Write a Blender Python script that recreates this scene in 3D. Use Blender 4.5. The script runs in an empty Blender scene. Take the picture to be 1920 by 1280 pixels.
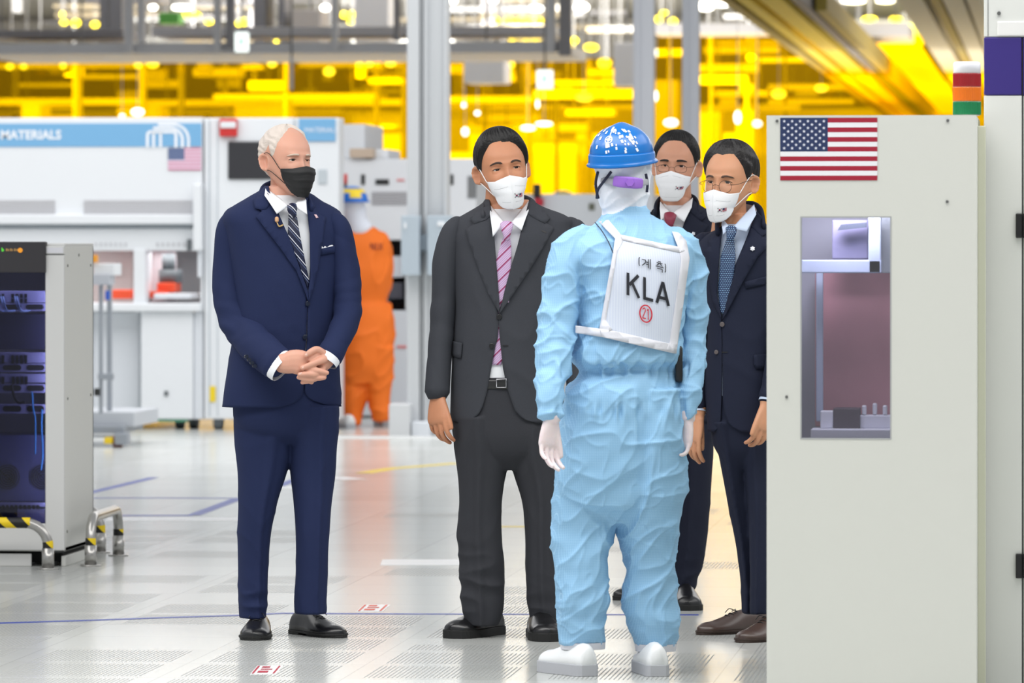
import bpy, bmesh, math, random
import numpy as np
from mathutils import Vector, Matrix, noise
random.seed(7)
PI = math.pi
S = bpy.context.scene
COL = S.collection
# ------------------------------------------------------------------ camera
CAMH = 1.415; FPX = 10300.0; HOR = 450.0; YAW = math.radians(5.66)
cam_d = bpy.data.cameras.new('camera'); cam = bpy.data.objects.new('camera', cam_d); COL.objects.link(cam)
cam.location = (0, 0, CAMH); cam.rotation_euler = (PI/2, 0, YAW)
cam_d.sensor_width = 36.0; cam_d.lens = FPX/1920*36.0; cam_d.shift_y = -(640-HOR)/1920
cam_d.clip_start = 0.5; cam_d.clip_end = 500
cam_d.dof.use_dof = True; cam_d.dof.focus_distance = 19.1; cam_d.dof.aperture_fstop = 6.5
S.camera = cam
CR = Vector((math.cos(YAW), math.sin(YAW), 0)); CF = Vector((-math.sin(YAW), math.cos(YAW), 0)); CO = Vector((0, 0, CAMH))
def ray(px, py): return CF + CR*((px-960)/FPX) + Vector((0, 0, (HOR-py)/FPX))
def at(px, py, d): return CO + ray(px, py)*d                       # point at distance d in front of the camera
def gp(px, py): r = ray(px, py); return CO + r*(-CAMH/r.z)        # floor point
def yp(px, py, Y): r = ray(px, py); return CO + r*(Y/r.y)          # point on the plane y = Y
# ------------------------------------------------------------------ world, light, exposure
w = bpy.data.worlds.new('world'); S.world = w; w.use_nodes = True
w.node_tree.nodes['Background'].inputs[0].default_value = (0.93, 0.96, 1.0, 1)
w.node_tree.nodes['Background'].inputs[1].default_value = 0.50
S.view_settings.view_transform = 'Standard'; S.view_settings.look = 'None'
S.view_settings.exposure = 0.0; S.view_settings.gamma = 1.0; S.view_settings.use_curve_mapping = False
S.cycles.max_bounces = 7; S.cycles.transparent_max_bounces = 12; S.cycles.caustics_reflective = False
S.cycles.caustics_refractive = False; S.cycles.sample_clamp_indirect = 6
def area(name, loc, rot, sx, sy, power, col=(1, 1, 1)):
    l = bpy.data.lights.new(name, 'AREA'); l.shape = 'RECTANGLE'; l.size = sx; l.size_y = sy; l.energy = power; l.color = col
    o = bpy.data.objects.new(name, l); COL.objects.link(o); o.location = loc; o.rotation_euler = rot; return o
area('hall_light_rows', (-1.5, 15.5, 5.2), (math.radians(-18), 0, 0), 9, 4, 600, (1, 0.985, 0.96))
area('hall_light_rows', (-6.5, 19.0, 5.4), (0, math.radians(-20), 0), 3, 9, 170, (1, 0.985, 0.97))
area('hall_light_rows', (3.5, 20.0, 5.4), (0, math.radians(20), 0), 3, 9, 150, (1, 0.985, 0.97))
area('bay_light_rows', (-3, 37.0, 5.5), (0, 0, 0), 20, 7, 960, (1, 0.99, 0.98))
# ------------------------------------------------------------------ colour and materials
def lin(c): c = c/255.0; return c/12.92 if c <= 0.04045 else ((c+0.055)/1.055)**2.4
def rgb(r, g, b): return (lin(r), lin(g), lin(b), 1)
MATS = {}
def mat(name, col, rough=0.5, metal=0.0, bump=0.0, bscale=200.0, var=0.0, vscale=8.0, sheen=0.0, spec=0.5, emit=0.0, sss=0.0, aniso=None):
    if name in MATS: return MATS[name]
    m = bpy.data.materials.new(name); m.use_nodes = True; nt = m.node_tree; b = nt.nodes['Principled BSDF']
    c = rgb(*col)
    b.inputs['Base Color'].default_value = c; b.inputs['Roughness'].default_value = rough; b.inputs['Metallic'].default_value = metal
    b.inputs['Specular IOR Level'].default_value = spec
    if sheen: b.inputs['Sheen Weight'].default_value = sheen; b.inputs['Sheen Roughness'].default_value = 0.5; b.inputs['Sheen Tint'].default_value = c
    if sss: b.inputs['Subsurface Weight'].default_value = sss; b.inputs['Subsurface Radius'].default_value = (0.012, 0.004, 0.002); b.inputs['Subsurface Scale'].default_value = 0.6
    if emit: b.inputs['Emission Color'].default_value = c; b.inputs['Emission Strength'].default_value = emit
    if bump or var:
        tc = nt.nodes.new('ShaderNodeTexCoord'); mp = nt.nodes.new('ShaderNodeMapping'); nt.links.new(tc.outputs['Object'], mp.inputs[0])
        if aniso: mp.inputs['Scale'].default_value = aniso
    if bump:
        n = nt.nodes.new('ShaderNodeTexNoise'); n.inputs['Scale'].default_value = bscale; n.inputs['Detail'].default_value = 3
        nt.links.new(mp.outputs[0], n.inputs[0])
        bp = nt.nodes.new('ShaderNodeBump'); bp.inputs['Strength'].default_value = bump; bp.inputs['Distance'].default_value = 0.004
        nt.links.new(n.outputs[0], bp.inputs['Height']); nt.links.new(bp.outputs[0], b.inputs['Normal'])
    if var:
        n = nt.nodes.new('ShaderNodeTexNoise'); n.inputs['Scale'].default_value = vscale; n.inputs['Detail'].default_value = 4
        nt.links.new(mp.outputs[0], n.inputs[0])
        mx = nt.nodes.new('ShaderNodeMix'); mx.data_type = 'RGBA'
        k = 1-var; mx.inputs[6].default_value = (c[0]*k, c[1]*k, c[2]*k, 1); k = 1+var; mx.inputs[7].default_value = (min(1, c[0]*k), min(1, c[1]*k), min(1, c[2]*k), 1)
        nt.links.new(n.outputs[0], mx.inputs[0]); nt.links.new(mx.outputs[2], b.inputs['Base Color'])
    MATS[name] = m; return m
def nodes_of(m): return m.node_tree, m.node_tree.nodes, m.node_tree.links, m.node_tree.nodes['Principled BSDF']
def mixcol(nt, fac, a, b):
    mx = nt.nodes.new('ShaderNodeMix'); mx.data_type = 'RGBA'
    for s, v in ((0, fac), (6, a), (7, b)):
        if hasattr(v, 'links') or hasattr(v, 'is_linked'): nt.links.new(v, mx.inputs[s])
        else: mx.inputs[s].default_value = v
    return mx.outputs[2]
def mth(nt, op, a, b=0.0):
    n = nt.nodes.new('ShaderNodeMath'); n.operation = op
    for i, v in enumerate((a, b)):
        if hasattr(v, 'is_linked'): nt.links.new(v, n.inputs[i])
        else: n.inputs[i].default_value = v
    return n.outputs[0]
def objxyz(nt):
    tc = nt.nodes.new('ShaderNodeTexCoord'); sx = nt.nodes.new('ShaderNodeSeparateXYZ'); nt.links.new(tc.outputs['Object'], sx.inputs[0]); return sx.outputs
# ------------------------------------------------------------------ objects
def tag(o, label=None, cat=None, group=None, kind=None):
    if label: o['label'] = label
    if cat: o['category'] = cat
    if group: o['group'] = group
    if kind: o['kind'] = kind
    return o
def empty(name, loc, rz=0.0, label=None, cat=None, group=None):
    o = bpy.data.objects.new(name, None); COL.objects.link(o); o.location = loc; o.rotation_euler = (0, 0, rz); o.empty_display_size = 0.05
    return tag(o, label, cat, group)
def setmats(me, m):
    for x in (m if isinstance(m, (list, tuple)) else [m]): me.materials.append(x)
def link(name, me, m, parent=None, smooth=True):
    if m is not None: setmats(me, m)
    if smooth: me.polygons.foreach_set('use_smooth', [True]*len(me.polygons))
    o = bpy.data.objects.new(name, me); COL.objects.link(o)
    if parent is not None: o.parent = parent
    return o
def vf_mesh(name, vf):
    me = bpy.data.meshes.new(name); V, F = vf; me.from_pydata([tuple(v) for v in V], [], [tuple(int(i) for i in f) for f in F]); me.update(); return me
def join(parts):
    V, F, k = [], [], 0
    for v, f in parts:
        V.extend(v); F.extend([tuple(i+k for i in q) for q in f]); k += len(v)
    return V, F
def obj(name, vf, m, parent=None, smooth=True): return link(name, vf_mesh(name, vf), m, parent, smooth)
def outward(me):
    bm = bmesh.new(); bm.from_mesh(me); bmesh.ops.recalc_face_normals(bm, faces=bm.faces); bm.to_mesh(me); bm.free()
def box(x0, x1, y0, y1, z0, z1):
    V = [(x0, y0, z0), (x1, y0, z0), (x1, y1, z0), (x0, y1, z0), (x0, y0, z1), (x1, y0, z1), (x1, y1, z1), (x0, y1, z1)]
    return V, [(0, 3, 2, 1), (4, 5, 6, 7), (0, 1, 5, 4), (1, 2, 6, 5), (2, 3, 7, 6), (3, 0, 4, 7)]
def bev(o, w=0.006, seg=2):
    md = o.modifiers.new('edge', 'BEVEL'); md.width = w; md.segments = seg; md.limit_method = 'ANGLE'; md.angle_limit = 0.6
    return o
def bbox(name, b, m, parent=None, w=0.006):
    o = obj(name, box(*b), m, parent, smooth=False)
    if w: bev(o, w)
    return o
def solid(o, t, off=0.0):
    md = o.modifiers.new('thick', 'SOLIDIFY'); md.thickness = t; md.offset = off; return o
def catmull(P, n=8):
    P = np.array(P, float)
    if len(P) < 3: return np.array([P[0]*(1-t)+P[-1]*t for t in np.linspace(0, 1, n+1)])
    Q = np.vstack([2*P[0]-P[1], P, 2*P[-1]-P[-2]]); out = []
    for i in range(1, len(Q)-2):
        p0, p1, p2, p3 = Q[i-1:i+3]
        for t in np.arange(n)/n: out.append(0.5*((2*p1)+(-p0+p2)*t+(2*p0-5*p1+4*p2-p3)*t*t+(-p0+3*p1-3*p2+p3)*t**3))
    out.append(P[-1]); return np.array(out)
def tube(pts, n=8, seg=16, up=(0, -1, 0.01), cap=True, flat=False, e=2.0):
    """pts rows: x y z r [r2]; r = radius across 'side', r2 = radius towards 'up'"""
    P = [list(p)+([p[3]] if len(p) == 4 else []) for p in pts]
    C = np.array(P, float) if flat else catmull(P, n)
    V, F = [], []; K = len(C)
    for i in range(K):
        t = C[min(i+1, K-1), :3]-C[max(i-1, 0), :3]; t = t/(np.linalg.norm(t)+1e-9)
        u = np.array(up, float); u = u-t*np.dot(u, t); u /= (np.linalg.norm(u)+1e-9); s = np.cross(t, u)
        for j in range(seg):
            a = 2*PI*j/seg; c, q = math.cos(a), math.sin(a)
            c = math.copysign(abs(c)**(2/e), c); q = math.copysign(abs(q)**(2/e), q)
            V.append(C[i, :3]+s*c*C[i, 3]+u*q*C[i, 4])
    for i in range(K-1):
        for j in range(seg):
            a, b = i*seg+j, i*seg+(j+1) % seg; F.append((a, b, b+seg, a+seg))
    if cap:
        for base, d, rev in ((0, -1, True), ((K-1)*seg, 1, False)):
            i = 0 if rev else K-1
            t = C[min(i+1, K-1), :3]-C[max(i-1, 0), :3]; t = t/(np.linalg.norm(t)+1e-9)
            ring = [base+j for j in range(seg)]
            r = min(C[i, 3], C[i, 4])
            k = len(V)
            for j in range(seg): V.append(C[i, :3]+(V[base+j]-C[i, :3])*0.7+t*d*r*0.55)
            V.append(C[i, :3]+t*d*r*0.8)
            for j in range(seg):
                a, b = ring[j], ring[(j+1) % seg]; c, q = k+j, k+(j+1) % seg
                if rev: F += [(b, a, c, q), (q, c, k+seg)]
                else: F += [(a, b, q, c), (c, q, k+seg)]
    return V, F
def straight(p, q, r, seg=10):
    return tube([(*p, r), (*q, r)], n=1, seg=seg, up=(0.01, 0.3, 1) if abs(p[2]-q[2]) < abs(p[0]-q[0])+abs(p[1]-q[1]) else (0, -1, 0.01), flat=True)
def cyl(c, r, h, axis='z', seg=24):
    V, F = [], []
    for k in (0, 1):
        for j in range(seg):
            a = 2*PI*j/seg; u, v = r*math.cos(a), r*math.sin(a); t = h*k
            V.append((c[0]+u, c[1]+v, c[2]+t) if axis == 'z' else ((c[0]+u, c[1]-t, c[2]+v) if axis == 'y' else (c[0]+t, c[1]+u, c[2]+v)))
    for j in range(seg): F.append((j, (j+1) % seg, seg+(j+1) % seg, seg+j))
    F.append(tuple(reversed(range(seg)))); F.append(tuple(range(seg, 2*seg)))
    return V, F
def curve_rows(rows, z):
    """Hermite interpolation of table rows sorted by first column (z ascending)"""
    R = np.array(rows, float); Z = R[:, 0]; out = []
    z = np.clip(np.atleast_1d(z), Z[0], Z[-1])
    M = np.gradient(R, Z, axis=0) if len(Z) > 2 else np.repeat((R[1:]-R[:1])/(Z[1]-Z[0]), 2, 0)
    i = np.clip(np.searchsorted(Z, z, 'right')-1, 0, len(Z)-2); h = (Z[i+1]-Z[i]); t = ((z-Z[i])/h)[:, None]; h = h[:, None]
    p = (2*t**3-3*t**2+1)*R[i]+(t**3-2*t**2+t)*h*M[i]+(-2*t**3+3*t**2)*R[i+1]+(t**3-t**2)*h*M[i+1]
    lo = np.minimum(R[i], R[i+1]); hi = np.maximum(R[i], R[i+1]); sp = (hi-lo)*0.12
    p = np.clip(p, lo-sp, hi+sp); p[:, 0] = z
    return p
class Rings:
    """stack of horizontal superellipse rings: z cx cy rx ry n"""
    def __init__(s, rows): s.rows = sorted([tuple(r) for r in rows], key=lambda r: r[0])
    def par(s, z): return curve_rows(s.rows, z)
    def front(s, x, z, back=False):
        p = s.par(z)[0]; q = min(abs((x-p[1])/p[3]), 0.97); d = p[4]*(1-q**p[5])**(1/p[5]); return p[2]+d if back else p[2]-d
    def grid(s, nz, na, z0=None, z1=None, phi=None, crease=0.0, cap=True, off=None):
        z0 = s.rows[0][0] if z0 is None else z0; z1 = s.rows[-1][0] if z1 is None else z1
        zs = np.linspace(z0, z1, nz); V, F = [], []; closed = phi is None
        for i, p in enumerate(s.par(zs)):
            a0, a1 = (0, 2*PI) if closed else phi(p)
            for j in range(na):
                f = a0+(a1-a0)*(j/na if closed else j/(na-1)); sn, cs = math.sin(f), math.cos(f); e = 2/p[5]
                x = p[1]+p[3]*math.copysign(abs(sn)**e, sn); y = p[2]-p[4]*math.copysign(abs(cs)**e, cs)
                if crease:
                    g = (f+PI) % (2*PI)-PI; y -= crease*math.exp(-(g/0.16)**2)
                    g = f % (2*PI)-PI; y += crease*0.7*math.exp(-(g/0.16)**2)
                if off: y += off(f % (2*PI), p[0])
                V.append(np.array((x, y, p[0])))
        m = na if closed else na-1
        for i in range(nz-1):
            for j in range(m):
                a, b = i*na+j, i*na+(j+1) % na; F.append((a, b, b+na, a+na))
        if closed and cap:
            for base, rev in ((0, True), ((nz-1)*na, False)):
                c = sum(V[base:base+na])/na; V.append(c); k = len(V)-1
                for j in range(na):
                    a, b = base+j, base+(j+1) % na; F.append((b, a, k) if rev else (a, b, k))
        return V, F
def merged(name, parts, voxel, m, parent=None, smooth=6, fac=0.5, post=None):
    me = vf_mesh(name+'_src', join(parts)); o = bpy.data.objects.new('tmp', me); COL.objects.link(o)
    md = o.modifiers.new('r', 'REMESH'); md.mode = 'VOXEL'; md.voxel_size = voxel; md.adaptivity = 0
    if smooth: sm = o.modifiers.new('s', 'SMOOTH'); sm.factor = fac; sm.iterations = smooth
    dg = bpy.context.evaluated_depsgraph_get(); dg.update()
    nm = bpy.data.meshes.new_from_object(o.evaluated_get(dg)); nm.name = name
    bpy.data.objects.remove(o); bpy.data.meshes.remove(me)
    if post: displace(nm, post)
    return link(name, nm, m, parent)
def displace(me, fn):
    n = len(me.vertices); co = np.empty(n*3); no = np.empty(n*3); me.update()
    me.vertices.foreach_get('co', co); me.vertex_normals.foreach_get('vector', no) if hasattr(me, 'vertex_normals') else me.vertices.foreach_get('normal', no)
    co = co.reshape(-1, 3); no = no.reshape(-1, 3)
    for i in range(n): co[i] += fn(co[i], no[i])
    me.vertices.foreach_set('co', co.ravel()); me.update()
def ridge(p, sx, sy, sz, o=0.0):
    return 1-2*abs(noise.noise(Vector((p[0]*sx+o, p[1]*sy+o*1.7, p[2]*sz-o))))
def cloth(amp=0.0022, spots=(), base=(7, 7, 3)):
    """light cloth waviness plus extra folds near spots (x,y,z,radius,amp,(dx,dy,dz) stretch)"""
    def fn(p, n):
        d = amp*noise.noise(Vector((p[0]*base[0], p[1]*base[1], p[2]*base[2])))+amp*.8*(max(0, ridge((p[0]+p[2]*.6, p[1], p[2]-p[0]*.5), 7, 6, 4, 13))**3-.25)
        for (x, y, z, r, a, sc) in spots:
            q = ((p[0]-x)**2+(p[1]-y)**2+(p[2]-z)**2)/(r*r)
            if q < 3: d += a*math.exp(-q*1.5)*(ridge(p, *sc)-0.5)
        return n*d
    return fn
# polygon (2D) cut on a lattice, each vertex mapped by fn -> a bent sheet
def bent(name, poly, fn, step, m, parent=None, thick=0.0, off=1.0, smooth=True):
    bm = bmesh.new(); f = bm.faces.new([bm.verts.new((p[0], 0, p[1])) for p in poly])
    for ax, no in ((0, (1, 0, 0)), (1, (0, 0, 1))):
        lo = min(p[ax] for p in poly); hi = max(p[ax] for p in poly); k = lo+step
        while k < hi-step*0.2:
            bmesh.ops.bisect_plane(bm, geom=bm.verts[:]+bm.edges[:]+bm.faces[:], plane_co=(k, 0, 0) if ax == 0 else (0, 0, k), plane_no=no, dist=1e-6); k += step
    for v in bm.verts: v.co = fn(v.co.x, v.co.z)
    bmesh.ops.recalc_face_normals(bm, faces=bm.faces)
    me = bpy.data.meshes.new(name); bm.to_mesh(me); bm.free()
    if len(me.polygons) and sum(p.normal.y for p in me.polygons) > 0 and off > 0: me.flip_normals()
    o = link(name, me, m, parent, smooth)
    if thick: solid(o, thick, 0.0)
    return o
def text_vf(s, size, bold=0.0, align='CENTER', shear=0.0, sx=1.0):
    c = bpy.data.curves.new('t', 'FONT'); c.body = s; c.size = size; c.align_x = align; c.align_y = 'CENTER'; c.offset = bold; c.shear = shear; c.resolution_u = 3
    o = bpy.data.objects.new('t', c); COL.objects.link(o); dg = bpy.context.evaluated_depsgraph_get(); dg.update()
    me = bpy.data.meshes.new_from_object(o.evaluated_get(dg)); bpy.data.objects.remove(o)
    V = [(v.co.x*sx, v.co.y) for v in me.vertices]; F = [tuple(p.vertices) for p in me.polygons]
    bpy.data.meshes.remove(me); return V, F
def place2d(vf, fn): return [fn(a, b) for a, b in vf[0]], vf[1]
# flag of stripes and stars as one flat mesh with three materials; fn(u,v) maps unit square (u right, v down)
def flag(name, fn, mats, parent, aspect=1.55, stars=True, canton=0.49, cv=7/13, star_r=0.022):
    V, F, M = [], [], []
    def quad(u0, v0, u1, v1, k, lift=0.0):
        b = len(V); V.extend([fn(u0, v1, lift), fn(u1, v1, lift), fn(u1, v0, lift), fn(u0, v0, lift)]); F.append((b, b+1, b+2, b+3)); M.append(k)
    for i in range(13): quad(0 if i >= 7 else canton, i/13, 1, (i+1)/13, 0 if i % 2 == 0 else 1)
    quad(0, 0, canton, cv, 2)
    if stars:
        for r in range(9):
            nn = 6 if r % 2 == 0 else 5
            for c in range(nn):
                u = canton*((c*2+1+(r % 2))/12); v = cv*(r+1)/10; b = len(V)
                for k in range(10):
                    a = -PI/2+k*PI/5; rr = star_r*(1 if k % 2 == 0 else 0.42); V.append(fn(u+rr*math.cos(a), v+rr*math.sin(a)*aspect, 1.0))
                V.append(fn(u, v, 1.0))
                for k in range(10): F.append((b+(k+1) % 10, b+k, b+10)); M.append(3)
    me = vf_mesh(name, (V, F)); o = link(name, me, mats, parent, smooth=False)
    for p, k in zip(me.polygons, M): p.material_index = k
    return o
# ------------------------------------------------------------------ people
HZ = 0.118
def head_pt(az, Z, lat_r=None):
    zz = max(-1, min(1, Z/HZ)); e = 2.15 if zz > 0 else 2.5
    r = (max(0.0, 1-abs(zz)**e))**(1/e)
    W = np.interp(zz, [-1, -.8, -.55, -.25, .1, .45, .8, 1], [.040, .051, .063, .0705, .074, .0785, .079, .074])*r
    F = np.interp(zz, [-1, -.8, -.5, 0, .4, .8, 1], [.078, .086, .088, .089, .093, .088, .075])*r
    B = np.interp(zz, [-1, -.6, -.2, .2, .5, .8, 1], [.015, .045, .085, .103, .108, .095, .085])*r
    yc = np.interp(zz, [-1, -.5, 0, 1], [-.040, -.010, 0, .004])
    c, s = math.cos(az), math.sin(az); ee = 2/2.25
    x = W*math.copysign(abs(s)**ee, s); y = yc-(F if c > 0 else B)*math.copysign(abs(c)**ee, c)
    return np.array((x, y, Z))
def face_d(x, Z):
    """displacement towards the front (-y) of the face features"""
    g = lambda cx, cz, sx, sz: math.exp(-((x-cx)/sx)**2-((Z-cz)/sz)**2)
    d = 0.020*math.exp(-(x/0.0085)**2)*np.interp(Z, [-.062, -.052, -.040, -.02, .0, .018, .03], [0, .75, 1.05, .72, .42, .12, 0])
    d += 0.009*g(0, -.047, .018, .010)
    for s in (-1, 1):
        d -= 0.0105*g(s*.031, .003, .0165, .0115); d += 0.0058*g(s*.030, .022, .020, .006)
        d += 0.005*g(s*.043, -.034, .017, .016)
    d += 0.005*g(0, -.074, .022, .012)+0.006*g(0, -.103, .020, .014)-0.003*g(0, -.088, .02, .006)
    return d
def face_pt(x, Z, lift=0.0):
    W = max(head_pt(PI/2, Z)[0], 1e-4); az = math.asin(max(-1, min(1, (abs(x)/W)**(2.25/2))))*(1 if x >= 0 else -1)
    p = head_pt(az, Z); p[0] = x; p[1] -= face_d(x, Z)+lift; return p
def head_grid(na=88, nl=64):
    V, F = [], []
    for i in range(nl+1):
        Z = HZ*math.sin(-PI/2+PI*i/nl)*(0.99999)
        for j in range(na):
            az = 2*PI*j/na; p = head_pt(az, Z)
            if math.cos(az) > 0: p[1] -= face_d(p[0], Z)*min(1, math.cos(az)*2.5)
            V.append(p)
    for i in range(nl):
        for j in range(na):
            a, b = i*na+j, i*na+(j+1) % na; F.append((a, b, b+na, a+na))
    F.append(tuple(reversed(range(na)))); F.append(tuple(nl*na+j for j in range(na)))
    return V, F
def ear_vf(s, sz=1.0):
    V, F = [], []; R, A = 7, 24; c = head_pt(s*1.66, -.008); out = 0.010
    prof = [(0, .000), (.35, .000), (.52, .004), (.70, .015), (.86, .017), (1.0, .012), (1.05, .004), (1.0, -.006)]
    for i, (r, h) in enumerate(prof):
        for j in range(A):
            a = 2*PI*j/A; bb = math.sin(a); aa = math.cos(a)
            wdt = .0165*(1.12 if bb > 0 else 0.82)*sz; hgt = .031*sz
            y = aa*r*wdt+.006; z = bb*r*hgt; hh = h*(1.25 if aa > 0 else .55)
            V.append(np.array((s*(abs(c[0])-.004+hh+.010*max(0, aa)*r), c[1]+y+z*0.18, c[2]+z)))
    n = len(prof)
    for i in range(n-1):
        for j in range(A):
            a, b = i*A+j, i*A+(j+1) % A; F.append((a, b, b+A, a+A) if s > 0 else (b, a, a+A, b+A))
    V.append(sum(V[:A])/A); V.append(sum(V[(n-1)*A:n*A])/A)
    for j in range(A):
        k = (j+1) % A; F.append((k, j, n*A) if s > 0 else (j, k, n*A)); a, b = (n-1)*A+j, (n-1)*A+k; F.append((a, b, n*A+1) if s > 0 else (b, a, n*A+1))
    return V, F
def xf(M, vf): return [np.array((M @ Vector(v))[:]) for v in vf[0]], vf[1]
class Person:
    def __init__(s, px, py, turn, label, group=None):
        s.o = gp(px, py); s.phi = math.radians(turn); v = Vector((s.o.x, s.o.y, 0)); s.d0 = (s.o-CO).dot(CF)
        s.th = math.atan2(-v.x, v.y)+s.phi; s.M = Matrix.Translation(s.o) @ Matrix.Rotation(s.th, 4, 'Z'); s.I = s.M.inverted()
        s.s = FPX/s.d0; s.root = empty('person', s.o, s.th, label, 'person', group)
    def Lc(s, px, py, dd=0.0): return np.array((s.I @ at(px, py, s.d0+dd))[:])
    def D(s, a, b, c): return np.array((s.I.to_3x3() @ (CR*a+CF*b+Vector((0, 0, c))))[:])
    def L(s, px, py, yl):
        o = s.I @ CO; d = s.I.to_3x3() @ ray(px, py); return np.array((o+d*((yl-o.y)/d.y))[:])
    def on(s, px, py, surf, off=0.0, back=False):
        p = s.L(px, py, 0)
        for _ in range(6):
            y = surf.front(p[0], p[2], back); p = s.L(px, py, y+(off if back else -off))
        return Vector(p)
    def z(s, py): return CAMH+(HOR-py)/s.s
    def ring(s, py, xl, xr, ry, n=2.3, dd=0.0, k=None):
        c = s.Lc((xl+xr)/2, py, dd); hw = (xr-xl)/2/s.s; ph = s.phi if k is None else k
        rx = math.sqrt(max(1e-4, hw*hw-(ry*math.sin(ph))**2))/abs(math.cos(ph)); return (c[2], c[0], c[1], rx, ry, n)
    def rings(s, rows): return Rings([s.ring(*r) for r in rows])
    def T(s, pts, **k): return tube([(*s.Lc(p[0], p[1], p[2]), *p[3:]) for p in pts], **k)
    def poly(s, name, pl, surf, m, parent=None, off=0.004, thick=0.0, step=9, back=False, bulge=None):
        pl = [(a, -b) for a, b in pl]
        fn = (lambda a, b: s.on(a, -b, surf, off+(bulge(a, -b) if bulge else 0), back))
        return bent(name, pl, fn, step, m, s.root if parent is None else parent, thick)
def resmooth(pl, n=5):
    return [tuple(p) for p in catmull(pl, n)]
def hand_vf(w, d, side, curl, sc=1.0, curls=(.35, .4, .45, .5), spread=0.05, thumb=(0.55, 0.35), tcurl=.25):
    """w wrist point, d direction to knuckles, side = towards the thumb, curl = direction the fingers curl to"""
    w, d, side, cu = [np.array(v, float) for v in (w, d, side, curl)]
    d /= np.linalg.norm(d); side -= d*side.dot(d); side /= np.linalg.norm(side); cu = cu-d*cu.dot(d)-side*cu.dot(side); cu /= np.linalg.norm(cu)
    out = [tube([(*(w-d*.03*sc), .027*sc, .021*sc), (*w, .028*sc, .020*sc), (*(w+d*.04*sc), .038*sc, .0165*sc), (*(w+d*.078*sc), .042*sc, .0145*sc), (*(w+d*.094*sc), .038*sc, .011*sc)], n=5, seg=20, up=tuple(cu), e=2.4)]
    ln = [(.044, .027, .021), (.048, .030, .022), (.045, .028, .021), (.036, .021, .018)]
    for i in range(4):
        x = (.031-.0205*i)*sc; p = w+side*x+d*(.086-(.004 if i in (0, 2) else (.012 if i == 3 else 0)))*sc; a = curls[i]*.6; r = (.0092 if i < 3 else .0078)*sc
        dd = d+side*spread*(1.5-i); dd /= np.linalg.norm(dd); P = [(*(p-dd*.02*sc), r)]; P.append((*p, r*1.04))
        for k, l in enumerate(ln[i]):
            v = dd*math.cos(a)+cu*math.sin(a); p = p+v*l*sc; P.append((*p, r*(.98, .92, .74)[k])); a += curls[i]*(1.25, .9, 0)[k]
        out.append(tube(P, n=4, seg=12, up=tuple(cu+side*.01)))
    p = w+side*.020*sc+d*.022*sc; v = d*math.cos(thumb[0])+side*math.sin(thumb[0])+cu*thumb[1]; v /= np.linalg.norm(v)
    P = [(*(p-v*.008), .014*sc)]; p = p+v*.042*sc; P.append((*p, .0125*sc)); v2 = v*math.cos(tcurl)+(d+cu*.6)*math.sin(tcurl); v2 /= np.linalg.norm(v2)
    p = p+v2*.034*sc; P.append((*p, .0108*sc)); v3 = v2*.9+d*.35+cu*.15; v3 /= np.linalg.norm(v3); p = p+v3*.025*sc; P.append((*p, .0082*sc))
    out.append(tube(P, n=4, seg=12, up=tuple(cu+side*.01)))
    return join(out)
HAIRP = np.radians([0, 25, 42, 55, 66, 76, 84, 92, 104, 118, 140, 180])
def hair_vf(Zh, th, thick_fn=None, strand=None, na=220, nl=130, soft=.045):
    """cap of hair above the hairline Zh(azimuth); th(az, zz) thickness"""
    V, keep = [], []; thm = sum(th(q, 1.0) for q in (-2.5, -1.5, -.5, .5, 1.5, 2.5))/6
    for i in range(nl+1):
        Z0 = HZ*math.sin(-PI/2+PI*i/nl)*.99999
        for j in range(na):
            az = 2*PI*j/na; a = (az+PI) % (2*PI)-PI; p = head_pt(az, Z0)
            hl = np.interp(abs(a), HAIRP, Zh[0] if a < 0 else Zh[1]); mval = Z0-hl
            if math.cos(az) > 0: p = p-np.array((0, face_d(p[0], Z0)*min(1, math.cos(az)*2.5), 0))
            kk = min(1.0, (1-abs(Z0/HZ))*5); t = th(a, Z0/HZ)*kk+(1-kk)*thm; sm = max(0.0, min(1.0, mval/soft)); sm = sm*sm*(3-2*sm)
            nrm = np.array((p[0], p[1], p[2]+.01))/np.array((.078, .1, .118)); nrm /= (np.linalg.norm(nrm)+1e-9)
            q = -.006+(t+.006)*sm
            if sm > 0 and strand: q += strand(a, Z0/HZ, p)*sm*min(1, (1-abs(Z0/HZ))*9)
            V.append(p+nrm*q); keep.append(mval > -.006)
    F = []
    for i in range(nl):
        for j in range(na):
            a, b = i*na+j, i*na+(j+1) % na
            if keep[a] or keep[b] or keep[a+na] or keep[b+na]: F.append((a, b, b+na, a+na))
    used = sorted({i for f in F for i in f}); mp = {u: k for k, u in enumerate(used)}
    V = [V[u] for u in used]; F = [tuple(mp[i] for i in f) for f in F]; return V, F
def mask_vf(top, bot, azm, bulge, nu=49, nv=25, pleat=None, base=.005):
    """top/bot: rows (|az| deg, Z); bulge(u,v) outwards"""
    V, F = [], []
    for i in range(nv):
        v = i/(nv-1)
        for j in range(nu):
            u = -1+2*j/(nu-1); az = u*math.radians(azm); ad = abs(math.degrees(az))
            Z = np.interp(ad, *zip(*top))*(1-v)+np.interp(ad, *zip(*bot))*v
            p = head_pt(az, max(Z, -.080)); p[2] = Z
            p[1] -= (face_d(p[0], Z)*.85 if Z > -.04 else face_d(p[0], -.04)*.5)*0.0
            d = np.array((math.sin(az), -math.cos(az), 0)); q = base+bulge(u, v)
            if pleat: q += pleat(u, v)
            V.append(p+d*q)
    for i in range(nv-1):
        for j in range(nu-1):
            a = i*nu+j; F.append((a, a+nu, a+nu+1, a+1))
    return V, F
def skin_mat(name, col): return mat(name, col, rough=.46, bump=.12, bscale=420, var=.07, vscale=22, sss=.18, spec=.4)
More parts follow.
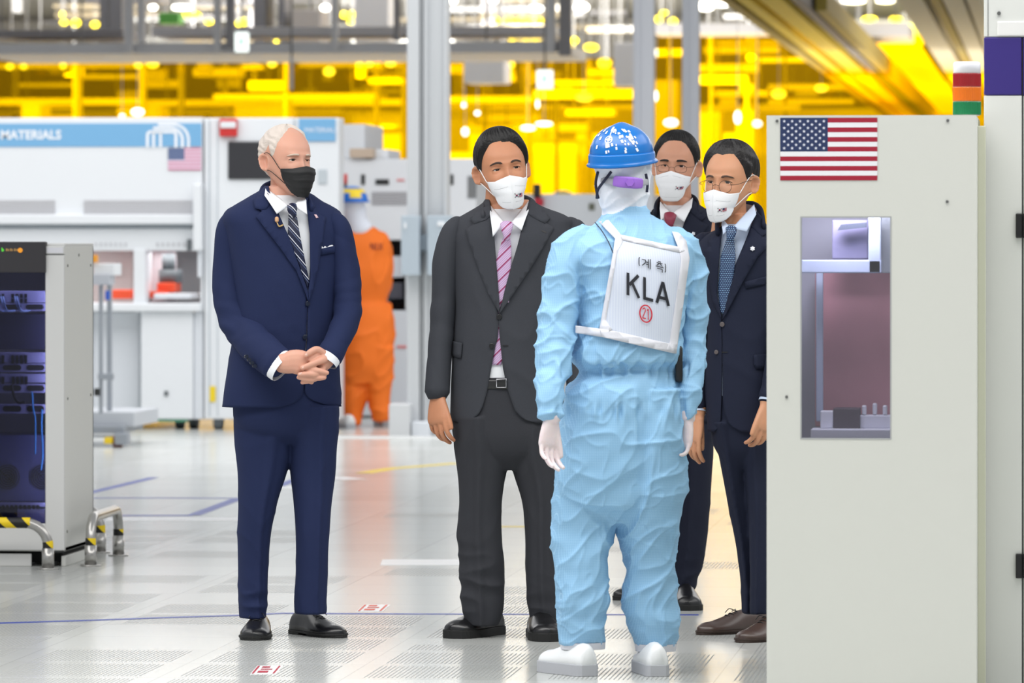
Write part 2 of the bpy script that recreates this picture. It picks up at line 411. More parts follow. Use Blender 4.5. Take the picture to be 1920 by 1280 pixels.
EYEW = mat('eye_white', (214, 205, 198), .25); IRIS = mat('iris_dark', (38, 26, 20), .15); BLACK = mat('black_trim', (20, 20, 22), .5)
CORD = mat('mask_cord', (236, 236, 236), .7); WIRE = mat('glasses_wire', (70, 62, 58), .3, metal=.9)
def make_head(P, c, yaw, tilt=0, pitch=0, sc=1.0, skin=None, hair=None, hair_m=None, brow_m=None, eye=(.0042, .003), eyes=True, brow=(.022, .0035, .002), brow_th=.0032, look=0.0, ears=True, bags=0.0, sx=1.0):
    M = Matrix.Translation(Vector(c)) @ Matrix.Rotation(math.radians(yaw)-P.phi, 4, 'Z') @ Matrix.Rotation(math.radians(tilt), 4, 'Y') @ Matrix.Rotation(math.radians(pitch), 4, 'X') @ Matrix.Diagonal((sc*sx, sc, sc, 1))
    P.H = M; P.body = getattr(P, 'body', [])
    parts = [head_grid()]
    if ears: parts += [ear_vf(-1), ear_vf(1)]
    P.body.append(xf(M, join(parts))); P.skin = skin
    if hair is not None:
        o = obj('hair', xf(M, hair), hair_m, P.root); P.hair = o
    if eyes:
        lid_m = skin
        for s in (-1, 1):
            x0, z0 = s*.031, .003; up, dn = eye; V, F, K = [], [], []; nu, nv = 64, 22
            arch = lambda u: z0+.0012*s*u*0+(-.0006*(u*s))          # outer corner a touch lower
            for i in range(nv+1):
                v = i/nv
                for j in range(nu+1):
                    u = -1+2*j/nu; h = max(0, 1-u*u)**.75; Z = arch(u)+(up*(1-v)-dn*v)*h; x = x0+.0145*u
                    p = face_pt(x, Z); p[1] = p[1]*.4+face_pt(x0, z0)[1]*.6-.0022-.0030*(1-u*u)
                    V.append(p)
            ix, iz = x0+look*.0045, z0+.0006
            for i in range(nv):
                for j in range(nu):
                    a = i*(nu+1)+j; F.append((a, a+nu+1, a+nu+2, a+1)); q = (V[a]+V[a+nu+2])/2
                    K.append(1 if (q[0]-ix)**2+(q[2]-iz)**2 < (.0062)**2 else 0)
            o = obj('eye', xf(M, (V, F)), [EYEW, IRIS], P.root)
            for p, k in zip(o.data.polygons, K): p.material_index = k
            def lid(hh, dz, r, dy):
                pts = []
                for u in np.linspace(-1.06, 1.06, 11):
                    h = max(0, 1-u*u)**.75; x = x0+.0145*u; Z = arch(u)+hh*h+dz
                    y = face_pt(x, Z)[1]*.4+face_pt(x0, z0)[1]*.6-.0022-.0030*max(0, 1-u*u)-dy
                    pts.append((x, y, Z, r*(1.0 if abs(u) < 1 else .5)))
                return tube(pts, n=2, seg=8)
            P.body.append(xf(M, lid(up, .0022, .0026, -.0008))); P.body.append(xf(M, lid(-dn, -.0020, .0022, -.0012)))
            if bags: P.body.append(xf(M, lid(-dn, -.0065, .0026, -.0028)))
            obj('eyelid_line', xf(M, lid(up, .0002, .0009, .0012)), BLACK, P.root)
            pts = []
            for k, u in enumerate(np.linspace(-1, 1, 9)):
                t = u*s; x = s*.0325+.0185*u; Z = brow[0]+brow[1]*(1-t*t)-brow[2]*t*(1 if t > 0 else .6); pts.append((*face_pt(x, Z, .0002), .0022 if abs(u) < .99 else .0008, brow_th*(1-.45*max(0, t)) if abs(u) < .99 else .0008))
            V2, F2 = tube([(p[0], p[1], p[2], p[4], p[3]) for p in pts], n=3, seg=10, up=(0, -1, .01)); obj('eyebrow', xf(M, (V2, F2)), brow_m or hair_m, P.root)
    return M
def make_mask(P, top, bot, azm, bulge, m, parent=None, pleat=None, loops=((-.042, -.084), (.0, -.026)), cord=CORD, cr=.0011):
    M = P.H; o = obj('face_mask', xf(M, mask_vf(top, bot, azm, bulge, pleat=pleat)), m, P.root); solid(o, .0012)
    a = math.radians(azm)
    for s in (-1, 1):
        p0 = head_pt(s*a*.99, loops[0][0]); p1 = head_pt(s*a*.99, loops[0][1]); e0 = head_pt(s*1.5, .022); e1 = head_pt(s*1.86, .012); e2 = head_pt(s*1.86, -.03); e3 = head_pt(s*1.5, -.040)
        k = lambda p, g: (p[0]+s*g, p[1], p[2], cr)
        obj('ear_loop', xf(M, tube([k(p0, .005), k(e0, .006), k(e1, .008), k(e2, .008), k(e3, .006), k(p1, .005)], n=6, seg=8, up=(1, 0, .01))), cord, o)
    P.mask = o; return o
def mask_surf(P, azm, top, bot, bulge, base=.005):
    def f(u, v, lift=.001):
        az = u*math.radians(azm); ad = abs(math.degrees(az)); Z = np.interp(ad, *zip(*top))*(1-v)+np.interp(ad, *zip(*bot))*v
        p = head_pt(az, max(Z, -.080)); p[2] = Z; d = np.array((math.sin(az), -math.cos(az), 0)); return P.H @ Vector(p+d*(base+bulge(u, v)+lift))
    return f
FR = mat('flag_red', (162, 20, 50), .6); FW = mat('flag_white', (236, 236, 240), .6); FB = mat('flag_blue', (34, 50, 92), .6); FS = mat('flag_star', (225, 228, 240), .6)
MR = mat('patch_pink', (200, 160, 170), .7); MN = mat('patch_navy', (48, 48, 84), .7); TR = mat('patch_red', (160, 30, 50), .7); TB = mat('patch_blue', (40, 40, 90), .7); TK = mat('patch_black', (40, 40, 44), .7)
def mask_flags(P, f, u0, v0, du, dv):
    """two small printed flags: taegeuk with four trigram marks, then stars and stripes"""
    f0 = f; f = lambda u, v, l=.0022: f0(u, v, l)
    V, F, K = [], [], []
    def disc(cu, cv, a0, a1, r, k, n=10):
        b = len(V); V.append(f(cu, cv)); F0 = []
        for i in range(n+1):
            a = a0+(a1-a0)*i/n; V.append(f(cu+r*du*math.cos(a), cv+r*dv*math.sin(a)))
        for i in range(n): F.append((b, b+i+1, b+i+2)); K.append(k)
    cu, cv = u0, v0
    disc(cu, cv, PI, 2*PI, .22, 0); disc(cu, cv, 0, PI, .22, 1)
    for sx in (-1, 1):
        for sy in (-1, 1):
            for t in (-.09, 0.0, .09):
                x, y = cu+sx*(.34+t*.7)*du, cv+sy*(.30+t)*dv; b = len(V)
                for (a, c) in ((-.12, -.05), (.12, .05), (.12, .11), (-.12, .01)): V.append(f(x+a*du, y+(c*sx*sy*-1 if sx*sy > 0 else c)*dv))
                F.append((b, b+1, b+2, b+3)); K.append(2)
    o = obj('printed_flag', (V, F), [TR, TB, TK], P.mask, smooth=False)
    for p, k in zip(o.data.polygons, K): p.material_index = k
    g = lambda u, v, l=0: f(u0+du*(.62+u*1.0), v0+dv*(-.42+v*.84), .0032+l*.0003)
    flag('printed_flag', g, [TR, MR, MN, MR], P.mask, stars=False)
def make_glasses(P, lens_r=.019, lens_h=.0165, square=2.0, wire=.0008, m=None, dz=-.006, half=.030, rimless=False):
    M = P.H; g = empty('glasses_anchor', (0, 0, 0)); bpy.data.objects.remove(g); m = m or WIRE; parts = []
    glass = mat('lens_glass', (255, 255, 255), .02); nt, nd, ln, b = nodes_of(glass)
    if 'mixed' not in glass:
        tr = nd.new('ShaderNodeBsdfTransparent'); gl = nd.new('ShaderNodeBsdfGlossy'); gl.inputs['Roughness'].default_value = .02; mx = nd.new('ShaderNodeMixShader'); mx.inputs[0].default_value = .06
        ln.new(tr.outputs[0], mx.inputs[1]); ln.new(gl.outputs[0], mx.inputs[2]); ln.new(mx.outputs[0], nd['Material Output'].inputs[0]); glass['mixed'] = 1
    for s in (-1, 1):
        pts = []; y = face_pt(0, -.004)[1]-.004
        for k in range(25):
            a = 2*PI*k/24; ca, sa = math.cos(a), math.sin(a); x = s*(half+.002)+lens_r*math.copysign(abs(ca)**(2/square), ca); z = dz+lens_h*math.copysign(abs(sa)**(2/square), sa)
            pts.append((x, y+.10*max(0, abs(x)-.02)+.004*(abs(x)/.03)**2*.5, z, wire))
        parts.append(tube(pts, n=2, seg=6, cap=False))
        c = np.mean([p[:3] for p in pts], axis=0); V = [np.array(p[:3]) for p in pts[:-1]]+[c]; P.lens = obj('lens', xf(M, (V, [(i, (i+1) % 24, 24) for i in range(24)])), glass, None); P.lens_list = getattr(P, 'lens_list', [])+[P.lens]
        ox = s*(half+.002+lens_r); e = head_pt(s*1.5, .01)
        parts.append(tube([(ox, y+.004, dz+.006, wire*1.1), (s*.071, y+.022, dz+.008, wire*1.1), (e[0]+s*.003, e[1]-.02, .006, wire*1.1), (e[0]+s*.004, e[1]+.012, .006, wire)], n=5, seg=6, up=(1, 0, .01)))
    parts.append(tube([(-(half+.002-lens_r), y, dz+.003, wire), (0, y-.003, dz+.006, wire*1.1), ((half+.002-lens_r), y, dz+.003, wire)], n=5, seg=6))
    o = obj('glasses', xf(M, join(parts)), m, P.root)
    for l in P.lens_list: l.parent = o
    return o
def finish_body(P, voxel=.0032):
    o = merged('body', P.body, voxel, P.skin, P.root, smooth=2); return o
def neck_core(P, head_c, dn=(0, .03, -.10), r=.058, torso=None, legs=None):
    c = np.array(head_c); R = Matrix.Rotation(0, 4, 'Z')
    P.body.append(tube([(*(c+P.D(0, .028, -.05)), r*.95), (*(c+P.D(0, .040, -.11)), r), (*(c+P.D(0, .050, -.19)), r*1.15), (*(c+P.D(0, .055, -.26)), r*1.5)], n=4, seg=24))
# ----- garments
def jacket(P, R, openL, openR, m, z0, z1, off=None, thick=.004, nz=70, na=120, amp=.0025, spots=()):
    """openL/openR rows (py, px): edges of the front opening (viewer's left and right)"""
    lz = sorted([(P.z(a), b) for a, b in openL]); rz = sorted([(P.z(a), b) for a, b in openR])
    def phi(p):
        z = p[0]; out = []
        for rows in (rz, lz):
            px = np.interp(z, [r[0] for r in rows], [r[1] for r in rows]); py = HOR-(z-CAMH)*P.s; q = P.on(px, py, R)
            t = (q.x-p[1])/p[3]; t = max(-.95, min(.95, t)); out.append(math.asin(math.copysign(abs(t)**(p[5]/2), t)))
        return out[0], 2*PI+out[1]
    vf = R.grid(nz, na, z0, z1, phi=phi, off=off); me = vf_mesh('jacket', vf)
    P.body = getattr(P, 'body', []); P.body.append(Rings([(r[0], r[1], r[2], r[3]*.82, r[4]*.80, r[5]) for r in R.rows]).grid(40, 48))
    displace(me, cloth(amp, spots)); o = link('jacket', me, m, P.root); solid(o, thick, -1); return o
def sleeve(P, pts, m, amp=.002, spots=(), parent=None, name='sleeve', seg=36, n=12):
    P.body = getattr(P, 'body', []); P.body.append(P.T([(*p[:3], p[3]*.62, (p[4] if len(p) > 4 else p[3])*.62) for p in pts], n=6, seg=20))
    me = vf_mesh(name, P.T(pts, n=n, seg=seg, up=tuple(P.D(0, -1, .05)))); displace(me, cloth(amp, spots)); return link(name, me, m, parent or P.root)
def roll(P, pts, m, r1=.008, r2=.017):
    me = vf_mesh('collar_roll', tube([(*P.Lc(*p), r1, r2) for p in pts], n=8, seg=16, up=(0, 0, 1), e=2.6)); return link('collar_roll', me, m, P.root)
def button(P, px, py, R, m, off=.006, r=.009, parent=None):
    c = P.on(px, py, R, off); o = obj('button', cyl((c.x, c.y+.002, c.z), r, .004, 'y', 20), m, parent or P.root, smooth=False); bev(o, .0015, 2)
    V, F = [], []
    return o
def trousers(P, hip, legs, m, voxel=.006, amp=.0022, spots=(), crease=.010, smooth=4, name='trousers'):
    sh = lambda R, k, a=0: Rings([(r[0], r[1], r[2], r[3]*k, r[4]*k, r[5]) for r in R.rows[a:]])
    P.body += [sh(hip, .8, 2).grid(16, 40)]+[sh(l, .74).grid(40, 32) for l in legs]
    parts = [hip.grid(20, 72)]+[l.grid(70, 64, crease=crease) for l in legs]
    return merged(name, parts, voxel, m, P.root, smooth=smooth, post=cloth(amp, spots, (6, 6, 2.5)))
def shoe(P, toe_px, toe_py, yaw, m, sole_m, ln=.30, wd=.105, style='oxford', sole_t=.013, h=.10, lace_m=None, name='shoe'):
    """toe tip given by its floor pixel, yaw on screen (0 = towards the camera, + = to the right)"""
    t = gp(toe_px, toe_py); th = math.atan2(-(t.x), t.y)+math.radians(yaw)
    M = P.I @ Matrix.Translation(t) @ Matrix.Rotation(th, 4, 'Z')
    # outline: y from 0 (toe) to ln (heel)
    prof = [(0.0, .012, .018, .014), (.03, .36, .040, .020), (.09, .72, .050, .028), (.22, .96, .058, .034), (.34, 1.0, .070, .044), (.48, .92, .088, .058), (.60, .78, .100, .070), (.72, .70, .098, .072), (.86, .68, .094, .070), (.96, .58, .086, .064), (1.0, .40, .074, .054)]
    if style == 'round': prof = [(0.0, .10, .022, .018), (.03, .55, .045, .026), (.09, .86, .056, .036), (.22, 1.0, .064, .042), (.34, 1.02, .076, .050), (.48, .96, .092, .062), (.60, .88, .100, .072), (.72, .82, .098, .076), (.86, .78, .094, .074), (.96, .68, .086, .068), (1.0, .50, .074, .056)]
    V, F = [], []; A = 24; rows = curve_rows([(p[0], p[1], p[3]) for p in prof], np.linspace(0, 1, 30))
    for r in rows:
        y = r[0]*ln; hw = r[1]*wd/2; hh = r[2]*(h/.10)
        for j in range(A):
            a = 2*PI*j/A; ca, sa = math.cos(a), math.sin(a); x = hw*math.copysign(abs(ca)**.85, ca); z = sole_t+(hh*(max(0, sa)**.8) if sa > 0 else -.002*abs(sa)); x *= 1-.28*max(0, sa)**2
            V.append(np.array((x, y, z)))
    n = len(rows)
    for i in range(n-1):
        for j in range(A): a, b = i*A+j, i*A+(j+1) % A; F.append((a, b, b+A, a+A))
    F.append(tuple(range(A))); F.append(tuple((n-1)*A+j for j in range(A-1, -1, -1)))
    up = (V, F)
    o = obj(name, xf(M, up), m, P.root)
    outward(o.data)
    V, F = [], []; rr = curve_rows([(p[0], p[1]) for p in prof], np.linspace(0, 1, 26)); pl = [(-r[1]*wd/2*1.06, -.004+r[0]*(ln+.006)) for r in rr]+[(r[1]*wd/2*1.06, -.004+r[0]*(ln+.006)) for r in reversed(rr)]
    heel = .72
    def slab(pl, z0, z1):
        n = len(pl); V = [np.array((a, b, z0)) for a, b in pl]+[np.array((a, b, z1)) for a, b in pl]; return V, [tuple(range(n))]+[tuple(range(2*n-1, n-1, -1))]+[(i, (i+1) % n, n+(i+1) % n, n+i) for i in range(n)]
    if style == 'oxford':
        a = slab(pl, sole_t*.55, sole_t+.002); b = slab([p for p in pl if p[1] > ln*.70], 0.0, sole_t*.6); c = slab([(p[0]*.93, p[1]) for p in pl if p[1] < ln*.55], 0.0, sole_t*.6); s = join([a, b, c])
    else: s = slab(pl, 0.0, sole_t+.004)
    so = obj('sole', xf(M, s), sole_m, o, smooth=False); outward(so.data); bev(so, .002)
    if lace_m is not None:
        parts = []
        for k, yy in enumerate((.42, .475, .53)):
            zz = sole_t+np.interp(yy, [.34, .48, .6], [.044, .060, .082])*(h/.10)-.001; w_ = .016
            parts.append(tube([(-w_, yy*ln, zz-.004, .0016), (0, yy*ln-.003, zz+.0015, .0018), (w_, yy*ln, zz-.004, .0016)], n=4, seg=8))
        for s_ in (-1, 1): parts.append(tube([(0, .53*ln, zz, .0016), (s_*.018, .52*ln-.008, zz+.006, .0016), (s_*.028, .50*ln-.012, zz-.008, .0014)], n=4, seg=8))
        obj('lace', xf(M, join(parts)), lace_m, o)
    return o
# ------------------------------------------------------------------ cloth materials
def suit_mat(name, col, weave=True, rough=.82, stripe=None):
    m = mat(name, col, rough=rough, bump=.25, bscale=900, var=.10, vscale=260, sheen=.12, spec=.25); return m
def shirt_pin(name, col, col2, sx, w, axis=0):
    m = mat(name, col, rough=.7, spec=.3)
    if 'p' not in m:
        nt, nd, ln, b = nodes_of(m); o = objxyz(nt); v = mth(nt, 'FRACT', mth(nt, 'MULTIPLY', o[axis], sx)); v = mth(nt, 'LESS_THAN', v, w); ln.new(mixcol(nt, v, rgb(*col), rgb(*col2)), b.inputs['Base Color']); m['p'] = 1
    return m
def tie_mat(name, col, bands, ang=0.7, rough=.45):
    """bands: (frequency, width, phase, colour) diagonal stripes in the cloth's own plane"""
    m = mat(name, col, rough=rough, spec=.4); nt, nd, ln, b = nodes_of(m); o = objxyz(nt); cur = rgb(*col)
    t = mth(nt, 'ADD', mth(nt, 'MULTIPLY', o[0], math.sin(ang)), mth(nt, 'MULTIPLY', o[2], math.cos(ang)))
    for f, wd, ph, c in bands:
        v = mth(nt, 'LESS_THAN', mth(nt, 'FRACT', mth(nt, 'ADD', mth(nt, 'MULTIPLY', t, f), ph)), wd); cur = mixcol(nt, v, cur, rgb(*c))
    ln.new(cur, b.inputs['Base Color']); return m
def dot_mat(name, col, col2, f, r):
    m = mat(name, col, rough=.5, spec=.4); nt, nd, ln, b = nodes_of(m); o = objxyz(nt)
    z = mth(nt, 'MULTIPLY', o[2], f); row = mth(nt, 'FLOOR', z); x = mth(nt, 'ADD', mth(nt, 'MULTIPLY', o[0], f), mth(nt, 'MULTIPLY', row, .5))
    fx = mth(nt, 'SUBTRACT', mth(nt, 'FRACT', x), .5); fz = mth(nt, 'SUBTRACT', mth(nt, 'FRACT', z), .5)
    d = mth(nt, 'ADD', mth(nt, 'MULTIPLY', fx, fx), mth(nt, 'MULTIPLY', fz, fz)); v = mth(nt, 'LESS_THAN', d, r*r); ln.new(mixcol(nt, v, rgb(*col), rgb(*col2)), b.inputs['Base Color']); return m
SHIRT = mat('white_shirt', (236, 238, 242), .75, spec=.25, bump=.1, bscale=700)
LEATHER = mat('black_leather', (24, 24, 26), .28, spec=.6, bump=.06, bscale=120); SOLE = mat('black_sole', (18, 18, 18), .6)
BUT_NAVY = mat('navy_button', (22, 26, 44), .3)
# ------------------------------------------------------------------ man in navy suit, hands clasped
P = Person(548, 1194, 17, 'man in a navy blue suit and black face mask standing with clasped hands')
NAVY = suit_mat('navy_wool', (31, 41, 76))
R = P.rings([(762, 419, 640, .135, 2.3), (730, 422, 638, .137, 2.3), (690, 428, 636, .138, 2.3), (640, 436, 634, .136, 2.3), (580, 440, 634, .134, 2.3), (520, 436, 638, .134, 2.3), (470, 430, 641, .132, 2.3),
             (430, 424, 642, .126, 2.4), (410, 420, 641, .116, 2.4), (397, 424, 636, .104, 2.4), (387, 434, 622, .094, 2.3), (376, 452, 600, .086, 2.2), (366, 472, 586, .080, 2.1), (357, 488, 572, .074, 2), (349, 497, 565, .070, 2)])
openL = [(349, 503), (360, 506), (440, 540), (500, 563), (537, 577), (570, 577), (735, 569), (742, 566), (750, 558), (756, 545), (763, 520)]
openR = [(349, 566), (370, 572), (412, 580), (480, 583), (520, 581), (537, 579), (570, 578), (735, 572), (745, 580), (752, 592), (758, 612), (763, 634)]
jacket(P, R, openL, openR, NAVY, P.z(762), P.z(349), amp=.004, spots=[(-.05, -.13, P.z(640), .09, .004, (8, 8, 20))])
lap = lambda a, b: .004*math.sin(min(1, 1)*PI)
P.poly('lapel', [(502, 362), (540, 440), (577, 545), (579, 568), (572, 548), (556, 508), (523, 462), (480, 406), (491, 396), (482, 385), (478, 373), (488, 366)], R, NAVY, off=.007, thick=.004)
P.poly('lapel', [(568, 369), (577, 400), (581, 440), (582, 520), (578, 545), (579, 568), (589, 535), (598, 495), (606, 440), (612, 408), (598, 401), (591, 388), (586, 378)], R, NAVY, off=.0075, thick=.004)
P.poly('collar', [(502, 362), (510, 376), (500, 392), (489, 393), (478, 390), (475, 374), (486, 366)], R, NAVY, off=.010, thick=.003)
P.poly('collar', [(567, 366), (579, 384), (585, 396), (592, 388), (586, 376)], R, NAVY, off=.010, thick=.003)
# shirt front, collar, tie
RS = Rings([(r[0], r[1], r[2], r[3]*.93, r[4]-.012, r[5]) for r in R.rows])
obj('shirt', RS.grid(50, 64, P.z(760), P.z(366)), SHIRT, P.root)
c = P.Lc(535, 372, .0)
obj('shirt_collar', P.T([(536, 388, .028, .064, .070), (538, 372, .016, .058, .062), (540, 357, .004, .056, .060)], n=5, seg=32, up=tuple(P.D(0, -1, .1)), cap=False), SHIRT, P.root)
cs = lambda px, py, dd: Vector(P.Lc(px, py, dd))
def collar_leaf(P, name, pts, m, k=.5):
    """pts: four corners (px,py,dd): neck top, centre, tip, outer"""
    a, b, c_, d = [Vector(P.Lc(*p)) for p in pts]; V, F = [], []; N = 8; bul = Vector(P.D(0, -1, .25))*.006
    for i in range(N+1):
        for j in range(N+1):
            u, v = i/N, j/N; V.append((a*(1-u)+b*u)*(1-v)+(d*(1-u)+c_*u)*v+bul*math.sin(PI*u)*1.2+bul*math.sin(PI*v)*.5)
    for i in range(N):
        for j in range(N): q = i*(N+1)+j; F.append((q, q+1, q+N+2, q+N+1))
    o = obj(name, (V, F), m, P.root); solid(o, .002, 0); return o
roll(P, [(489, 384, -.085), (489, 366, -.03), (495, 354, .03), (512, 346, .075), (536, 344, .095), (558, 350, .08), (573, 360, .035), (578, 374, -.03), (584, 392, -.08)], NAVY)
collar_leaf(P, 'collar_leaf', [(498, 352, -.035), (542, 386, -.115), (519, 401, -.150), (496, 366, -.105)], SHIRT)
collar_leaf(P, 'collar_leaf', [(570, 368, -.04), (549, 387, -.115), (576, 402, -.135), (574, 375, -.095)], SHIRT)
TIE = tie_mat('striped_tie', (22, 28, 56), [(42, .10, 0, (225, 228, 238)), (42, .05, .28, (120, 135, 175))], ang=.85)
P.poly('tie', [(541, 402), (556, 402), (562, 440), (572, 490), (580, 528), (577, 540), (570, 522), (556, 482), (540, 446)], RS, TIE, off=.009, thick=.004, step=4, bulge=lambda a, b: .006)
obj('tie_knot', P.T([(547, 385, -.128, .017, .010), (548, 392, -.142, .018, .013), (549, 401, -.148, .013, .010), (549, 406, -.147, .010, .006)], n=5, seg=20, up=tuple(P.D(0, -1, 0))), TIE, P.root)
# details
button(P, 577, 569, R, BUT_NAVY); button(P, 572, 632, R, BUT_NAVY)
P.poly('breast_pocket', [(598, 467), (637, 458), (638, 472), (600, 478)], R, NAVY, off=.004, thick=.003)
P.poly('pocket_square', [(599, 466), (600, 461), (604, 462), (606, 465), (609, 461), (613, 464), (618, 460), (623, 459), (625, 462), (612, 465)], R, SHIRT, off=.003, thick=.004, step=4)
P.poly('lapel_pin', [(589, 402), (593, 402), (597, 408), (593, 409)], R, mat('enamel_pin', (226, 190, 196), .3), off=.013, thick=.002, step=4)
mic = P.on(519, 412, R, .02); o = obj('microphone', tube([(mic.x, mic.y, mic.z+.006, .007), (mic.x, mic.y, mic.z-.004, .007)], n=2, seg=12), mat('beige_foam', (214, 168, 128), .9), P.root)
m2 = P.on(523, 424, R, .018); m3 = P.on(530, 422, R, .016)
obj('clip', tube([(mic.x, mic.y, mic.z-.008, .002), (m2.x, m2.y, m2.z, .003), (m3.x, m3.y, m3.z, .004)], n=4, seg=8), mat('clip_gold', (190, 160, 110), .3, metal=.8), o)
FOLD = [(-.20, -.04, P.z(600), .13, .013, (7, 7, 22)), (.19, -.05, P.z(590), .13, .012, (7, 7, 22)), (-.1, -.2, P.z(655), .1, .004, (12, 12, 16))]
sleeve(P, [(452, 400, .0, .030, .040), (440, 412, 0, .046, .055), (433, 440, 0, .058, .062), (432, 500, -.0, .063, .062), (434, 560, -.02, .062, .060), (447, 607, -.06, .062, .056), (474, 640, -.14, .063, .052), (503, 667, -.21, .065, .050), (519, 681, -.24, .066, .048)], NAVY, .004, FOLD)
sleeve(P, [(622, 410, .0, .035, .04), (634, 424, 0, .042, .052), (640, 450, 0, .047, .056), (647, 500, -.0, .052, .057), (652, 550, -.02, .050, .056), (651, 592, -.06, .049, .054), (637, 630, -.15, .048, .052), (624, 655, -.21, .048, .050), (617, 668, -.235, .048, .048)], NAVY, .004, FOLD)
for k, (a, b) in enumerate(((463, 667), (468, 673), (473, 679), (478, 685))):
    pt = P.Lc(a-2, b+1, -.235+.02*0); obj('button', cyl((pt[0], pt[1], pt[2]), .007, .012, 'y', 14), BUT_NAVY, P.root, smooth=False)
obj('shirt_cuff', P.T([(516, 678, -.235, .058, .040), (526, 686, -.25, .058, .040), (531, 690, -.256, .056, .038)], n=4, seg=32, up=tuple(P.D(0, -1, .05)), cap=False), SHIRT, P.root)
obj('shirt_cuff', P.T([(620, 664, -.225, .045, .042), (613, 674, -.245, .044, .041), (610, 679, -.25, .043, .040)], n=4, seg=32, up=tuple(P.D(0, -1, .05)), cap=False), SHIRT, P.root)
# head
SK1 = skin_mat('fair_skin', (214, 160, 138)); HW = mat('white_hair', (212, 200, 190), .6, bump=.5, bscale=160, aniso=(1, .25, 1))
Zh = [[.094, .090, .078, .060, .040, -.004, -.010, .030, -.006, -.050, -.078, -.082]]*2
hr = hair_vf(Zh, lambda a, z: .005+.004*max(0, (abs(a)-1.2)/1.9)+.002*max(0, z), strand=lambda a, z, p: .0014*math.sin(p[2]*260+a*9+3*noise.noise(Vector(p*30)))*(1 if abs(a) > .8 else .5))
hc = P.Lc(536, 301, -.02)
make_head(P, hc, 38, tilt=1, pitch=2, sc=1.04, skin=SK1, hair=hr, hair_m=HW, brow_m=mat('grey_brow', (206, 186, 170), .7), eye=(.0036, .0026), brow=(.019, .0030, .003), look=.35, bags=1)
neck_core(P, hc)
BM = mat('black_mask', (22, 22, 24), .55, bump=.15, bscale=500)
top = [(0, -.016), (12, -.020), (30, -.026), (62, -.028)]; bot = [(0, -.124), (20, -.122), (40, -.108), (62, -.080)]
make_mask(P, top, bot, 60, lambda u, v: .024*(1-u*u)**.7*math.sin(PI*min(1, .30+v*.62))**.8, BM, pleat=lambda u, v: .0028*((v*4.2) % 1.0)*(1 if .12 < v < .86 else 0), cord=BM, cr=.0013, loops=((-.029, -.078), (0, 0)))
# hands, clasped: two palms and interlaced fingers
def chain(pts, n=5): P.body.append(P.T(pts, n=n, seg=14, up=tuple(P.D(0, -1, .02))))
chain([(500, 664, -.225, .036, .028), (530, 680, -.262, .036, .026), (550, 678, -.270, .043, .022), (566, 680, -.272, .044, .019), (580, 684, -.266, .034, .015)])
chain([(628, 655, -.21, .030, .030), (616, 668, -.248, .032, .026), (606, 677, -.258, .034, .023), (597, 686, -.258, .032, .018)])
r = .0108
chain([(606, 662, -.27, .014), (594, 655, -.285, .0125), (582, 660, -.297, .0118), (573, 667, -.300, .0085)])
chain([(612, 668, -.262, .012), (598, 663, -.275, .0105), (588, 669, -.285, .0105), (580, 674, -.288, .009)])
chain([(612, 672, -.265, .016), (603, 675, -.288, .0145), (586, 682, -.300, .0112), (566, 690, -.302, .0088)])
chain([(570, 690, -.275, .012), (583, 693, -.292, .0115), (598, 695, -.297, .0108), (614, 699, -.292, .0082)])
chain([(606, 692, -.275, .012), (592, 701, -.294, .0125), (580, 701, -.299, .0110), (561, 702, -.298, .0085)])
chain([(566, 697, -.272, .012), (582, 706, -.285, .0112), (597, 708, -.290, .0112), (609, 707, -.288, .0090)])
chain([(604, 700, -.27, .012), (590, 710, -.285, .0108), (574, 710, -.290, .0098), (559, 707, -.290, .0078)])
chain([(566, 702, -.27, .011), (574, 711, -.280, .0098), (585, 717, -.28, .0078)])
chain([(598, 706, -.265, .011), (582, 713, -.278, .0095), (566, 717, -.280, .0075)])
nail = mat('finger_nail', (226, 188, 174), .3)
for (a, b, d, q) in ((575, 664.5, -.3075, .0042), (568, 689, -.3095, .0036), (563, 701, -.3055, .0034)):
    obj('fingernail', P.T([(a+3, b-2, d+.001, q, .0012), (a, b, d, q, .0014), (a-2.5, b+1.5, d+.0012, q*.7, .001)], n=2, seg=10, up=tuple(P.D(0, -1, .02))), nail, P.root)
# trousers and shoes
hip = P.rings([(832, 500, 590, .060, 2.2), (812, 456, 618, .100, 2.3), (780, 438, 636, .125, 2.3), (740, 438, 634, .125, 2.3), (690, 442, 630, .12, 2.2)])
lL = P.rings([(1158, 449, 499, .062, 2.1, .02), (1120, 447, 501, .066, 2.1, .02), (1060, 446, 503, .068, 2.1, .02), (1000, 444, 508, .072, 2.1, .01), (940, 446, 520, .078, 2.1, .0), (890, 445, 536, .086, 2.15, 0), (840, 441, 548, .096, 2.2, 0), (800, 438, 552, .105, 2.2, 0), (760, 438, 550, .11, 2.2, 0)])
lR = P.rings([(1150, 553, 613, .066, 2.1, -.02), (1120, 553, 613, .068, 2.1, -.02), (1060, 555, 615, .070, 2.1, -.02), (1000, 554, 617, .074, 2.1, -.02), (940, 551, 622, .080, 2.1, -.01), (890, 546, 628, .088, 2.15, -.0), (840, 541, 631, .098, 2.2, 0), (800, 538, 635, .106, 2.2, 0), (760, 541, 636, .11, 2.2, 0)])
trousers(P, hip, [lL, lR], NAVY, .005, .003, [(P.Lc(474, 1130, 0)[0], 0, P.z(1130), .09, .010, (8, 8, 18)), (P.Lc(583, 1130, 0)[0], 0, P.z(1125), .08, .007, (8, 8, 16)), (0, -.05, P.z(820), .10, .004, (10, 8, 14))], crease=.012)
shoe(P, 474, 1201, -6, LEATHER, SOLE, .305, .112, lace_m=BLACK)
shoe(P, 642, 1196, 34, LEATHER, SOLE, .310, .110, lace_m=BLACK)
P1 = P

finish_body(P, .0028)
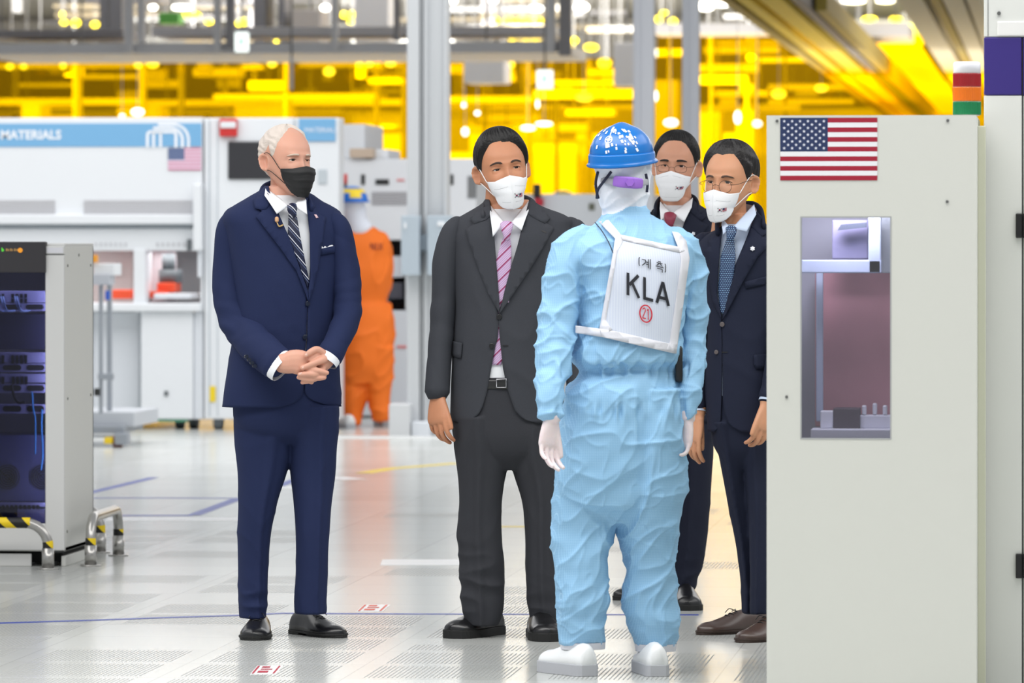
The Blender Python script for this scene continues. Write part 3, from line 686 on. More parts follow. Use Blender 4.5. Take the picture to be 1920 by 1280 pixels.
# ------------------------------------------------------------------ man in grey suit
SKA = skin_mat('tan_skin', (198, 138, 104)); SKH = skin_mat('light_skin', (208, 152, 124))
HAIR = mat('black_hair', (14, 12, 12), .45, bump=.4, bscale=150, aniso=(1, .25, 1), spec=.35)
KF = mat('white_mask', (238, 239, 242), .75, bump=.12, bscale=260); STITCH = mat('mask_stitch', (190, 192, 196), .8)
KTOP = [(0, -.018), (12, -.024), (30, -.032), (60, -.030)]; KBOT = [(0, -.127), (14, -.125), (30, -.118), (46, -.104), (60, -.082)]
kbul = lambda u, v: .030*(1-abs(u)**1.15)**.9*math.sin(PI*min(1, .22+v*.66))**.8
def seam_lines(P, azm, top, bot, bul, rows=((.30, -.62, -.1), (.30, .1, .62), (.78, -.45, -.08), (.78, .08, .45)), vert=True):
    f = mask_surf(P, azm, top, bot, bul); parts = []
    if vert: parts.append(tube([(*f(0, v, .001), .0014) for v in np.linspace(.0, 1, 12)], n=2, seg=6))
    o = obj('mask_seam', join(parts), P.mask.data.materials[0], P.mask) if parts else None
    parts = [tube([(*f(u, v, .0005), .0007) for u in np.linspace(a, b, 6)], n=2, seg=6) for v, a, b in rows]
    if parts: obj('stitch_line', join(parts), STITCH, P.mask)
    return f
P = Person(948, 1194, -5, 'man in a charcoal grey suit and pink striped tie, left arm hanging beside the light blue worker')
P.root['label'] = 'man in a charcoal grey suit with a pink striped tie and open jacket'
GREY = suit_mat('charcoal_wool', (60, 62, 68))
R = P.rings([(792, 845, 1058, .140, 2.3), (740, 846, 1056, .142, 2.3), (690, 847, 1054, .145, 2.3), (640, 850, 1052, .146, 2.3), (580, 853, 1055, .143, 2.3), (520, 850, 1062, .138, 2.3), (470, 847, 1070, .132, 2.3),
             (440, 846, 1074, .124, 2.4), (424, 848, 1072, .112, 2.4), (412, 850, 1073, .102, 2.3), (402, 866, 1052, .092, 2.2), (392, 886, 1028, .084, 2.1), (383, 904, 1008, .076, 2), (374, 912, 998, .070, 2)])
openL = [(374, 917), (385, 919), (446, 925), (500, 928), (540, 931), (581, 934), (600, 935), (633, 933), (646, 929), (680, 922), (731, 913), (760, 905), (776, 897), (784, 884), (790, 860)]
openR = [(374, 994), (400, 984), (459, 971), (500, 958), (540, 948), (581, 936), (600, 935), (633, 937), (660, 940), (689, 943), (726, 951), (766, 965), (784, 981), (790, 1010)]
jacket(P, R, openL, openR, GREY, P.z(791), P.z(374), amp=.005)
P.poly('lapel', [(920, 386), (927, 446), (930, 486), (936, 560), (937, 588), (927, 570), (915, 549), (894, 496), (872, 431), (887, 421), (884, 409), (900, 398)], R, GREY, off=.008, thick=.004)
P.poly('collar', [(919, 383), (923, 402), (912, 412), (888, 420), (881, 409), (900, 393)], R, GREY, off=.011, thick=.003)
P.poly('lapel', [(992, 378), (970, 461), (956, 508), (946, 545), (936, 590), (955, 562), (992, 507), (1012, 475), (1039, 427), (1020, 416), (1016, 392), (1005, 382)], R, GREY, off=.009, thick=.004)
P.poly('collar', [(992, 376), (986, 398), (1000, 408), (1022, 419), (1032, 409), (1015, 389), (1003, 379)], R, GREY, off=.012, thick=.003)
P.poly('lapel_buttonhole', [(1016, 431), (1025, 435), (1024, 437), (1015, 433)], R, BLACK, off=.0125, step=4)
RS = Rings([(r[0], r[1], r[2], r[3]*.93, r[4]-.012, r[5]) for r in R.rows])
obj('shirt', RS.grid(50, 64, P.z(740), P.z(392)), SHIRT, P.root)
obj('shirt_collar', P.T([(955, 408, .028, .068, .072), (955, 393, .016, .062, .066), (956, 380, .004, .060, .062)], n=5, seg=32, up=tuple(P.D(0, -1, .1)), cap=False), SHIRT, P.root)
roll(P, [(906, 408, -.09), (907, 392, -.03), (914, 380, .03), (932, 374, .08), (957, 372, .10), (982, 374, .08), (998, 382, .03), (1004, 392, -.03), (1006, 406, -.08)], GREY)
collar_leaf(P, 'collar_leaf', [(920, 385, -.040), (945, 418, -.130), (924, 444, -.150), (919, 400, -.105)], SHIRT)
collar_leaf(P, 'collar_leaf', [(991, 377, -.035), (959, 418, -.130), (978, 432, -.145), (991, 395, -.100)], SHIRT)
TIE2 = tie_mat('pink_striped_tie', (206, 178, 208), [(170, .42, 0, (176, 146, 190)), (34, .16, .1, (150, 50, 96))], ang=-.78)
P.poly('tie', [(943, 446), (957, 446), (959, 470), (958, 520), (953, 580), (946, 640), (940, 684), (921, 684), (924, 640), (927, 580), (926, 505), (934, 475)], RS, TIE2, off=.008, thick=.004, step=5, bulge=lambda a, b: .007 if b < 566 else -.004)
obj('tie_knot', P.T([(950, 419, -.135, .023, .012), (950, 428, -.150, .021, .014), (950, 441, -.157, .013, .011), (950, 449, -.155, .011, .007)], n=5, seg=20, up=tuple(P.D(0, -1, 0))), TIE2, P.root)
BUT = mat('black_button', (26, 26, 28), .3)
button(P, 936, 594, R, BUT, r=.010); button(P, 922, 648, R, BUT, r=.0095)
P.poly('buttonhole', [(942, 647), (953, 647), (953, 649), (942, 649)], R, BLACK, off=.003, step=5)
P.poly('pocket_flap', [(849, 639), (866, 643), (864, 671), (860, 671), (847, 666)], R, GREY, off=.006, thick=.004)
P.poly('pocket_flap', [(1010, 646), (1040, 640), (1042, 668), (1012, 672)], R, GREY, off=.006, thick=.004)
sleeve(P, [(868, 414, .0, .018, .03), (857, 423, .0, .034, .044), (847, 444, 0, .044, .053), (838, 490, .0, .052, .058), (834, 560, .0, .047, .056), (828, 620, -.01, .045, .054), (823, 680, -.03, .044, .052), (820, 735, -.05, .045, .050)], GREY, .003, [(-.22, 0, P.z(600), .14, .006, (8, 8, 16))])
sleeve(P, [(1056, 414, .0, .018, .03), (1068, 423, .0, .036, .045), (1077, 440, 0, .050, .055), (1080, 490, .0, .054, .058), (1082, 560, .0, .052, .056), (1084, 620, -.01, .050, .054), (1085, 680, -.03, .047, .052), (1086, 735, -.05, .045, .050)], GREY, .003)
hip = P.rings([(880, 910, 1000, .06, 2.2), (850, 868, 1036, .105, 2.3), (820, 850, 1052, .125, 2.3), (780, 848, 1055, .132, 2.3), (740, 852, 1050, .135, 2.3), (706, 856, 1046, .138, 2.3)])
lL = P.rings([(1172, 874, 934, .066, 2.1), (1159, 871, 940, .070, 2.1), (1112, 863, 944, .076, 2.1), (1075, 862, 944, .078, 2.1), (1033, 860, 943, .078, 2.1), (1001, 858, 941, .080, 2.1), (947, 861, 940, .084, 2.1), (904, 859, 945, .090, 2.1), (861, 854, 954, .100, 2.2), (820, 850, 956, .112, 2.2), (780, 849, 957, .118, 2.2)])
lR = P.rings([(1174, 1008, 1050, .064, 2.1), (1159, 996, 1054, .068, 2.1), (1127, 989, 1054, .074, 2.1), (1065, 985, 1052, .076, 2.1), (990, 983, 1054, .080, 2.1), (932, 977, 1058, .086, 2.1), (895, 965, 1060, .092, 2.1), (861, 955, 1058, .10, 2.2), (820, 950, 1056, .112, 2.2), (780, 949, 1056, .118, 2.2)])
GTR = suit_mat('charcoal_trouser_wool', (54, 55, 60))
trousers(P, hip, [lL, lR], GTR, .005, .003, [(P.Lc(900, 1090, 0)[0], -.03, P.z(1085), .13, .014, (7, 7, 14)), (P.Lc(1020, 1130, 0)[0], 0, P.z(1130), .09, .010, (8, 8, 16)), (P.Lc(865, 1010, 0)[0], -.03, P.z(1015), .07, .008, (8, 8, 10))], crease=.013)
obj('belt', Rings([(P.z(727), *hip.par(P.z(727))[0][1:3], hip.par(P.z(727))[0][3]+.004, hip.par(P.z(727))[0][4]+.004, 2.3), (P.z(710), *hip.par(P.z(710))[0][1:3], hip.par(P.z(710))[0][3]+.004, hip.par(P.z(710))[0][4]+.004, 2.3)]).grid(5, 72, cap=True), LEATHER, P.root)
hz = lambda px, py, o: P.on(px, py, hip, o)
obj('belt_buckle', tube([(*hz(a, b, .009), .0018) for a, b in ((931, 711), (949, 710), (949, 726), (931, 726), (931, 711))], flat=True, seg=8), mat('steel_buckle', (200, 200, 205), .2, metal=1), P.root)
shoe(P, 846, 1197, -34, LEATHER, SOLE, .300, .115, style='round', sole_t=.026, name='shoe')
shoe(P, 1030, 1203, 8, LEATHER, SOLE, .300, .115, style='round', sole_t=.026, name='shoe')
Zh = [[.084, .082, .074, .050, .026, -.010, -.016, .026, .0, -.045, -.074, -.080], [.080, .078, .066, .042, .018, -.012, -.016, .026, .0, -.045, -.074, -.080]]
hr = hair_vf(Zh, lambda a, z: .009+.012*max(0, z)**.8+.010*math.exp(-((a-.15)/.75)**2)*max(0, z)-.007*math.exp(-((a+.62)/.10)**2)*max(0, z), strand=lambda a, z, p: .0012*math.sin(a*34+p[2]*40+4*noise.noise(Vector(p*20))), soft=.035)
hc = P.Lc(942, 318, -.03)
make_head(P, hc, 10, tilt=-8, pitch=1, sc=1.11, skin=SKA, hair=hr, hair_m=HAIR, brow_m=mat('dark_brow', (66, 48, 40), .7), eye=(.0038, .0026), brow=(.021, .0050, .002), brow_th=.0034, look=.25, bags=1)
neck_core(P, hc, r=.062)
make_mask(P, KTOP, KBOT, 60, kbul, KF, loops=((-.032, -.078), (0, 0)), cr=.0016)
f = seam_lines(P, 60, KTOP, KBOT, kbul); mask_flags(P, f, .14, .60, .18, .15)
P.body.append(hand_vf(P.Lc(821, 742, -.055), P.D(-.02, -.25, -1), P.D(.75, -.65, -.1), P.D(.75, .45, 0), 1.03, curls=(.42, .48, .52, .55), thumb=(.35, .12), tcurl=.1))
P.body.append(P.T([(822, 690, -.03, .03), (821, 742, -.055, .030)], n=3, seg=20))
P.body.append(hand_vf(P.Lc(1086, 742, -.055), P.D(.02, -.2, -1), P.D(-.75, -.65, -.1), P.D(-.6, .6, 0), 1.03))

finish_body(P, .003)
# ------------------------------------------------------------------ man in dark suit and maroon tie, behind
DNAVY = suit_mat('dark_navy_wool', (28, 32, 48)); SHB = mat('pale_blue_shirt', (196, 210, 232), .75, spec=.25, bump=.1, bscale=700)
P = Person(1250, 1136, -8, 'man in a dark suit and maroon tie, half hidden behind the blue worker')
R = P.rings([(790, 1206, 1340, .13, 2.3), (700, 1206, 1338, .132, 2.3), (600, 1210, 1340, .130, 2.3), (520, 1206, 1345, .13, 2.3), (450, 1204, 1352, .125, 2.4), (420, 1207, 1352, .112, 2.4), (407, 1214, 1346, .10, 2.3), (397, 1226, 1332, .09, 2.2), (388, 1236, 1318, .08, 2.1), (380, 1240, 1306, .074, 2), (371, 1243, 1298, .068, 2)])
openL = [(371, 1240), (412, 1242), (500, 1262), (560, 1270), (700, 1270), (760, 1266), (782, 1250), (789, 1232)]; openR = [(371, 1298), (415, 1284), (440, 1275), (500, 1272), (560, 1271), (700, 1271), (760, 1276), (782, 1292), (789, 1310)]
jacket(P, R, openL, openR, DNAVY, P.z(790), P.z(371), amp=.004)
P.poly('lapel', [(1236, 380), (1242, 414), (1262, 500), (1271, 560), (1252, 510), (1232, 452), (1218, 412), (1225, 405), (1222, 396)], R, DNAVY, off=.008, thick=.004)
P.poly('lapel', [(1299, 374), (1285, 415), (1274, 440), (1271, 500), (1271, 560), (1285, 500), (1304, 460), (1329, 422), (1315, 416), (1312, 400), (1324, 404), (1312, 388)], R, DNAVY, off=.009, thick=.004)
P.poly('collar', [(1299, 372), (1292, 396), (1315, 414), (1325, 406), (1310, 386)], R, DNAVY, off=.012, thick=.003)
P.poly('lapel_pin', [(1300+4*math.cos(a)*(1 if k % 2 else .7), 438+4*math.sin(a)*(1 if k % 2 else .7)) for k, a in enumerate(np.linspace(0, 2*PI, 11)[:-1])], R, mat('silver_pin', (222, 224, 232), .25, metal=.3), off=.015, thick=.003, step=3)
RS = Rings([(r[0], r[1], r[2], r[3]*.93, r[4]-.012, r[5]) for r in R.rows]); obj('shirt', RS.grid(40, 60, P.z(700), P.z(385)), SHIRT, P.root)
obj('shirt_collar', P.T([(1268, 400, .028, .066, .070), (1268, 388, .016, .062, .064), (1269, 376, .004, .060, .060)], n=5, seg=32, up=tuple(P.D(0, -1, .1)), cap=False), SHIRT, P.root)
roll(P, [(1229, 402, -.08), (1230, 388, -.03), (1238, 376, .03), (1254, 370, .08), (1270, 368, .10), (1288, 369, .08), (1302, 375, .03), (1308, 386, -.03), (1308, 400, -.08)], DNAVY)
collar_leaf(P, 'collar_leaf', [(1238, 378, -.04), (1257, 400, -.12), (1239, 414, -.14), (1237, 392, -.10)], SHIRT); collar_leaf(P, 'collar_leaf', [(1299, 371, -.035), (1260, 401, -.12), (1283, 416, -.14), (1297, 388, -.095)], SHIRT)
MARO = tie_mat('maroon_tie', (128, 38, 60), [(260, .35, 0, (150, 62, 84))], ang=.9)
obj('tie_knot', P.T([(1257, 402, -.130, .024, .012), (1256, 410, -.145, .022, .014), (1256, 421, -.152, .014, .011)], n=5, seg=20, up=tuple(P.D(0, -1, 0))), MARO, P.root)
P.poly('tie', [(1250, 420), (1262, 420), (1270, 470), (1274, 530), (1268, 555), (1254, 530), (1250, 470)], RS, MARO, off=.008, thick=.004, step=5)
sleeve(P, [(1226, 408, .0, .03, .035), (1216, 418, 0, .042, .05), (1210, 450, 0, .052, .055), (1206, 520, 0, .052, .055), (1204, 600, -.01, .048, .052), (1206, 680, -.03, .045, .05), (1208, 730, -.05, .044, .048)], DNAVY, .003)
sleeve(P, [(1334, 412, .0, .03, .035), (1343, 420, 0, .040, .05), (1348, 450, .0, .048, .055), (1352, 520, .03, .050, .055), (1352, 600, .03, .048, .052), (1348, 680, .01, .045, .05), (1344, 730, -.01, .044, .048)], DNAVY, .003)
hip = P.rings([(860, 1235, 1310, .06, 2.2), (830, 1212, 1334, .10, 2.3), (780, 1206, 1338, .12, 2.3), (720, 1210, 1334, .125, 2.3)])
lL = P.rings([(1112, 1180, 1222, .06, 2.1), (1060, 1182, 1228, .065, 2.1), (1000, 1186, 1236, .07, 2.1), (920, 1194, 1256, .08, 2.1), (850, 1204, 1272, .095, 2.2), (780, 1206, 1274, .115, 2.2)])
lR = P.rings([(1110, 1262, 1299, .062, 2.1), (1095, 1262, 1306, .068, 2.1), (1060, 1262, 1317, .07, 2.1), (1000, 1266, 1327, .074, 2.1), (922, 1272, 1333, .082, 2.1), (850, 1272, 1336, .095, 2.2), (780, 1270, 1338, .115, 2.2)])
trousers(P, hip, [lL, lR], DNAVY, .006, .003, [(P.Lc(1290, 1080, 0)[0], 0, P.z(1080), .12, .008, (8, 8, 14))], crease=.010)
shoe(P, 1150, 1125, -62, LEATHER, SOLE, .29, .10, sole_t=.016); shoe(P, 1293, 1145, 4, LEATHER, SOLE, .29, .105, style='round', sole_t=.018)
Zh = [[.082, .080, .070, .044, .020, -.008, -.014, .026, .0, -.045, -.074, -.080]]*2
hr = hair_vf(Zh, lambda a, z: .010+.009*max(0, z), strand=lambda a, z, p: .0012*math.sin(a*40+3*noise.noise(Vector(p*25))), soft=.045)
hc = P.Lc(1268, 312, -.03)
make_head(P, hc, -9, tilt=2, pitch=2, sc=1.05, skin=SKH, hair=hr, hair_m=HAIR, brow_m=mat('black_brow', (40, 32, 30), .7), eye=(.0044, .0032), brow=(.021, .0030, .001), brow_th=.0040, look=-.1)
neck_core(P, hc, r=.060)
T4 = [(0, -.014), (10, -.020), (30, -.030), (60, -.036)]; B4 = [(0, -.126), (20, -.124), (38, -.108), (60, -.074)]
bul4 = lambda u, v: .034*(1-u*u)**.8*(math.sin(PI*min(1, .18+v*.70))**.55)
make_mask(P, T4, B4, 60, bul4, KF, loops=((-.036, -.072), (0, 0)), cr=.0016)
f = seam_lines(P, 60, T4, B4, bul4, rows=((.86, -.6, .6), (.13, -.5, .5)), vert=False); mask_flags(P, f, .26, .52, .16, .14)
make_glasses(P, lens_r=.0215, lens_h=.0130, square=2.8, wire=.0007, dz=-.006)
P.body.append(P.T([(1206, 720, -.05, .03), (1208, 738, -.055, .030)], n=3, seg=20)); P.body.append(hand_vf(P.Lc(1208, 738, -.055), P.D(0, -.2, -1), P.D(.7, -.7, 0), P.D(.7, .5, 0), 1))
P.body.append(P.T([(1345, 720, -.01, .03), (1344, 738, -.01, .030)], n=3, seg=20)); P.body.append(hand_vf(P.Lc(1344, 738, -.01), P.D(0, -.2, -1), P.D(-.7, -.7, 0), P.D(-.7, .5, 0), 1))
# ------------------------------------------------------------------ man in navy suit by the flag cabinet
finish_body(P, .0032)
P = Person(1390, 1195, -16, 'man in a dark navy suit and dotted blue tie standing at the flag cabinet')
SKP = skin_mat('warm_skin', (206, 150, 116)); D5 = suit_mat('midnight_wool', (30, 35, 54))
R = P.rings([(808, 1329, 1470, .130, 2.3), (740, 1326, 1468, .132, 2.3), (688, 1325, 1466, .132, 2.3), (620, 1328, 1464, .130, 2.3), (560, 1322, 1468, .130, 2.3), (510, 1315, 1472, .130, 2.3), (475, 1308, 1474, .126, 2.4), (458, 1310, 1472, .116, 2.4), (446, 1320, 1464, .106, 2.3), (434, 1336, 1450, .096, 2.2), (424, 1346, 1438, .086, 2.1), (414, 1356, 1428, .078, 2), (402, 1362, 1420, .072, 2)])
openL = [(402, 1361), (423, 1354), (500, 1345), (554, 1343), (594, 1353), (660, 1353), (747, 1352), (790, 1351), (800, 1349), (806, 1340)]
openR = [(393, 1419), (440, 1402), (500, 1377), (560, 1362), (594, 1354), (747, 1355), (775, 1359), (792, 1366), (800, 1375), (806, 1392)]
jacket(P, R, openL, openR, D5, P.z(808), P.z(402), amp=.004)
P.poly('lapel', [(1354, 424), (1347, 500), (1344, 552), (1354, 600), (1338, 572), (1326, 520), (1320, 470), (1330, 462), (1328, 448), (1340, 436)], R, D5, off=.008, thick=.004)
P.poly('lapel', [(1420, 396), (1403, 440), (1380, 500), (1364, 560), (1354, 602), (1366, 580), (1392, 530), (1420, 482), (1450, 452), (1430, 444), (1432, 424)], R, D5, off=.009, thick=.004)
P.poly('collar', [(1419, 396), (1408, 424), (1429, 443), (1444, 434), (1430, 408)], R, D5, off=.012, thick=.003)
P.poly('lapel_pin', [(1411+5*math.cos(a)*(1 if k % 2 else .75), 466+5*math.sin(a)*(1 if k % 2 else .75)) for k, a in enumerate(np.linspace(0, 2*PI, 13)[:-1])], R, MATS['silver_pin'], off=.015, thick=.003, step=3)
RS = Rings([(r[0], r[1], r[2], r[3]*.93, r[4]-.012, r[5]) for r in R.rows]); obj('shirt', RS.grid(40, 60, P.z(760), P.z(420)), SHB, P.root)
obj('shirt_collar', P.T([(1390, 424, .028, .066, .070), (1388, 409, .016, .062, .064), (1387, 395, .004, .060, .060)], n=5, seg=32, up=tuple(P.D(0, -1, .1)), cap=False), SHB, P.root)
roll(P, [(1345, 434, -.09), (1345, 420, -.04), (1352, 404, .03), (1370, 392, .08), (1392, 386, .10), (1412, 386, .08), (1426, 396, .03), (1430, 410, -.03), (1432, 426, -.08)], D5)
collar_leaf(P, 'collar_leaf', [(1354, 410, -.05), (1369, 428, -.13), (1356, 440, -.14), (1353, 422, -.10)], SHB); collar_leaf(P, 'collar_leaf', [(1414, 383, -.03), (1372, 429, -.13), (1400, 434, -.14), (1418, 402, -.085)], SHB)
DOT = dot_mat('dotted_tie', (36, 52, 88), (150, 190, 225), 150, .22)
obj('tie_knot', P.T([(1371, 428, -.135, .020, .012), (1371, 436, -.150, .018, .014), (1369, 448, -.156, .013, .011)], n=5, seg=20, up=tuple(P.D(0, -1, 0))), DOT, P.root)
P.poly('tie', [(1363, 446), (1376, 446), (1379, 480), (1374, 540), (1362, 590), (1350, 585), (1347, 540), (1352, 480)], RS, DOT, off=.008, thick=.004, step=5, bulge=lambda a, b: .006)
B5 = mat('horn_button', (92, 84, 84), .3)
button(P, 1354, 608, R, B5, r=.009); button(P, 1343, 660, R, B5, r=.008)
P.poly('buttonhole', [(1353, 659), (1364, 659), (1364, 661), (1353, 661)], R, BLACK, off=.003, step=5)
P.poly('pocket_flap', [(1413, 665), (1446, 663), (1450, 690), (1419, 692), (1414, 684)], R, D5, off=.006, thick=.004)
P.poly('breast_pocket', [(1396, 528), (1436, 518), (1437, 532), (1398, 541)], R, D5, off=.004, thick=.003)
sleeve(P, [(1330, 446, .03, .026, .035), (1320, 456, .04, .040, .048), (1315, 480, .05, .046, .052), (1314, 540, .07, .048, .054), (1314, 620, .08, .046, .052), (1309, 690, .06, .042, .048), (1308, 740, .03, .038, .044), (1308, 764, .02, .037, .042)], D5, .003, [(-.13, .1, P.z(620), .12, .006, (8, 8, 16))])
obj('shirt_cuff', P.T([(1308, 760, .02, .032, .034), (1308, 772, .015, .032, .034)], n=4, seg=28, up=tuple(P.D(0, -1, .05)), cap=False), SHB, P.root)
sleeve(P, [(1452, 446, -.04, .03, .035), (1466, 462, -.05, .046, .05), (1470, 500, -.06, .052, .055), (1470, 580, -.08, .050, .055), (1462, 660, -.12, .046, .05), (1450, 720, -.16, .042, .046), (1443, 746, -.175, .040, .044)], D5, .003)
obj('shirt_cuff', P.T([(1444, 742, -.172, .036, .038), (1441, 754, -.178, .036, .038)], n=4, seg=28, up=tuple(P.D(0, -1, .05)), cap=False), SHB, P.root)
hip = P.rings([(880, 1370, 1440, .06, 2.2), (845, 1344, 1460, .10, 2.3), (800, 1334, 1464, .12, 2.3), (740, 1336, 1462, .125, 2.3)])
lL = P.rings([(1148, 1392, 1428, .062, 2.1, .05), (1120, 1391, 1430, .066, 2.1, .05), (1060, 1386, 1428, .07, 2.1, .05), (1000, 1376, 1424, .074, 2.1, .04), (953, 1367, 1418, .078, 2.1, .03), (900, 1357, 1412, .086, 2.1, .02), (840, 1346, 1408, .098, 2.2, .01), (790, 1336, 1404, .11, 2.2)])
lR = P.rings([(1150, 1407, 1452, .064, 2.1, -.06), (1120, 1406, 1454, .068, 2.1, -.06), (1060, 1406, 1456, .07, 2.1, -.06), (1000, 1404, 1458, .074, 2.1, -.05), (950, 1402, 1460, .08, 2.1, -.04), (900, 1399, 1462, .088, 2.1, -.03), (840, 1396, 1464, .10, 2.2, -.02), (790, 1394, 1466, .11, 2.2, 0)])
trousers(P, hip, [lL, lR], D5, .006, .003, [(P.Lc(1400, 1120, 0)[0], 0, P.z(1120), .10, .007, (8, 8, 14))], crease=.012)
BROWN = mat('brown_leather', (74, 58, 52), .32, spec=.6, bump=.05, bscale=120, var=.2, vscale=14); BSOLE = mat('brown_sole', (50, 34, 26), .6)
shoe(P, 1308, 1190, -52, BROWN, BSOLE, .32, .105, lace_m=BLACK); shoe(P, 1388, 1205, -32, BROWN, BSOLE, .32, .11, lace_m=BLACK)
Zh = [[.080, .084, .078, .056, .030, -.002, -.012, .026, .0, -.045, -.074, -.080], [.080, .084, .082, .064, .040, .0, -.012, .026, .0, -.045, -.074, -.080]]
hr = hair_vf(Zh, lambda a, z: .010+.014*max(0, z)**.7+.006*math.exp(-(a/.6)**2)*max(0, z), strand=lambda a, z, p: .0030*math.sin(abs(a)*9+p[2]*90+5*noise.noise(Vector(p*14)))*max(.3, math.cos(a*.5))+.001*math.sin(a*50+p[2]*60), soft=.045)
hc = P.Lc(1369, 341, -.03)
make_head(P, hc, -27, tilt=1.5, pitch=4, sc=1.08, skin=SKP, hair=hr, hair_m=mat('streaked_hair', (24, 21, 21), .42, bump=.5, bscale=120, aniso=(1, .3, 1), var=.7, vscale=60, spec=.4), brow_m=mat('soft_brow', (84, 64, 52), .7), eye=(.0046, .0030), brow=(.020, .0045, .002), brow_th=.0034, look=-.2)
neck_core(P, hc, r=.060)
make_mask(P, KTOP, KBOT, 58, kbul, KF, loops=((-.032, -.078), (0, 0)), cr=.0016)
f = seam_lines(P, 58, KTOP, KBOT, kbul); mask_flags(P, f, .26, .60, .18, .15)
make_glasses(P, lens_r=.0205, lens_h=.0200, square=2.05, wire=.0008, dz=-.009)
P.body.append(P.T([(1308, 740, .02, .028), (1308, 776, .012, .029)], n=3, seg=20))
P.body.append(hand_vf(P.Lc(1308, 777, .01), P.D(-.22, -.1, -1), P.D(.72, -.70, 0), P.D(.8, .25, .05), 1.0, curls=(.35, .40, .42, .42), thumb=(.10, .30), tcurl=.1))
P.body.append(P.T([(1442, 735, -.17, .028), (1440, 758, -.18, .029)], n=3, seg=20))
P.body.append(hand_vf(P.Lc(1440, 757, -.18), P.D(-.15, -.2, -1), P.D(-.8, -.5, 0), P.D(.3, .8, 0), 1.0, curls=(.5, .55, .6, .6), thumb=(.3, .0), tcurl=.1))

finish_body(P, .0032)
# ------------------------------------------------------------------ worker in light blue clean-room suit, seen from behind
def cover_mat(name, col, line, f=190, w=.14):
    m = mat(name, col, rough=.62, spec=.35); nt, nd, ln, b = nodes_of(m)
    o = objxyz(nt); v = None
    for ax in (0, 2):
        q = mth(nt, 'LESS_THAN', mth(nt, 'FRACT', mth(nt, 'MULTIPLY', o[ax], f)), w); v = q if v is None else mth(nt, 'MAXIMUM', v, q)
    ln.new(mixcol(nt, v, rgb(*col), rgb(*line)), b.inputs['Base Color']); return m
CLEAN = cover_mat('light_blue_cleansuit', (138, 184, 220), (160, 202, 232))
HOODM = mat('white_hood_cloth', (226, 230, 240), .7, bump=.2, bscale=120); TRIM = mat('white_trim_cloth', (214, 215, 224), .75, bump=.25, bscale=90)
def crumple(amp, extra=()):
    def fn(p, n):
        w = noise.noise(Vector((p[0]*3, p[1]*3, p[2]*3+9)))*.5
        q1 = (p[0]+p[2]*.55+w*.08, p[1], p[2]-p[0]*.45+w*.08); q2 = (p[0]-p[2]*.6, p[1], p[2]+p[0]*.5-w*.1)
        sh = lambda v: max(0.0, v)**5
        d = amp*.55*(ridge((p[0]+w*.10, p[1], p[2]+w*.12), 4, 4, 4.2)-.5)+amp*(sh(ridge(q1, 9, 6, 4.2, 31))-.2)+amp*(sh(ridge(q2, 4.5, 6, 8, 55))-.2)+amp*.45*(sh(ridge(q1, 16, 12, 11, 77))-.2)
        for (x, y, z, r, a, sc) in extra:
            q = ((p[0]-x)**2+(p[1]-y)**2+(p[2]-z)**2)/(r*r)
            if q < 4: d += a*math.exp(-q)*(ridge(p, *sc)-.5)
        return n*d
    return fn
def gather(zs, amp, f=60, w=.03, xr=None):
    def fn(p, n):
        d = 0
        for z in zs: d += amp*math.exp(-((p[2]-z)/w)**2)*math.sin(f*p[0]*1.0+6*noise.noise(Vector((p[0]*20, p[1]*20, 3))))
        return n*d
    return fn
P = Person(1160, 1262, 200, 'worker in light blue clean-room suit, blue hard hat and white vest, back to camera')
R = P.rings([(704, 1084, 1268, .118, 2.2), (692, 1088, 1266, .108, 2.2), (676, 1070, 1276, .146, 2.2), (640, 1076, 1276, .142, 2.2), (600, 1082, 1280, .140, 2.2), (546, 1080, 1288, .140, 2.2), (510, 1070, 1298, .138, 2.3), (480, 1056, 1304, .132, 2.3), (462, 1056, 1302, .120, 2.3), (448, 1070, 1290, .110, 2.2), (436, 1090, 1270, .100, 2.1), (424, 1108, 1252, .090, 2), (412, 1122, 1234, .082, 2), (400, 1132, 1218, .076, 2), (386, 1138, 1210, .074, 2)])
hip = P.rings([(985, 1110, 1210, .07, 2.1), (940, 1056, 1268, .12, 2.1), (900, 1044, 1282, .135, 2.1), (830, 1046, 1282, .145, 2.1), (774, 1056, 1277, .145, 2.1), (720, 1068, 1274, .135, 2.1), (704, 1084, 1268, .118, 2.1), (692, 1088, 1266, .108, 2.1)])
lL = P.rings([(1206, 1052, 1134, .068, 2.1, -.03), (1180, 1048, 1132, .078, 2.1, -.03), (1153, 1045, 1137, .082, 2.1, -.03), (1125, 1040, 1146, .090, 2.1, -.03), (1102, 1039, 1140, .086, 2.1, -.03), (1060, 1036, 1140, .088, 2.1, -.03), (1027, 1034, 1143, .092, 2.1, -.02), (980, 1035, 1155, .10, 2.1, -.01), (914, 1039, 1166, .12, 2.1, 0), (850, 1044, 1172, .135, 2.1, 0), (774, 1056, 1175, .14, 2.1, 0), (730, 1066, 1172, .13, 2.1)])
lR = P.rings([(1210, 1192, 1268, .066, 2.1, .03), (1177, 1181, 1272, .076, 2.1, .03), (1149, 1172, 1273, .084, 2.1, .03), (1116, 1167, 1268, .084, 2.1, .03), (1064, 1174, 1266, .086, 2.1, .03), (1020, 1163, 1268, .092, 2.1, .02), (980, 1157, 1275, .10, 2.1, .01), (914, 1158, 1285, .12, 2.1, 0), (850, 1160, 1284, .135, 2.1, 0), (774, 1165, 1278, .14, 2.1, 0), (730, 1168, 1274, .13, 2.1)])
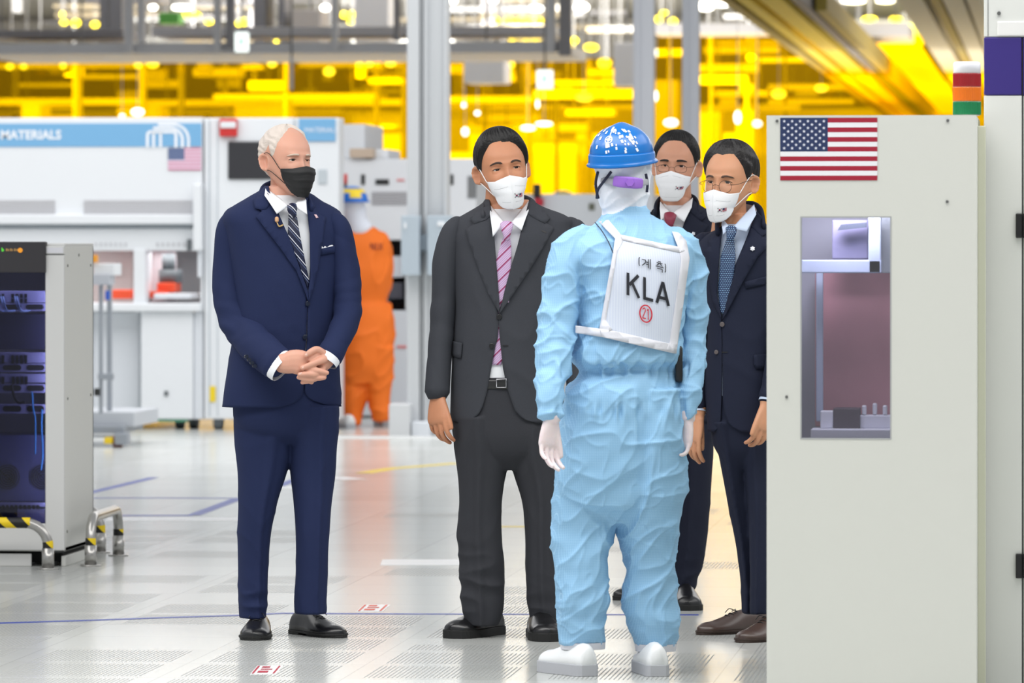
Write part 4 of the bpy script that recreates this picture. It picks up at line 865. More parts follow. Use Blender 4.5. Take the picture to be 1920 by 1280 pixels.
armL = P.T([(1100, 448, -.03, .045, .055), (1076, 462, -.05, .058, .065), (1062, 490, -.07, .064, .070), (1052, 546, -.08, .062, .068), (1044, 614, -.09, .063, .064), (1038, 666, -.12, .057, .060), (1032, 722, -.17, .046, .050), (1032, 748, -.19, .047, .050), (1034, 764, -.20, .036, .040), (1034, 779, -.205, .032, .034)], n=7, seg=44, up=tuple(P.D(0, -1, .05)))
armR = P.T([(1262, 450, .03, .045, .055), (1284, 466, .05, .052, .060), (1293, 500, .07, .052, .065), (1298, 550, .08, .051, .062), (1301, 620, .09, .046, .058), (1298, 680, .05, .040, .054), (1294, 726, .0, .036, .048), (1291, 748, -.02, .036, .046), (1289, 764, -.03, .028, .036), (1289, 779, -.035, .026, .030)], n=7, seg=44, up=tuple(P.D(0, -1, .05)))
cr = crumple(.008, [(*P.Lc(1145, 1010, -.1), .16, .012, (7, 7, 12)), (*P.Lc(1085, 1140, -.1), .10, .012, (7, 7, 16)), (*P.Lc(1222, 1140, -.1), .10, .012, (7, 7, 16)), (*P.Lc(1042, 620, -.1), .10, .010, (8, 8, 18)), (*P.Lc(1300, 600, 0), .10, .010, (8, 8, 18))])
ga = gather([P.z(690), P.z(768)], .007, 105, .026)
P.body = [Rings([(r[0], r[1], r[2], r[3]*.8, r[4]*.8, r[5]) for r in R.rows]).grid(30, 40), Rings([(r[0], r[1], r[2], r[3]*.8, r[4]*.8, r[5]) for r in hip.rows if r[0] > P.z(910)]).grid(20, 40), Rings([(r[0], r[1], r[2], r[3]*.7, r[4]*.7, r[5]) for r in lL.rows]).grid(30, 30), Rings([(r[0], r[1], r[2], r[3]*.7, r[4]*.7, r[5]) for r in lR.rows]).grid(30, 30), P.T([(1095, 452, -.04, .035), (1062, 490, -.07, .045), (1052, 546, -.08, .042), (1042, 640, -.10, .038), (1032, 722, -.17, .030), (1034, 782, -.205, .024)], seg=16), P.T([(1268, 454, .03, .035), (1293, 500, .07, .038), (1298, 560, .08, .036), (1299, 650, .07, .032), (1294, 726, .0, .026), (1288, 782, -.035, .02)], seg=16)]
merged('coverall', [R.grid(60, 110), hip.grid(40, 110), lL.grid(80, 80), lR.grid(80, 80), armL, armR],   .0045, CLEAN, P.root, smooth=4, post=lambda p, n: cr(p, n)+ga(p, n))
SB = lambda px, py, off: P.on(px, py, R, off, True)
BO = .013
VEST = mat('vest_cloth', (214, 222, 238), .7); nt, nd, ln, b = nodes_of(VEST); o_ = objxyz(nt); ln.new(mixcol(nt, mth(nt, 'LESS_THAN', mth(nt, 'FRACT', mth(nt, 'MULTIPLY', o_[0], 120)), .3), rgb(202, 210, 228), rgb(211, 218, 232)), b.inputs['Base Color'])
vp = lambda name, pl, m, off, th=.002, step=10, par=None: P.poly(name, pl, R, m, par, off=off, thick=th, step=step, back=True, bulge=lambda a, b: .004*noise.noise(Vector((a*.02, b*.012, 0))))
vest = vp('vest_panel', [(1156, 438), (1276, 464), (1290, 470), (1290, 500), (1266, 658), (1128, 622), (1140, 540)], VEST, BO)
TXT = mat('black_print', (28, 30, 40), .6); RED = mat('red_print', (196, 30, 52), .6)
for pl in ([(1122, 415), (1141, 412), (1162, 437), (1168, 452), (1158, 470), (1136, 600), (1148, 618), (1128, 632), (1124, 616), (1150, 470), (1153, 447)], [(1260, 434), (1273, 436), (1287, 452), (1293, 484), (1268, 663), (1250, 655), (1256, 640), (1277, 490), (1274, 470)],
           [(1160, 437), (1166, 442), (1275, 463), (1284, 470), (1276, 474), (1166, 450)], [(1079, 610), (1126, 616), (1150, 620), (1256, 644), (1262, 652), (1266, 663), (1130, 632), (1079, 624)]):
    vp('vest_border', pl, TRIM, BO+.002, .0016)
def on_vest(vf, cx, cy, kx, ky, sl, m, name='printed_lettering', off=BO+.006, sh=0.0):
    V = [SB(cx+a*kx+b*sh, cy-b*ky+a*kx*sl, off+.004*noise.noise(Vector(((cx+a*kx)*.02, cy*.012, 0)))) for a, b in vf[0]]
    return obj(name, (V, vf[1]), m, vest, smooth=False)
def letters(strokes, w):
    """thick straight strokes [(x0,y0,x1,y1)] -> flat polygons"""
    V, F = [], []
    for (a, b, c, d) in strokes:
        dx, dy = c-a, d-b; l = math.hypot(dx, dy); nx, ny = -dy/l*w/2, dx/l*w/2; k = len(V); N = max(2, int(l/.25))
        for i in range(N+1):
            t = i/N; V += [(a+dx*t+nx, b+dy*t+ny), (a+dx*t-nx, b+dy*t-ny)]
        for i in range(N): q = k+2*i; F.append((q, q+1, q+3, q+2))
    return V, F
KLA = [(-1.0, -.5, -1.0, .5), (-.93, -.02, -.47, .5), (-.80, .12, -.44, -.5), (-.16, .5, -.16, -.5), (-.22, -.44, .28, -.44), (.46, -.5, .77, .5), (.77, .5, 1.06, -.5), (.58, -.22, .95, -.22)]
on_vest(letters(KLA, .14), 1214.5, 542, 37, 42, .265, TXT)
HG = [(-1.42, .42, -1.50, .3), (-1.50, .3, -1.50, -.3), (-1.50, -.3, -1.42, -.42), (-1.22, .28, -.82, .28), (-.82, .28, -.86, 0), (-.86, 0, -1.20, -.32), (-.80, .12, -.58, .12), (-.80, -.08, -.58, -.08), (-.56, .45, -.56, -.45), (-.36, .5, -.36, -.5),
      (.42, .48, .72, .48), (.28, .34, .88, .34), (.58, .34, .30, .08), (.58, .34, .88, .08), (.20, -.02, .98, -.02), (.32, -.20, .86, -.20), (.86, -.20, .86, -.52), (1.12, .42, 1.20, .3), (1.20, .3, 1.20, -.3), (1.20, -.3, 1.12, -.42)]
on_vest(letters(HG, .09), 1226, 497, 18.5, 19, .26, TXT)
on_vest(letters([(-.42, .30, -.30, .46), (-.30, .46, -.12, .46), (-.12, .46, -.04, .28), (-.04, .28, -.44, -.44), (-.44, -.44, 0, -.44), (.16, .30, .32, .46), (.32, .46, .32, -.48)], .11), 1211, 588, 14, 21, .26, RED)
n_ = 40; V = []; F = []
for i in range(n_): a = 2*PI*i/n_; V += [(math.cos(a), math.sin(a)), (.80*math.cos(a), .86*math.sin(a))]
F = [(2*i, 2*((i+1) % n_), 2*((i+1) % n_)+1, 2*i+1) for i in range(n_)]; on_vest((V, F), 1211, 588, 12.5, 17, .15, RED, 'printed_ring')
# neckband, hood, helmet
obj('suit_collar', P.T([(1172, 408, 0, .078, .074), (1170, 396, .0, .070, .068), (1169, 384, 0, .067, .066)], n=5, seg=40, up=tuple(P.D(0, -1, .0)), cap=False), CLEAN, P.root)
hc = P.Lc(1167, 318, .0)
make_head(P, hc, 180-24, sc=1.02, skin=SKH, hair=None, eyes=False, ears=False)
neck_core(P, hc, r=.055)
hp = [xf(P.H @ Matrix.Scale(1.09, 4), head_grid(60, 40)), P.T([(1167, 330, .0, .084, .088), (1166, 356, .0, .083, .086), (1168, 378, .0, .078, .080), (1170, 394, 0, .071, .072), (1171, 404, 0, .074, .074)], n=5, seg=40, up=tuple(P.D(0, -1, 0)))]
merged('hood', hp, .005, HOODM, P.root, smooth=5, post=crumple(.007))
CORDM = mat('navy_cord', (30, 34, 60), .6)
obj('cord', tube([(*SB(a, b, .012), .0018) for a, b in ((1116, 417), (1128, 432), (1140, 452), (1148, 470), (1154, 486))], n=4, seg=8), CORDM, P.root)
HB = mat('blue_helmet', (0, 104, 184), .22, spec=.6); HWH = mat('helmet_white', (232, 238, 248), .35)
HM = P.H @ Matrix.Translation((0, .006, .052)) @ Matrix.Rotation(math.radians(-5), 4, 'X')
def dome(az, el, r=0.0):
    c = math.cos(el); x = (.0945+r)*math.sin(az)*c; y = -(.115+r)*math.cos(az)*c; z = (.090+r)*math.sin(el)
    z += .006*math.exp(-(x/.016)**2)*max(0, math.sin(el))**1.5*(1 if el > 0 else 0); return HM @ Vector((x, y, z))
V, F = [], []; A, Bn = 96, 30
for i in range(Bn+1):
    for j in range(A): V.append(dome(2*PI*j/A, (PI/2*.9999)*i/Bn))
for i in range(Bn):
    for j in range(A): a, b2 = i*A+j, i*A+(j+1) % A; F.append((a, b2, b2+A, a+A))
helmet = obj('hard_hat', (V, F), HB, P.root); solid(helmet, .004, 1)
V, F = [], []; pr = [(.006, .004), (.009, -.002), (.009, -.020), (.011, -.024), (.016, -.030), (.014, -.034), (.006, -.028), (.001, -.010)]
for j in range(A):
    az = 2*PI*j/A
    for r, dz in pr:
        br = max(0, math.cos(az))*.030 if r > .01 else 0
        V.append(HM @ Vector(((.0945+r)*math.sin(az), -(.115+r+br)*math.cos(az), dz-(.006*max(0, -math.cos(az)) if r > .01 else 0))))
n_ = len(pr)
for j in range(A):
    for k in range(n_): F.append((j*n_+k, j*n_+(k+1) % n_, ((j+1) % A)*n_+(k+1) % n_, ((j+1) % A)*n_+k))
o = obj('brim', (V, F), HB, helmet); outward(o.data)
# white marks on the shell; az=pi is the back of the head
rr = random.Random(4); V, F = [], []
def patch(az, el, w_, h_, rot=0.0):
    k = len(V)
    for i in range(3):
        for j in range(3):
            a, c = (i/2-.5)*w_, (j/2-.5)*h_; V.append(dome(az+(a*math.cos(rot)-c*math.sin(rot))/max(.25, math.cos(el)), el+a*math.sin(rot)+c*math.cos(rot), .0056))
    for i in range(2):
        for j in range(2): q = k+i*3+j; F.append((q, q+3, q+4, q+1))
for _ in range(90):
    s_ = rr.choice((-1, 1)); az = PI+s_*rr.uniform(.42, 1.5); el = rr.uniform(.10, 1.0); q = rr.uniform(.8, 1.7)
    patch(az-.45, el, .045*q, .075*q, s_*rr.uniform(.1, .4))
for az, el in ((2.75, .62), (2.6, .95), (2.72, .3), (2.9, .85), (2.55, 1.1), (2.45, .75)): patch(az, el, .07, .12)
AZ = PI-.50+.52
patch(AZ+.02, .98, .07, .20); patch(AZ+.02, .80, .035, .16)
for i in range(24):
    a = 2*PI*i/24; patch(AZ+.115*math.cos(a)/math.cos(.55), .55+.12*math.sin(a), .032, .03)
patch(AZ, .55, .03, .2); patch(AZ, .55, .2, .03); patch(AZ, .55, .10, .10)
o = obj('printed_mark', (V, F), HWH, helmet, smooth=False); outward(o.data)
PUR = mat('purple_plastic', (146, 100, 196), .35); GRP = mat('grey_strap', (158, 160, 168), .5)
HP = lambda px, py, dd: P.Lc(px, py, dd)
obj('head_strap', P.T([(1128, 336, -.055, .010, .003), (1150, 341, -.098, .012, .003), (1180, 343, -.108, .012, .003), (1204, 342, -.088, .011, .003), (1214, 341, -.05, .010, .003)], n=6, seg=14, up=tuple(P.D(0, -1, 0)), e=3), GRP, helmet)
obj('ratchet', P.T([(1152, 339, -.104, .017, .006), (1166, 341, -.112, .0185, .007), (1190, 343, -.112, .0185, .007), (1203, 344, -.100, .016, .006)], n=5, seg=20, up=tuple(P.D(0, -1, 0)), e=4), PUR, helmet)
kn = HP(1181, 342, -.118); kd = P.D(0, -1, 0); n_ = 12; V = []
for q, sc in ((0, 1), (.010, .92)):
    for i in range(n_):
        a = 2*PI*i/n_; r_ = (.0155 if i % 2 == 0 else .0125)*sc; V.append(kn+kd*q+P.D(math.cos(a)*r_, 0, math.sin(a)*r_))
o = obj('knob', (V, [(i, (i+1) % n_, n_+(i+1) % n_, n_+i) for i in range(n_)]+[tuple(range(n_, 2*n_))]), PUR, helmet, smooth=False); outward(o.data)
for pl in ([(1146, 322, -.09), (1132, 340, -.082), (1121, 356, -.06), (1119, 372, -.04)], [(1121, 322, -.06), (1117, 342, -.05), (1119, 360, -.045), (1122, 372, -.04)], [(1211, 326, -.05), (1214, 344, -.045), (1213, 360, -.04)]):
    obj('chin_strap', P.T([(*q, .0045, .0015) for q in pl], n=5, seg=10, up=tuple(P.D(0, -1, 0))), CORDM, helmet)
# gloves, shoe covers, shoes, pager
GLOVE = mat('white_glove', (226, 212, 214), .55, bump=.3, bscale=80, sss=.2)
g = merged('glove', [P.T([(1034, 772, -.2, .029), (1034, 786, -.207, .029)], n=3, seg=20), hand_vf(P.Lc(1034, 786, -.207), P.D(-.12, -.05, -1), P.D(.75, .62, -.1), P.D(.80, -.15, -.1), .98, curls=(.40, .42, .42, .40), thumb=(.28, .15), tcurl=.05)], .0028, GLOVE, P.root, smooth=3)
g = merged('glove', [P.T([(1289, 774, -.035, .026), (1288, 786, -.037, .027)], n=3, seg=20), hand_vf(P.Lc(1286, 786, -.037), P.D(-.15, -.05, -1), P.D(-.75, .62, -.1), P.D(-.8, -.1, 0), .95, curls=(.5, .5, .5, .5))], .0028, GLOVE, P.root, smooth=3)
WSH = mat('white_shoe', (236, 238, 240), .4, bump=.1, bscale=200); GSO = mat('grey_rubber', (176, 178, 184), .55)
s1 = shoe(P, 1024, 1257, -150, WSH, GSO, .28, .105, style='round', sole_t=.034, h=.098); s2 = shoe(P, 1209, 1256, -171, WSH, GSO, .28, .098, style='round', sole_t=.034, h=.098)
obj('trouser_hem', P.rings([(1216, 1052, 1134, .067, 2.1, -.03), (1203, 1050, 1135, .072, 2.1, -.03)]).grid(4, 60, cap=False), TRIM, P.root); obj('trouser_hem', P.rings([(1220, 1192, 1267, .065, 2.1, .03), (1206, 1190, 1269, .070, 2.1, .03)]).grid(4, 60, cap=False), TRIM, P.root)
obj('sock', P.T([(1088, 1195, -.03, .042, .045), (1088, 1240, -.03, .036, .036)], n=3, seg=24), WSH, P.root); obj('sock', P.T([(1230, 1198, .03, .038, .045), (1229, 1242, .03, .034, .040)], n=3, seg=24), WSH, P.root)
pg = P.Lc(1273, 682, -.04); a = P.D(1, 0, 0); V = []
o = obj('radio', P.T([(1273, 653, -.035, .012, .014), (1273, 712, -.035, .012, .014)], n=1, seg=24, up=tuple(P.D(0, -1, 0)), e=6, flat=True), BLACK, P.root)
obj('antenna', P.T([(1270, 655, -.035, .003), (1270, 626, -.035, .0025)], n=1, seg=10, flat=True), BLACK, o)
finish_body(P, .004)
# ------------------------------------------------------------------ the hall
def st(o, kind='structure'): o['kind'] = kind; return o
def pb(name, x0, y0, x1, y1, Y, dep, m, parent=None, w=.006, front=0.0):
    """box whose front face lies on the plane y = Y - front between the pixels (x0,y0) and (x1,y1)"""
    Yf = Y-front; a = yp(x0, y0, Yf); b = yp(x1, y1, Yf); o = bbox(name, (a.x, b.x, Yf, Yf+dep, b.z, a.z), m, parent, w)
    if parent is not None and parent.type == 'EMPTY': o.location = -parent.location
    elif parent is not None: o.location = (0, 0, 0)
    return o
def ppoly(name, pts, Y, m, parent, th=.004):
    """flat plate on the plane y = Y outlined by pixels"""
    V = [yp(a, b, Y) for a, b in pts]; n = len(V); V2 = [v+Vector((0, th, 0)) for v in V]
    o = obj(name, (V+V2, [tuple(range(n)), tuple(range(2*n-1, n-1, -1))]+[(i, (i+1) % n, n+(i+1) % n, n+i) for i in range(n)]), m, parent, smooth=False); outward(o.data)
    if parent is not None and parent.type == 'EMPTY': o.location = -parent.location
    return o
def root_at(name, px, Y, label, cat, group=None): p = yp(px, 800, Y); return empty(name, (p.x, Y, 0), 0, label, cat, group)
# floor
FLM = mat('raised_floor_tiles', (200, 202, 199), .2, spec=.30); nt, nd, ln, b = nodes_of(FLM)
o_ = objxyz(nt); X0 = gp(393, 1241).x-.065; Y0 = gp(415, 1243.5).y
fx = mth(nt, 'DIVIDE', mth(nt, 'SUBTRACT', o_[0], X0), .6); fy = mth(nt, 'DIVIDE', mth(nt, 'SUBTRACT', o_[1], Y0), .6)
cx = mth(nt, 'FLOOR', fx); cy = mth(nt, 'FLOOR', fy); ux = mth(nt, 'FRACT', fx); uy = mth(nt, 'FRACT', fy)
cmb = nd.new('ShaderNodeCombineXYZ'); ln.new(cx, cmb.inputs[0]); ln.new(cy, cmb.inputs[1]); wn = nd.new('ShaderNodeTexWhiteNoise'); ln.new(cmb.outputs[0], wn.inputs[0])
near = mth(nt, 'MULTIPLY', mth(nt, 'SUBTRACT', 30.5, o_[1]), .058)
perf = mth(nt, 'LESS_THAN', wn.outputs[0], near)
ins = mth(nt, 'MULTIPLY', mth(nt, 'LESS_THAN', mth(nt, 'ABSOLUTE', mth(nt, 'SUBTRACT', ux, .5)), .40), mth(nt, 'LESS_THAN', mth(nt, 'ABSOLUTE', mth(nt, 'SUBTRACT', uy, .5)), .41))
slot = mth(nt, 'LESS_THAN', mth(nt, 'FRACT', mth(nt, 'MULTIPLY', ux, 40)), .36)
slot = mth(nt, 'MULTIPLY', mth(nt, 'MULTIPLY', slot, ins), perf)
seam = mth(nt, 'MAXIMUM', mth(nt, 'GREATER_THAN', mth(nt, 'ABSOLUTE', mth(nt, 'SUBTRACT', ux, .5)), .4955), mth(nt, 'GREATER_THAN', mth(nt, 'ABSOLUTE', mth(nt, 'SUBTRACT', uy, .5)), .494))
tone = mixcol(nt, wn.outputs[0], rgb(196, 198, 194), rgb(206, 208, 205)); c1 = mixcol(nt, mth(nt, 'MULTIPLY', seam, .35), tone, rgb(120, 122, 120)); c2 = mixcol(nt, mth(nt, 'MULTIPLY', slot, .62), c1, rgb(98, 100, 98)); ln.new(c2, b.inputs['Base Color'])
nz = nd.new('ShaderNodeTexNoise'); nz.inputs['Scale'].default_value = 2.2; nz.inputs['Detail'].default_value = 4
rgh = mth(nt, 'ADD', mth(nt, 'ADD', mth(nt, 'MULTIPLY', nz.outputs[0], .12), .13), mth(nt, 'MULTIPLY', slot, .25)); ln.new(rgh, b.inputs['Roughness'])
st(obj('floor', box(-40, 34, -3, 136, -.05, 0), FLM, None, False))
WALLM = mat('far_wall_paint', (176, 172, 166), .8); CEILM = mat('ceiling_panel', (196, 192, 188), .8, var=.25, vscale=.5)
st(obj('wall_back', box(-40, 34, 136, 136.3, 0, 8), WALLM, None, False)); st(obj('ceiling', box(-40, 34, 54, 136, 6.9, 7.1), CEILM, None, False))
st(obj('wall_left', box(-40.3, -40, 62, 136, 0, 7), WALLM, None, False)); st(obj('wall_right', box(34, 34.3, 62, 136, 0, 7), WALLM, None, False))
# tape and stickers on the floor
TAPEB = mat('blue_floor_tape', (66, 84, 168), .35); TAPEW = mat('white_floor_tape', (244, 245, 246), .3); TAPEY = mat('yellow_floor_tape', (232, 206, 70), .35)
def tape(pts, wd, m, label, z=.0015, group=None):
    G = [gp(*p) for p in pts]; V, F = [], []
    for i, p in enumerate(G):
        t = (G[min(i+1, len(G)-1)]-G[max(i-1, 0)]).normalized(); n = Vector((-t.y, t.x, 0))*wd/2; V += [p+n+Vector((0, 0, z)), p-n+Vector((0, 0, z)), p+n, p-n]
    for i in range(len(G)-1): a = 4*i; F += [(a, a+1, a+5, a+4), (a, a+4, a+6, a+2), (a+1, a+3, a+7, a+5)]
    o = obj('floor_tape', (V, F), m, None, False); outward(o.data); tag(o, label, 'floor tape', group); return o
tape([(-30, 1169), (160, 1163), (300, 1158), (444, 1153.5), (530, 1149.5), (700, 1150.5), (860, 1151), (1310, 1152.5)], .05, TAPEB, 'thin blue tape line on the floor running behind the shoes of the standing men')
tape([(120, 933.5), (300, 933), (448, 934)], .06, TAPEB, 'short blue floor tape line, farther of the two level ones left of the navy suit'); tape([(448, 934), (362, 966)], .07, TAPEB, 'slanting blue floor tape closing the marked corner left of the navy trousers')
tape([(120, 966.5), (362, 966)], .09, TAPEB, 'blue floor tape beside the white strip left of the navy trousers'); tape([(150, 928), (288, 895)], .06, TAPEB, 'faint slanting blue floor tape farther back beside the grey equipment cart')
tape([(522, 911), (560, 897)], .07, TAPEB, 'small piece of blue floor tape seen between the navy trouser legs')
tape([(200, 973), (455, 973)], .30, TAPEW, 'wide white floor strip along the blue tape left of the navy trousers'); tape([(505, 914), (600, 914)], .30, TAPEW, 'white floor strip seen between the navy trouser legs'); tape([(620, 897), (668, 896)], .30, TAPEW, 'short white floor strip right behind the navy trousers')
tape([(715, 1054), (868, 1054)], .42, TAPEW, 'large white floor patch left of the grey trousers'); tape([(680, 887), (735, 878), (860, 868)], .10, TAPEY, 'yellow floor tape slanting towards the big grey column')
tape([(940, 987), (990, 987)], .10, TAPEY, 'small yellow floor mark seen between the grey trouser legs')
def sticker(cx, cy, w_, h_, m1, label):
    c = gp(cx, cy); P0 = [gp(cx-w_/2, cy+h_/2), gp(cx+w_*.28, cy+h_/2), gp(cx+w_/2, cy-h_/2), gp(cx-w_*.28, cy-h_/2)]; z = Vector((0, 0, .0012)); o = obj('floor_sticker', ([p+z for p in P0]+P0, [(0, 1, 2, 3), (0, 4, 5, 1), (1, 5, 6, 2), (2, 6, 7, 3), (3, 7, 4, 0)]), TAPEW, None, False); tag(o, label, 'sticker')
    q = lambda u, v: (P0[0]*(1-u)+P0[1]*u)*(1-v)+(P0[3]*(1-u)+P0[2]*u)*v+z*1.6; V, F = [], []
    for (u0, v0, u1, v1) in ((.04, .05, .12, .95), (.22, .15, .62, .38), (.26, .50, .70, .62), (.24, .72, .55, .90), (.84, .05, .92, .95)): k = len(V); V += [q(u0, v0), q(u1, v0), q(u1, v1), q(u0, v1)]; F.append((k, k+1, k+2, k+3))
    obj('printed_mark', (V, F), m1, o, False)
sticker(700, 1140, 64, 13, mat('orange_print', (228, 92, 66), .5), 'orange printed sticker on the floor right of the navy suit shoes'); sticker(500, 1256, 62, 16, mat('crimson_print', (170, 40, 60), .5), 'red and white sticker on the floor below the left black shoe')
# ------------------------------------------------------------------ server rack on the left
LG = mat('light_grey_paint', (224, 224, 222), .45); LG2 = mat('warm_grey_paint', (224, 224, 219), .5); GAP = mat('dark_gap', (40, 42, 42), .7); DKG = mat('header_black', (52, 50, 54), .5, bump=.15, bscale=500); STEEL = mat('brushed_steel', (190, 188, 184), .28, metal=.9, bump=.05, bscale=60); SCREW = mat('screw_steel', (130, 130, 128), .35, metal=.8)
YR = gp(121, 1062).y; rk = root_at('server_rack', 20, YR, 'light grey server rack with a dark glass door at the left edge', 'server rack')
a = yp(-170, 456, YR); bq = yp(121, 1034, YR); DR = gp(174, 1037).y-YR; DR = .72
def rb(name, x0, y0, x1, y1, f, dep, m, w=.003): return pb(name, x0, y0, x1, y1, YR, dep, m, rk, w, f)
xl, xr, zt, zb = a.x, bq.x, a.z, bq.z
def rbox(name, x0, x1, y0, y1, z0, z1, m, w=.003): o = bbox(name, (x0, x1, y0, y1, z0, z1), m, rk, w); o.location = -rk.location; return o
rbox('side_panel', xr-.02, xr, YR+.02, YR+DR, zb, zt-.012, LG2); rbox('side_panel', xl, xl+.02, YR+.02, YR+DR, zb, zt-.012, LG2); rbox('back_panel', xl, xr, YR+DR-.02, YR+DR, zb, zt-.01, LG2); rbox('top_panel', xl, xr, YR+.01, YR+DR, zt-.012, zt, LG); rbox('bottom_panel', xl, xr, YR+.02, YR+DR, zb, zb+.02, LG2)
xg = yp(86, 600, YR).x; zg0 = yp(86, 981, YR).z; zg1 = yp(86, 511, YR).z; ztop = yp(86, 453, YR).z; xg0 = xl+.08
V = box(xl, xr, YR, YR+.02, zb, yp(86, 478, YR).z)
fr = obj('front_frame', join([box(xg, xr, YR-.012, YR+.02, zb+.006, yp(86, 478, YR).z), box(xl, xg0, YR-.012, YR+.02, zb+.006, yp(86, 478, YR).z), box(xg0, xg, YR-.012, YR+.02, zb+.006, zg0)]), LG, rk, False); fr.location = -rk.location; bev(fr, .003)
rbox('front_strip', xg+.002, xr, YR-.014, YR+.02, yp(86, 476, YR).z, yp(86, 461, YR).z, LG); rbox('seam_line', xg, xr, YR-.0125, YR-.011, zb-.004, zb+.004, GAP, 0)
rbox('header_panel', xl, xg+.003, YR-.030, YR+.02, zg1, ztop, DKG, .004)
DG = mat('door_glass', (40, 44, 70), .03)
if 'mixed' not in DG:
    nt, nd, ln, b = nodes_of(DG); tr = nd.new('ShaderNodeBsdfTransparent'); tr.inputs[0].default_value = (.32, .33, .48, 1); gl = nd.new('ShaderNodeBsdfGlossy'); gl.inputs['Roughness'].default_value = .03; mx = nd.new('ShaderNodeMixShader'); mx.inputs[0].default_value = .035; ln.new(tr.outputs[0], mx.inputs[1]); ln.new(gl.outputs[0], mx.inputs[2]); ln.new(mx.outputs[0], nd['Material Output'].inputs[0]); DG['mixed'] = 1
rbox('glass_door', xg0, xg, YR-.006, YR, zg0, zg1, DG, 0)
l = area('rack_fill_light', (xg-.25, YR+.06, ztop-.12), (math.radians(-12), 0, 0), .5, .06, 1.5, (1, .97, 1)); l.parent = rk; l.location = Vector(l.location)-rk.location  # two unseen fills added inside so the rack equipment shows
l = area('rack_fill_light', (xg+.01, YR+.06, (zg0+zg1)/2), (0, math.radians(90), 0), 1.0, .05, 2.6, (1, .97, 1)); l.parent = rk; l.location = Vector(l.location)-rk.location
# equipment behind the glass
def slotted(name, y0, y1, holes, m, ports=None, f=-.10):
    Yp = YR+.10; A = yp(-150, y0, Yp); B = yp(84, y1, Yp); o = rbox(name, A.x, B.x, Yp, Yp+.02, B.z, A.z, m, .002); parts = []
    for (x0, x1) in holes:
        pa, pc = yp(x0, (y0+y1)/2, Yp-.003), yp(x1, (y0+y1)/2, Yp-.003); hh = (A.z-B.z)*.33; pts = []
        for k in range(24):
            t = 2*PI*k/24; cx_ = pa.x+hh if math.cos(t) < 0 else pc.x-hh; pts.append(Vector((cx_+hh*math.cos(t), Yp-.003, pa.z+hh*math.sin(t))))
        parts.append((pts, [tuple(range(24))]))
    if parts: q = obj('cut_out', join(parts), GAP, o, False)
    if ports:
        pr = []
        for (x0, x1, rows) in ports:
            n = int((x1-x0)/8.2)
            for r_ in range(rows):
                for k in range(n):
                    pa = yp(x0+k*8.2, y0+4+(y1-y0-4)*r_/rows, Yp-.004); pr.append(box(pa.x, pa.x+.012, Yp-.004, Yp-.001, pa.z-.022, pa.z-.004))
        obj('port', join(pr), GAP, o, False)
    return o
LAV = mat('lavender_panel', (196, 196, 222), .5); DRK = mat('dark_chassis', (66, 68, 90), .6)
slotted('patch_panel', 545, 567, [], LAV, [(-30, 18, 2), (21, 54, 2)]); slotted('cable_manager', 568, 583, [(-60, -20), (8, 40), (48, 82)], LAV)
rbox('switch_unit', yp(-150, 600, YR+.12).x, yp(84, 600, YR+.12).x, YR+.12, YR+.4, yp(0, 655, YR+.12).z, yp(0, 588, YR+.12).z, DRK)
slotted('patch_panel', 660, 680, [], LAV, [(-30, 18, 2), (21, 56, 2)]); slotted('cable_manager', 681, 697, [(-60, -10), (5, 40), (50, 83)], LAV); slotted('patch_panel', 700, 717, [], LAV, [(-30, 18, 2), (22, 58, 2)]); slotted('cable_manager', 719, 736, [(-60, -10), (5, 40), (50, 83)], LAV); slotted('cable_manager', 757, 775, [(-60, -10), (5, 40), (50, 83)], LAV)
rbox('equipment_case', yp(-150, 600, YR+.16).x, yp(84, 600, YR+.16).x, YR+.16, YR+.5, yp(0, 940, YR+.16).z, yp(0, 815, YR+.16).z, mat('slate_case', (110, 116, 156), .6)); slotted('perforated_bar', 941, 950, [], LAV, [(-30, 84, 1)])
rbox('equipment_case', yp(-150, 600, YR+.14).x, yp(32, 600, YR+.14).x, YR+.14, YR+.5, yp(0, 980, YR+.14).z, yp(0, 953, YR+.14).z, DRK)
rbox('equipment_case', yp(32, 600, YR+.14).x, yp(84, 600, YR+.14).x, YR+.14, YR+.5, yp(0, 980, YR+.14).z, yp(0, 953, YR+.14).z, LAV)
for cxp in (14, 80):
    c = yp(cxp, 894, YR+.15); parts = [tube([(c.x+r_*math.cos(t), YR+.152, c.z+r_*math.sin(t), .0022) for t in np.linspace(0, 2*PI, 33)], flat=True, seg=6, cap=False) for r_ in (.012, .022, .032, .042, .052)]+[tube([(c.x-.04, YR+.15, c.z+.035, .002), (c.x+.04, YR+.15, c.z-.035, .002)], n=1, seg=6, flat=True)]
    o = obj('fan_grille', join(parts), mat('fan_wire', (30, 30, 36), .4), rk); o.location = -rk.location
CAB = mat('pale_blue_cable', (176, 206, 240), .5)
for x0, x1 in ((2, 12), (6, 16), (28, 40), (32, 44), (-6, 4)):
    pts = [yp(x0, 556, YR+.07), yp(x0+2, 566, YR+.05), yp((x0+x1)/2, 578, YR+.05), yp(x1, 583, YR+.06), yp(x1+12, 582, YR+.08)]; o = obj('network_cable', tube([(*p, .0035) for p in pts], n=5, seg=8), CAB, rk); o.location = -rk.location
for pl in ([(60, 735), (62, 765), (66, 790), (66, 850)], [(79, 768), (78, 800), (80, 850), (77, 880)]): o = obj('network_cable', tube([(*yp(*p, YR+.09), .004) for p in pl], n=5, seg=8), mat('teal_cable', (60, 150, 200), .5), rk); o.location = -rk.location
for pl in ([(22, 722), (26, 740), (34, 754), (46, 754)],): o = obj('network_cable', tube([(*yp(*p, YR+.07), .006) for p in pl], n=5, seg=8), BLACK, rk); o.location = -rk.location
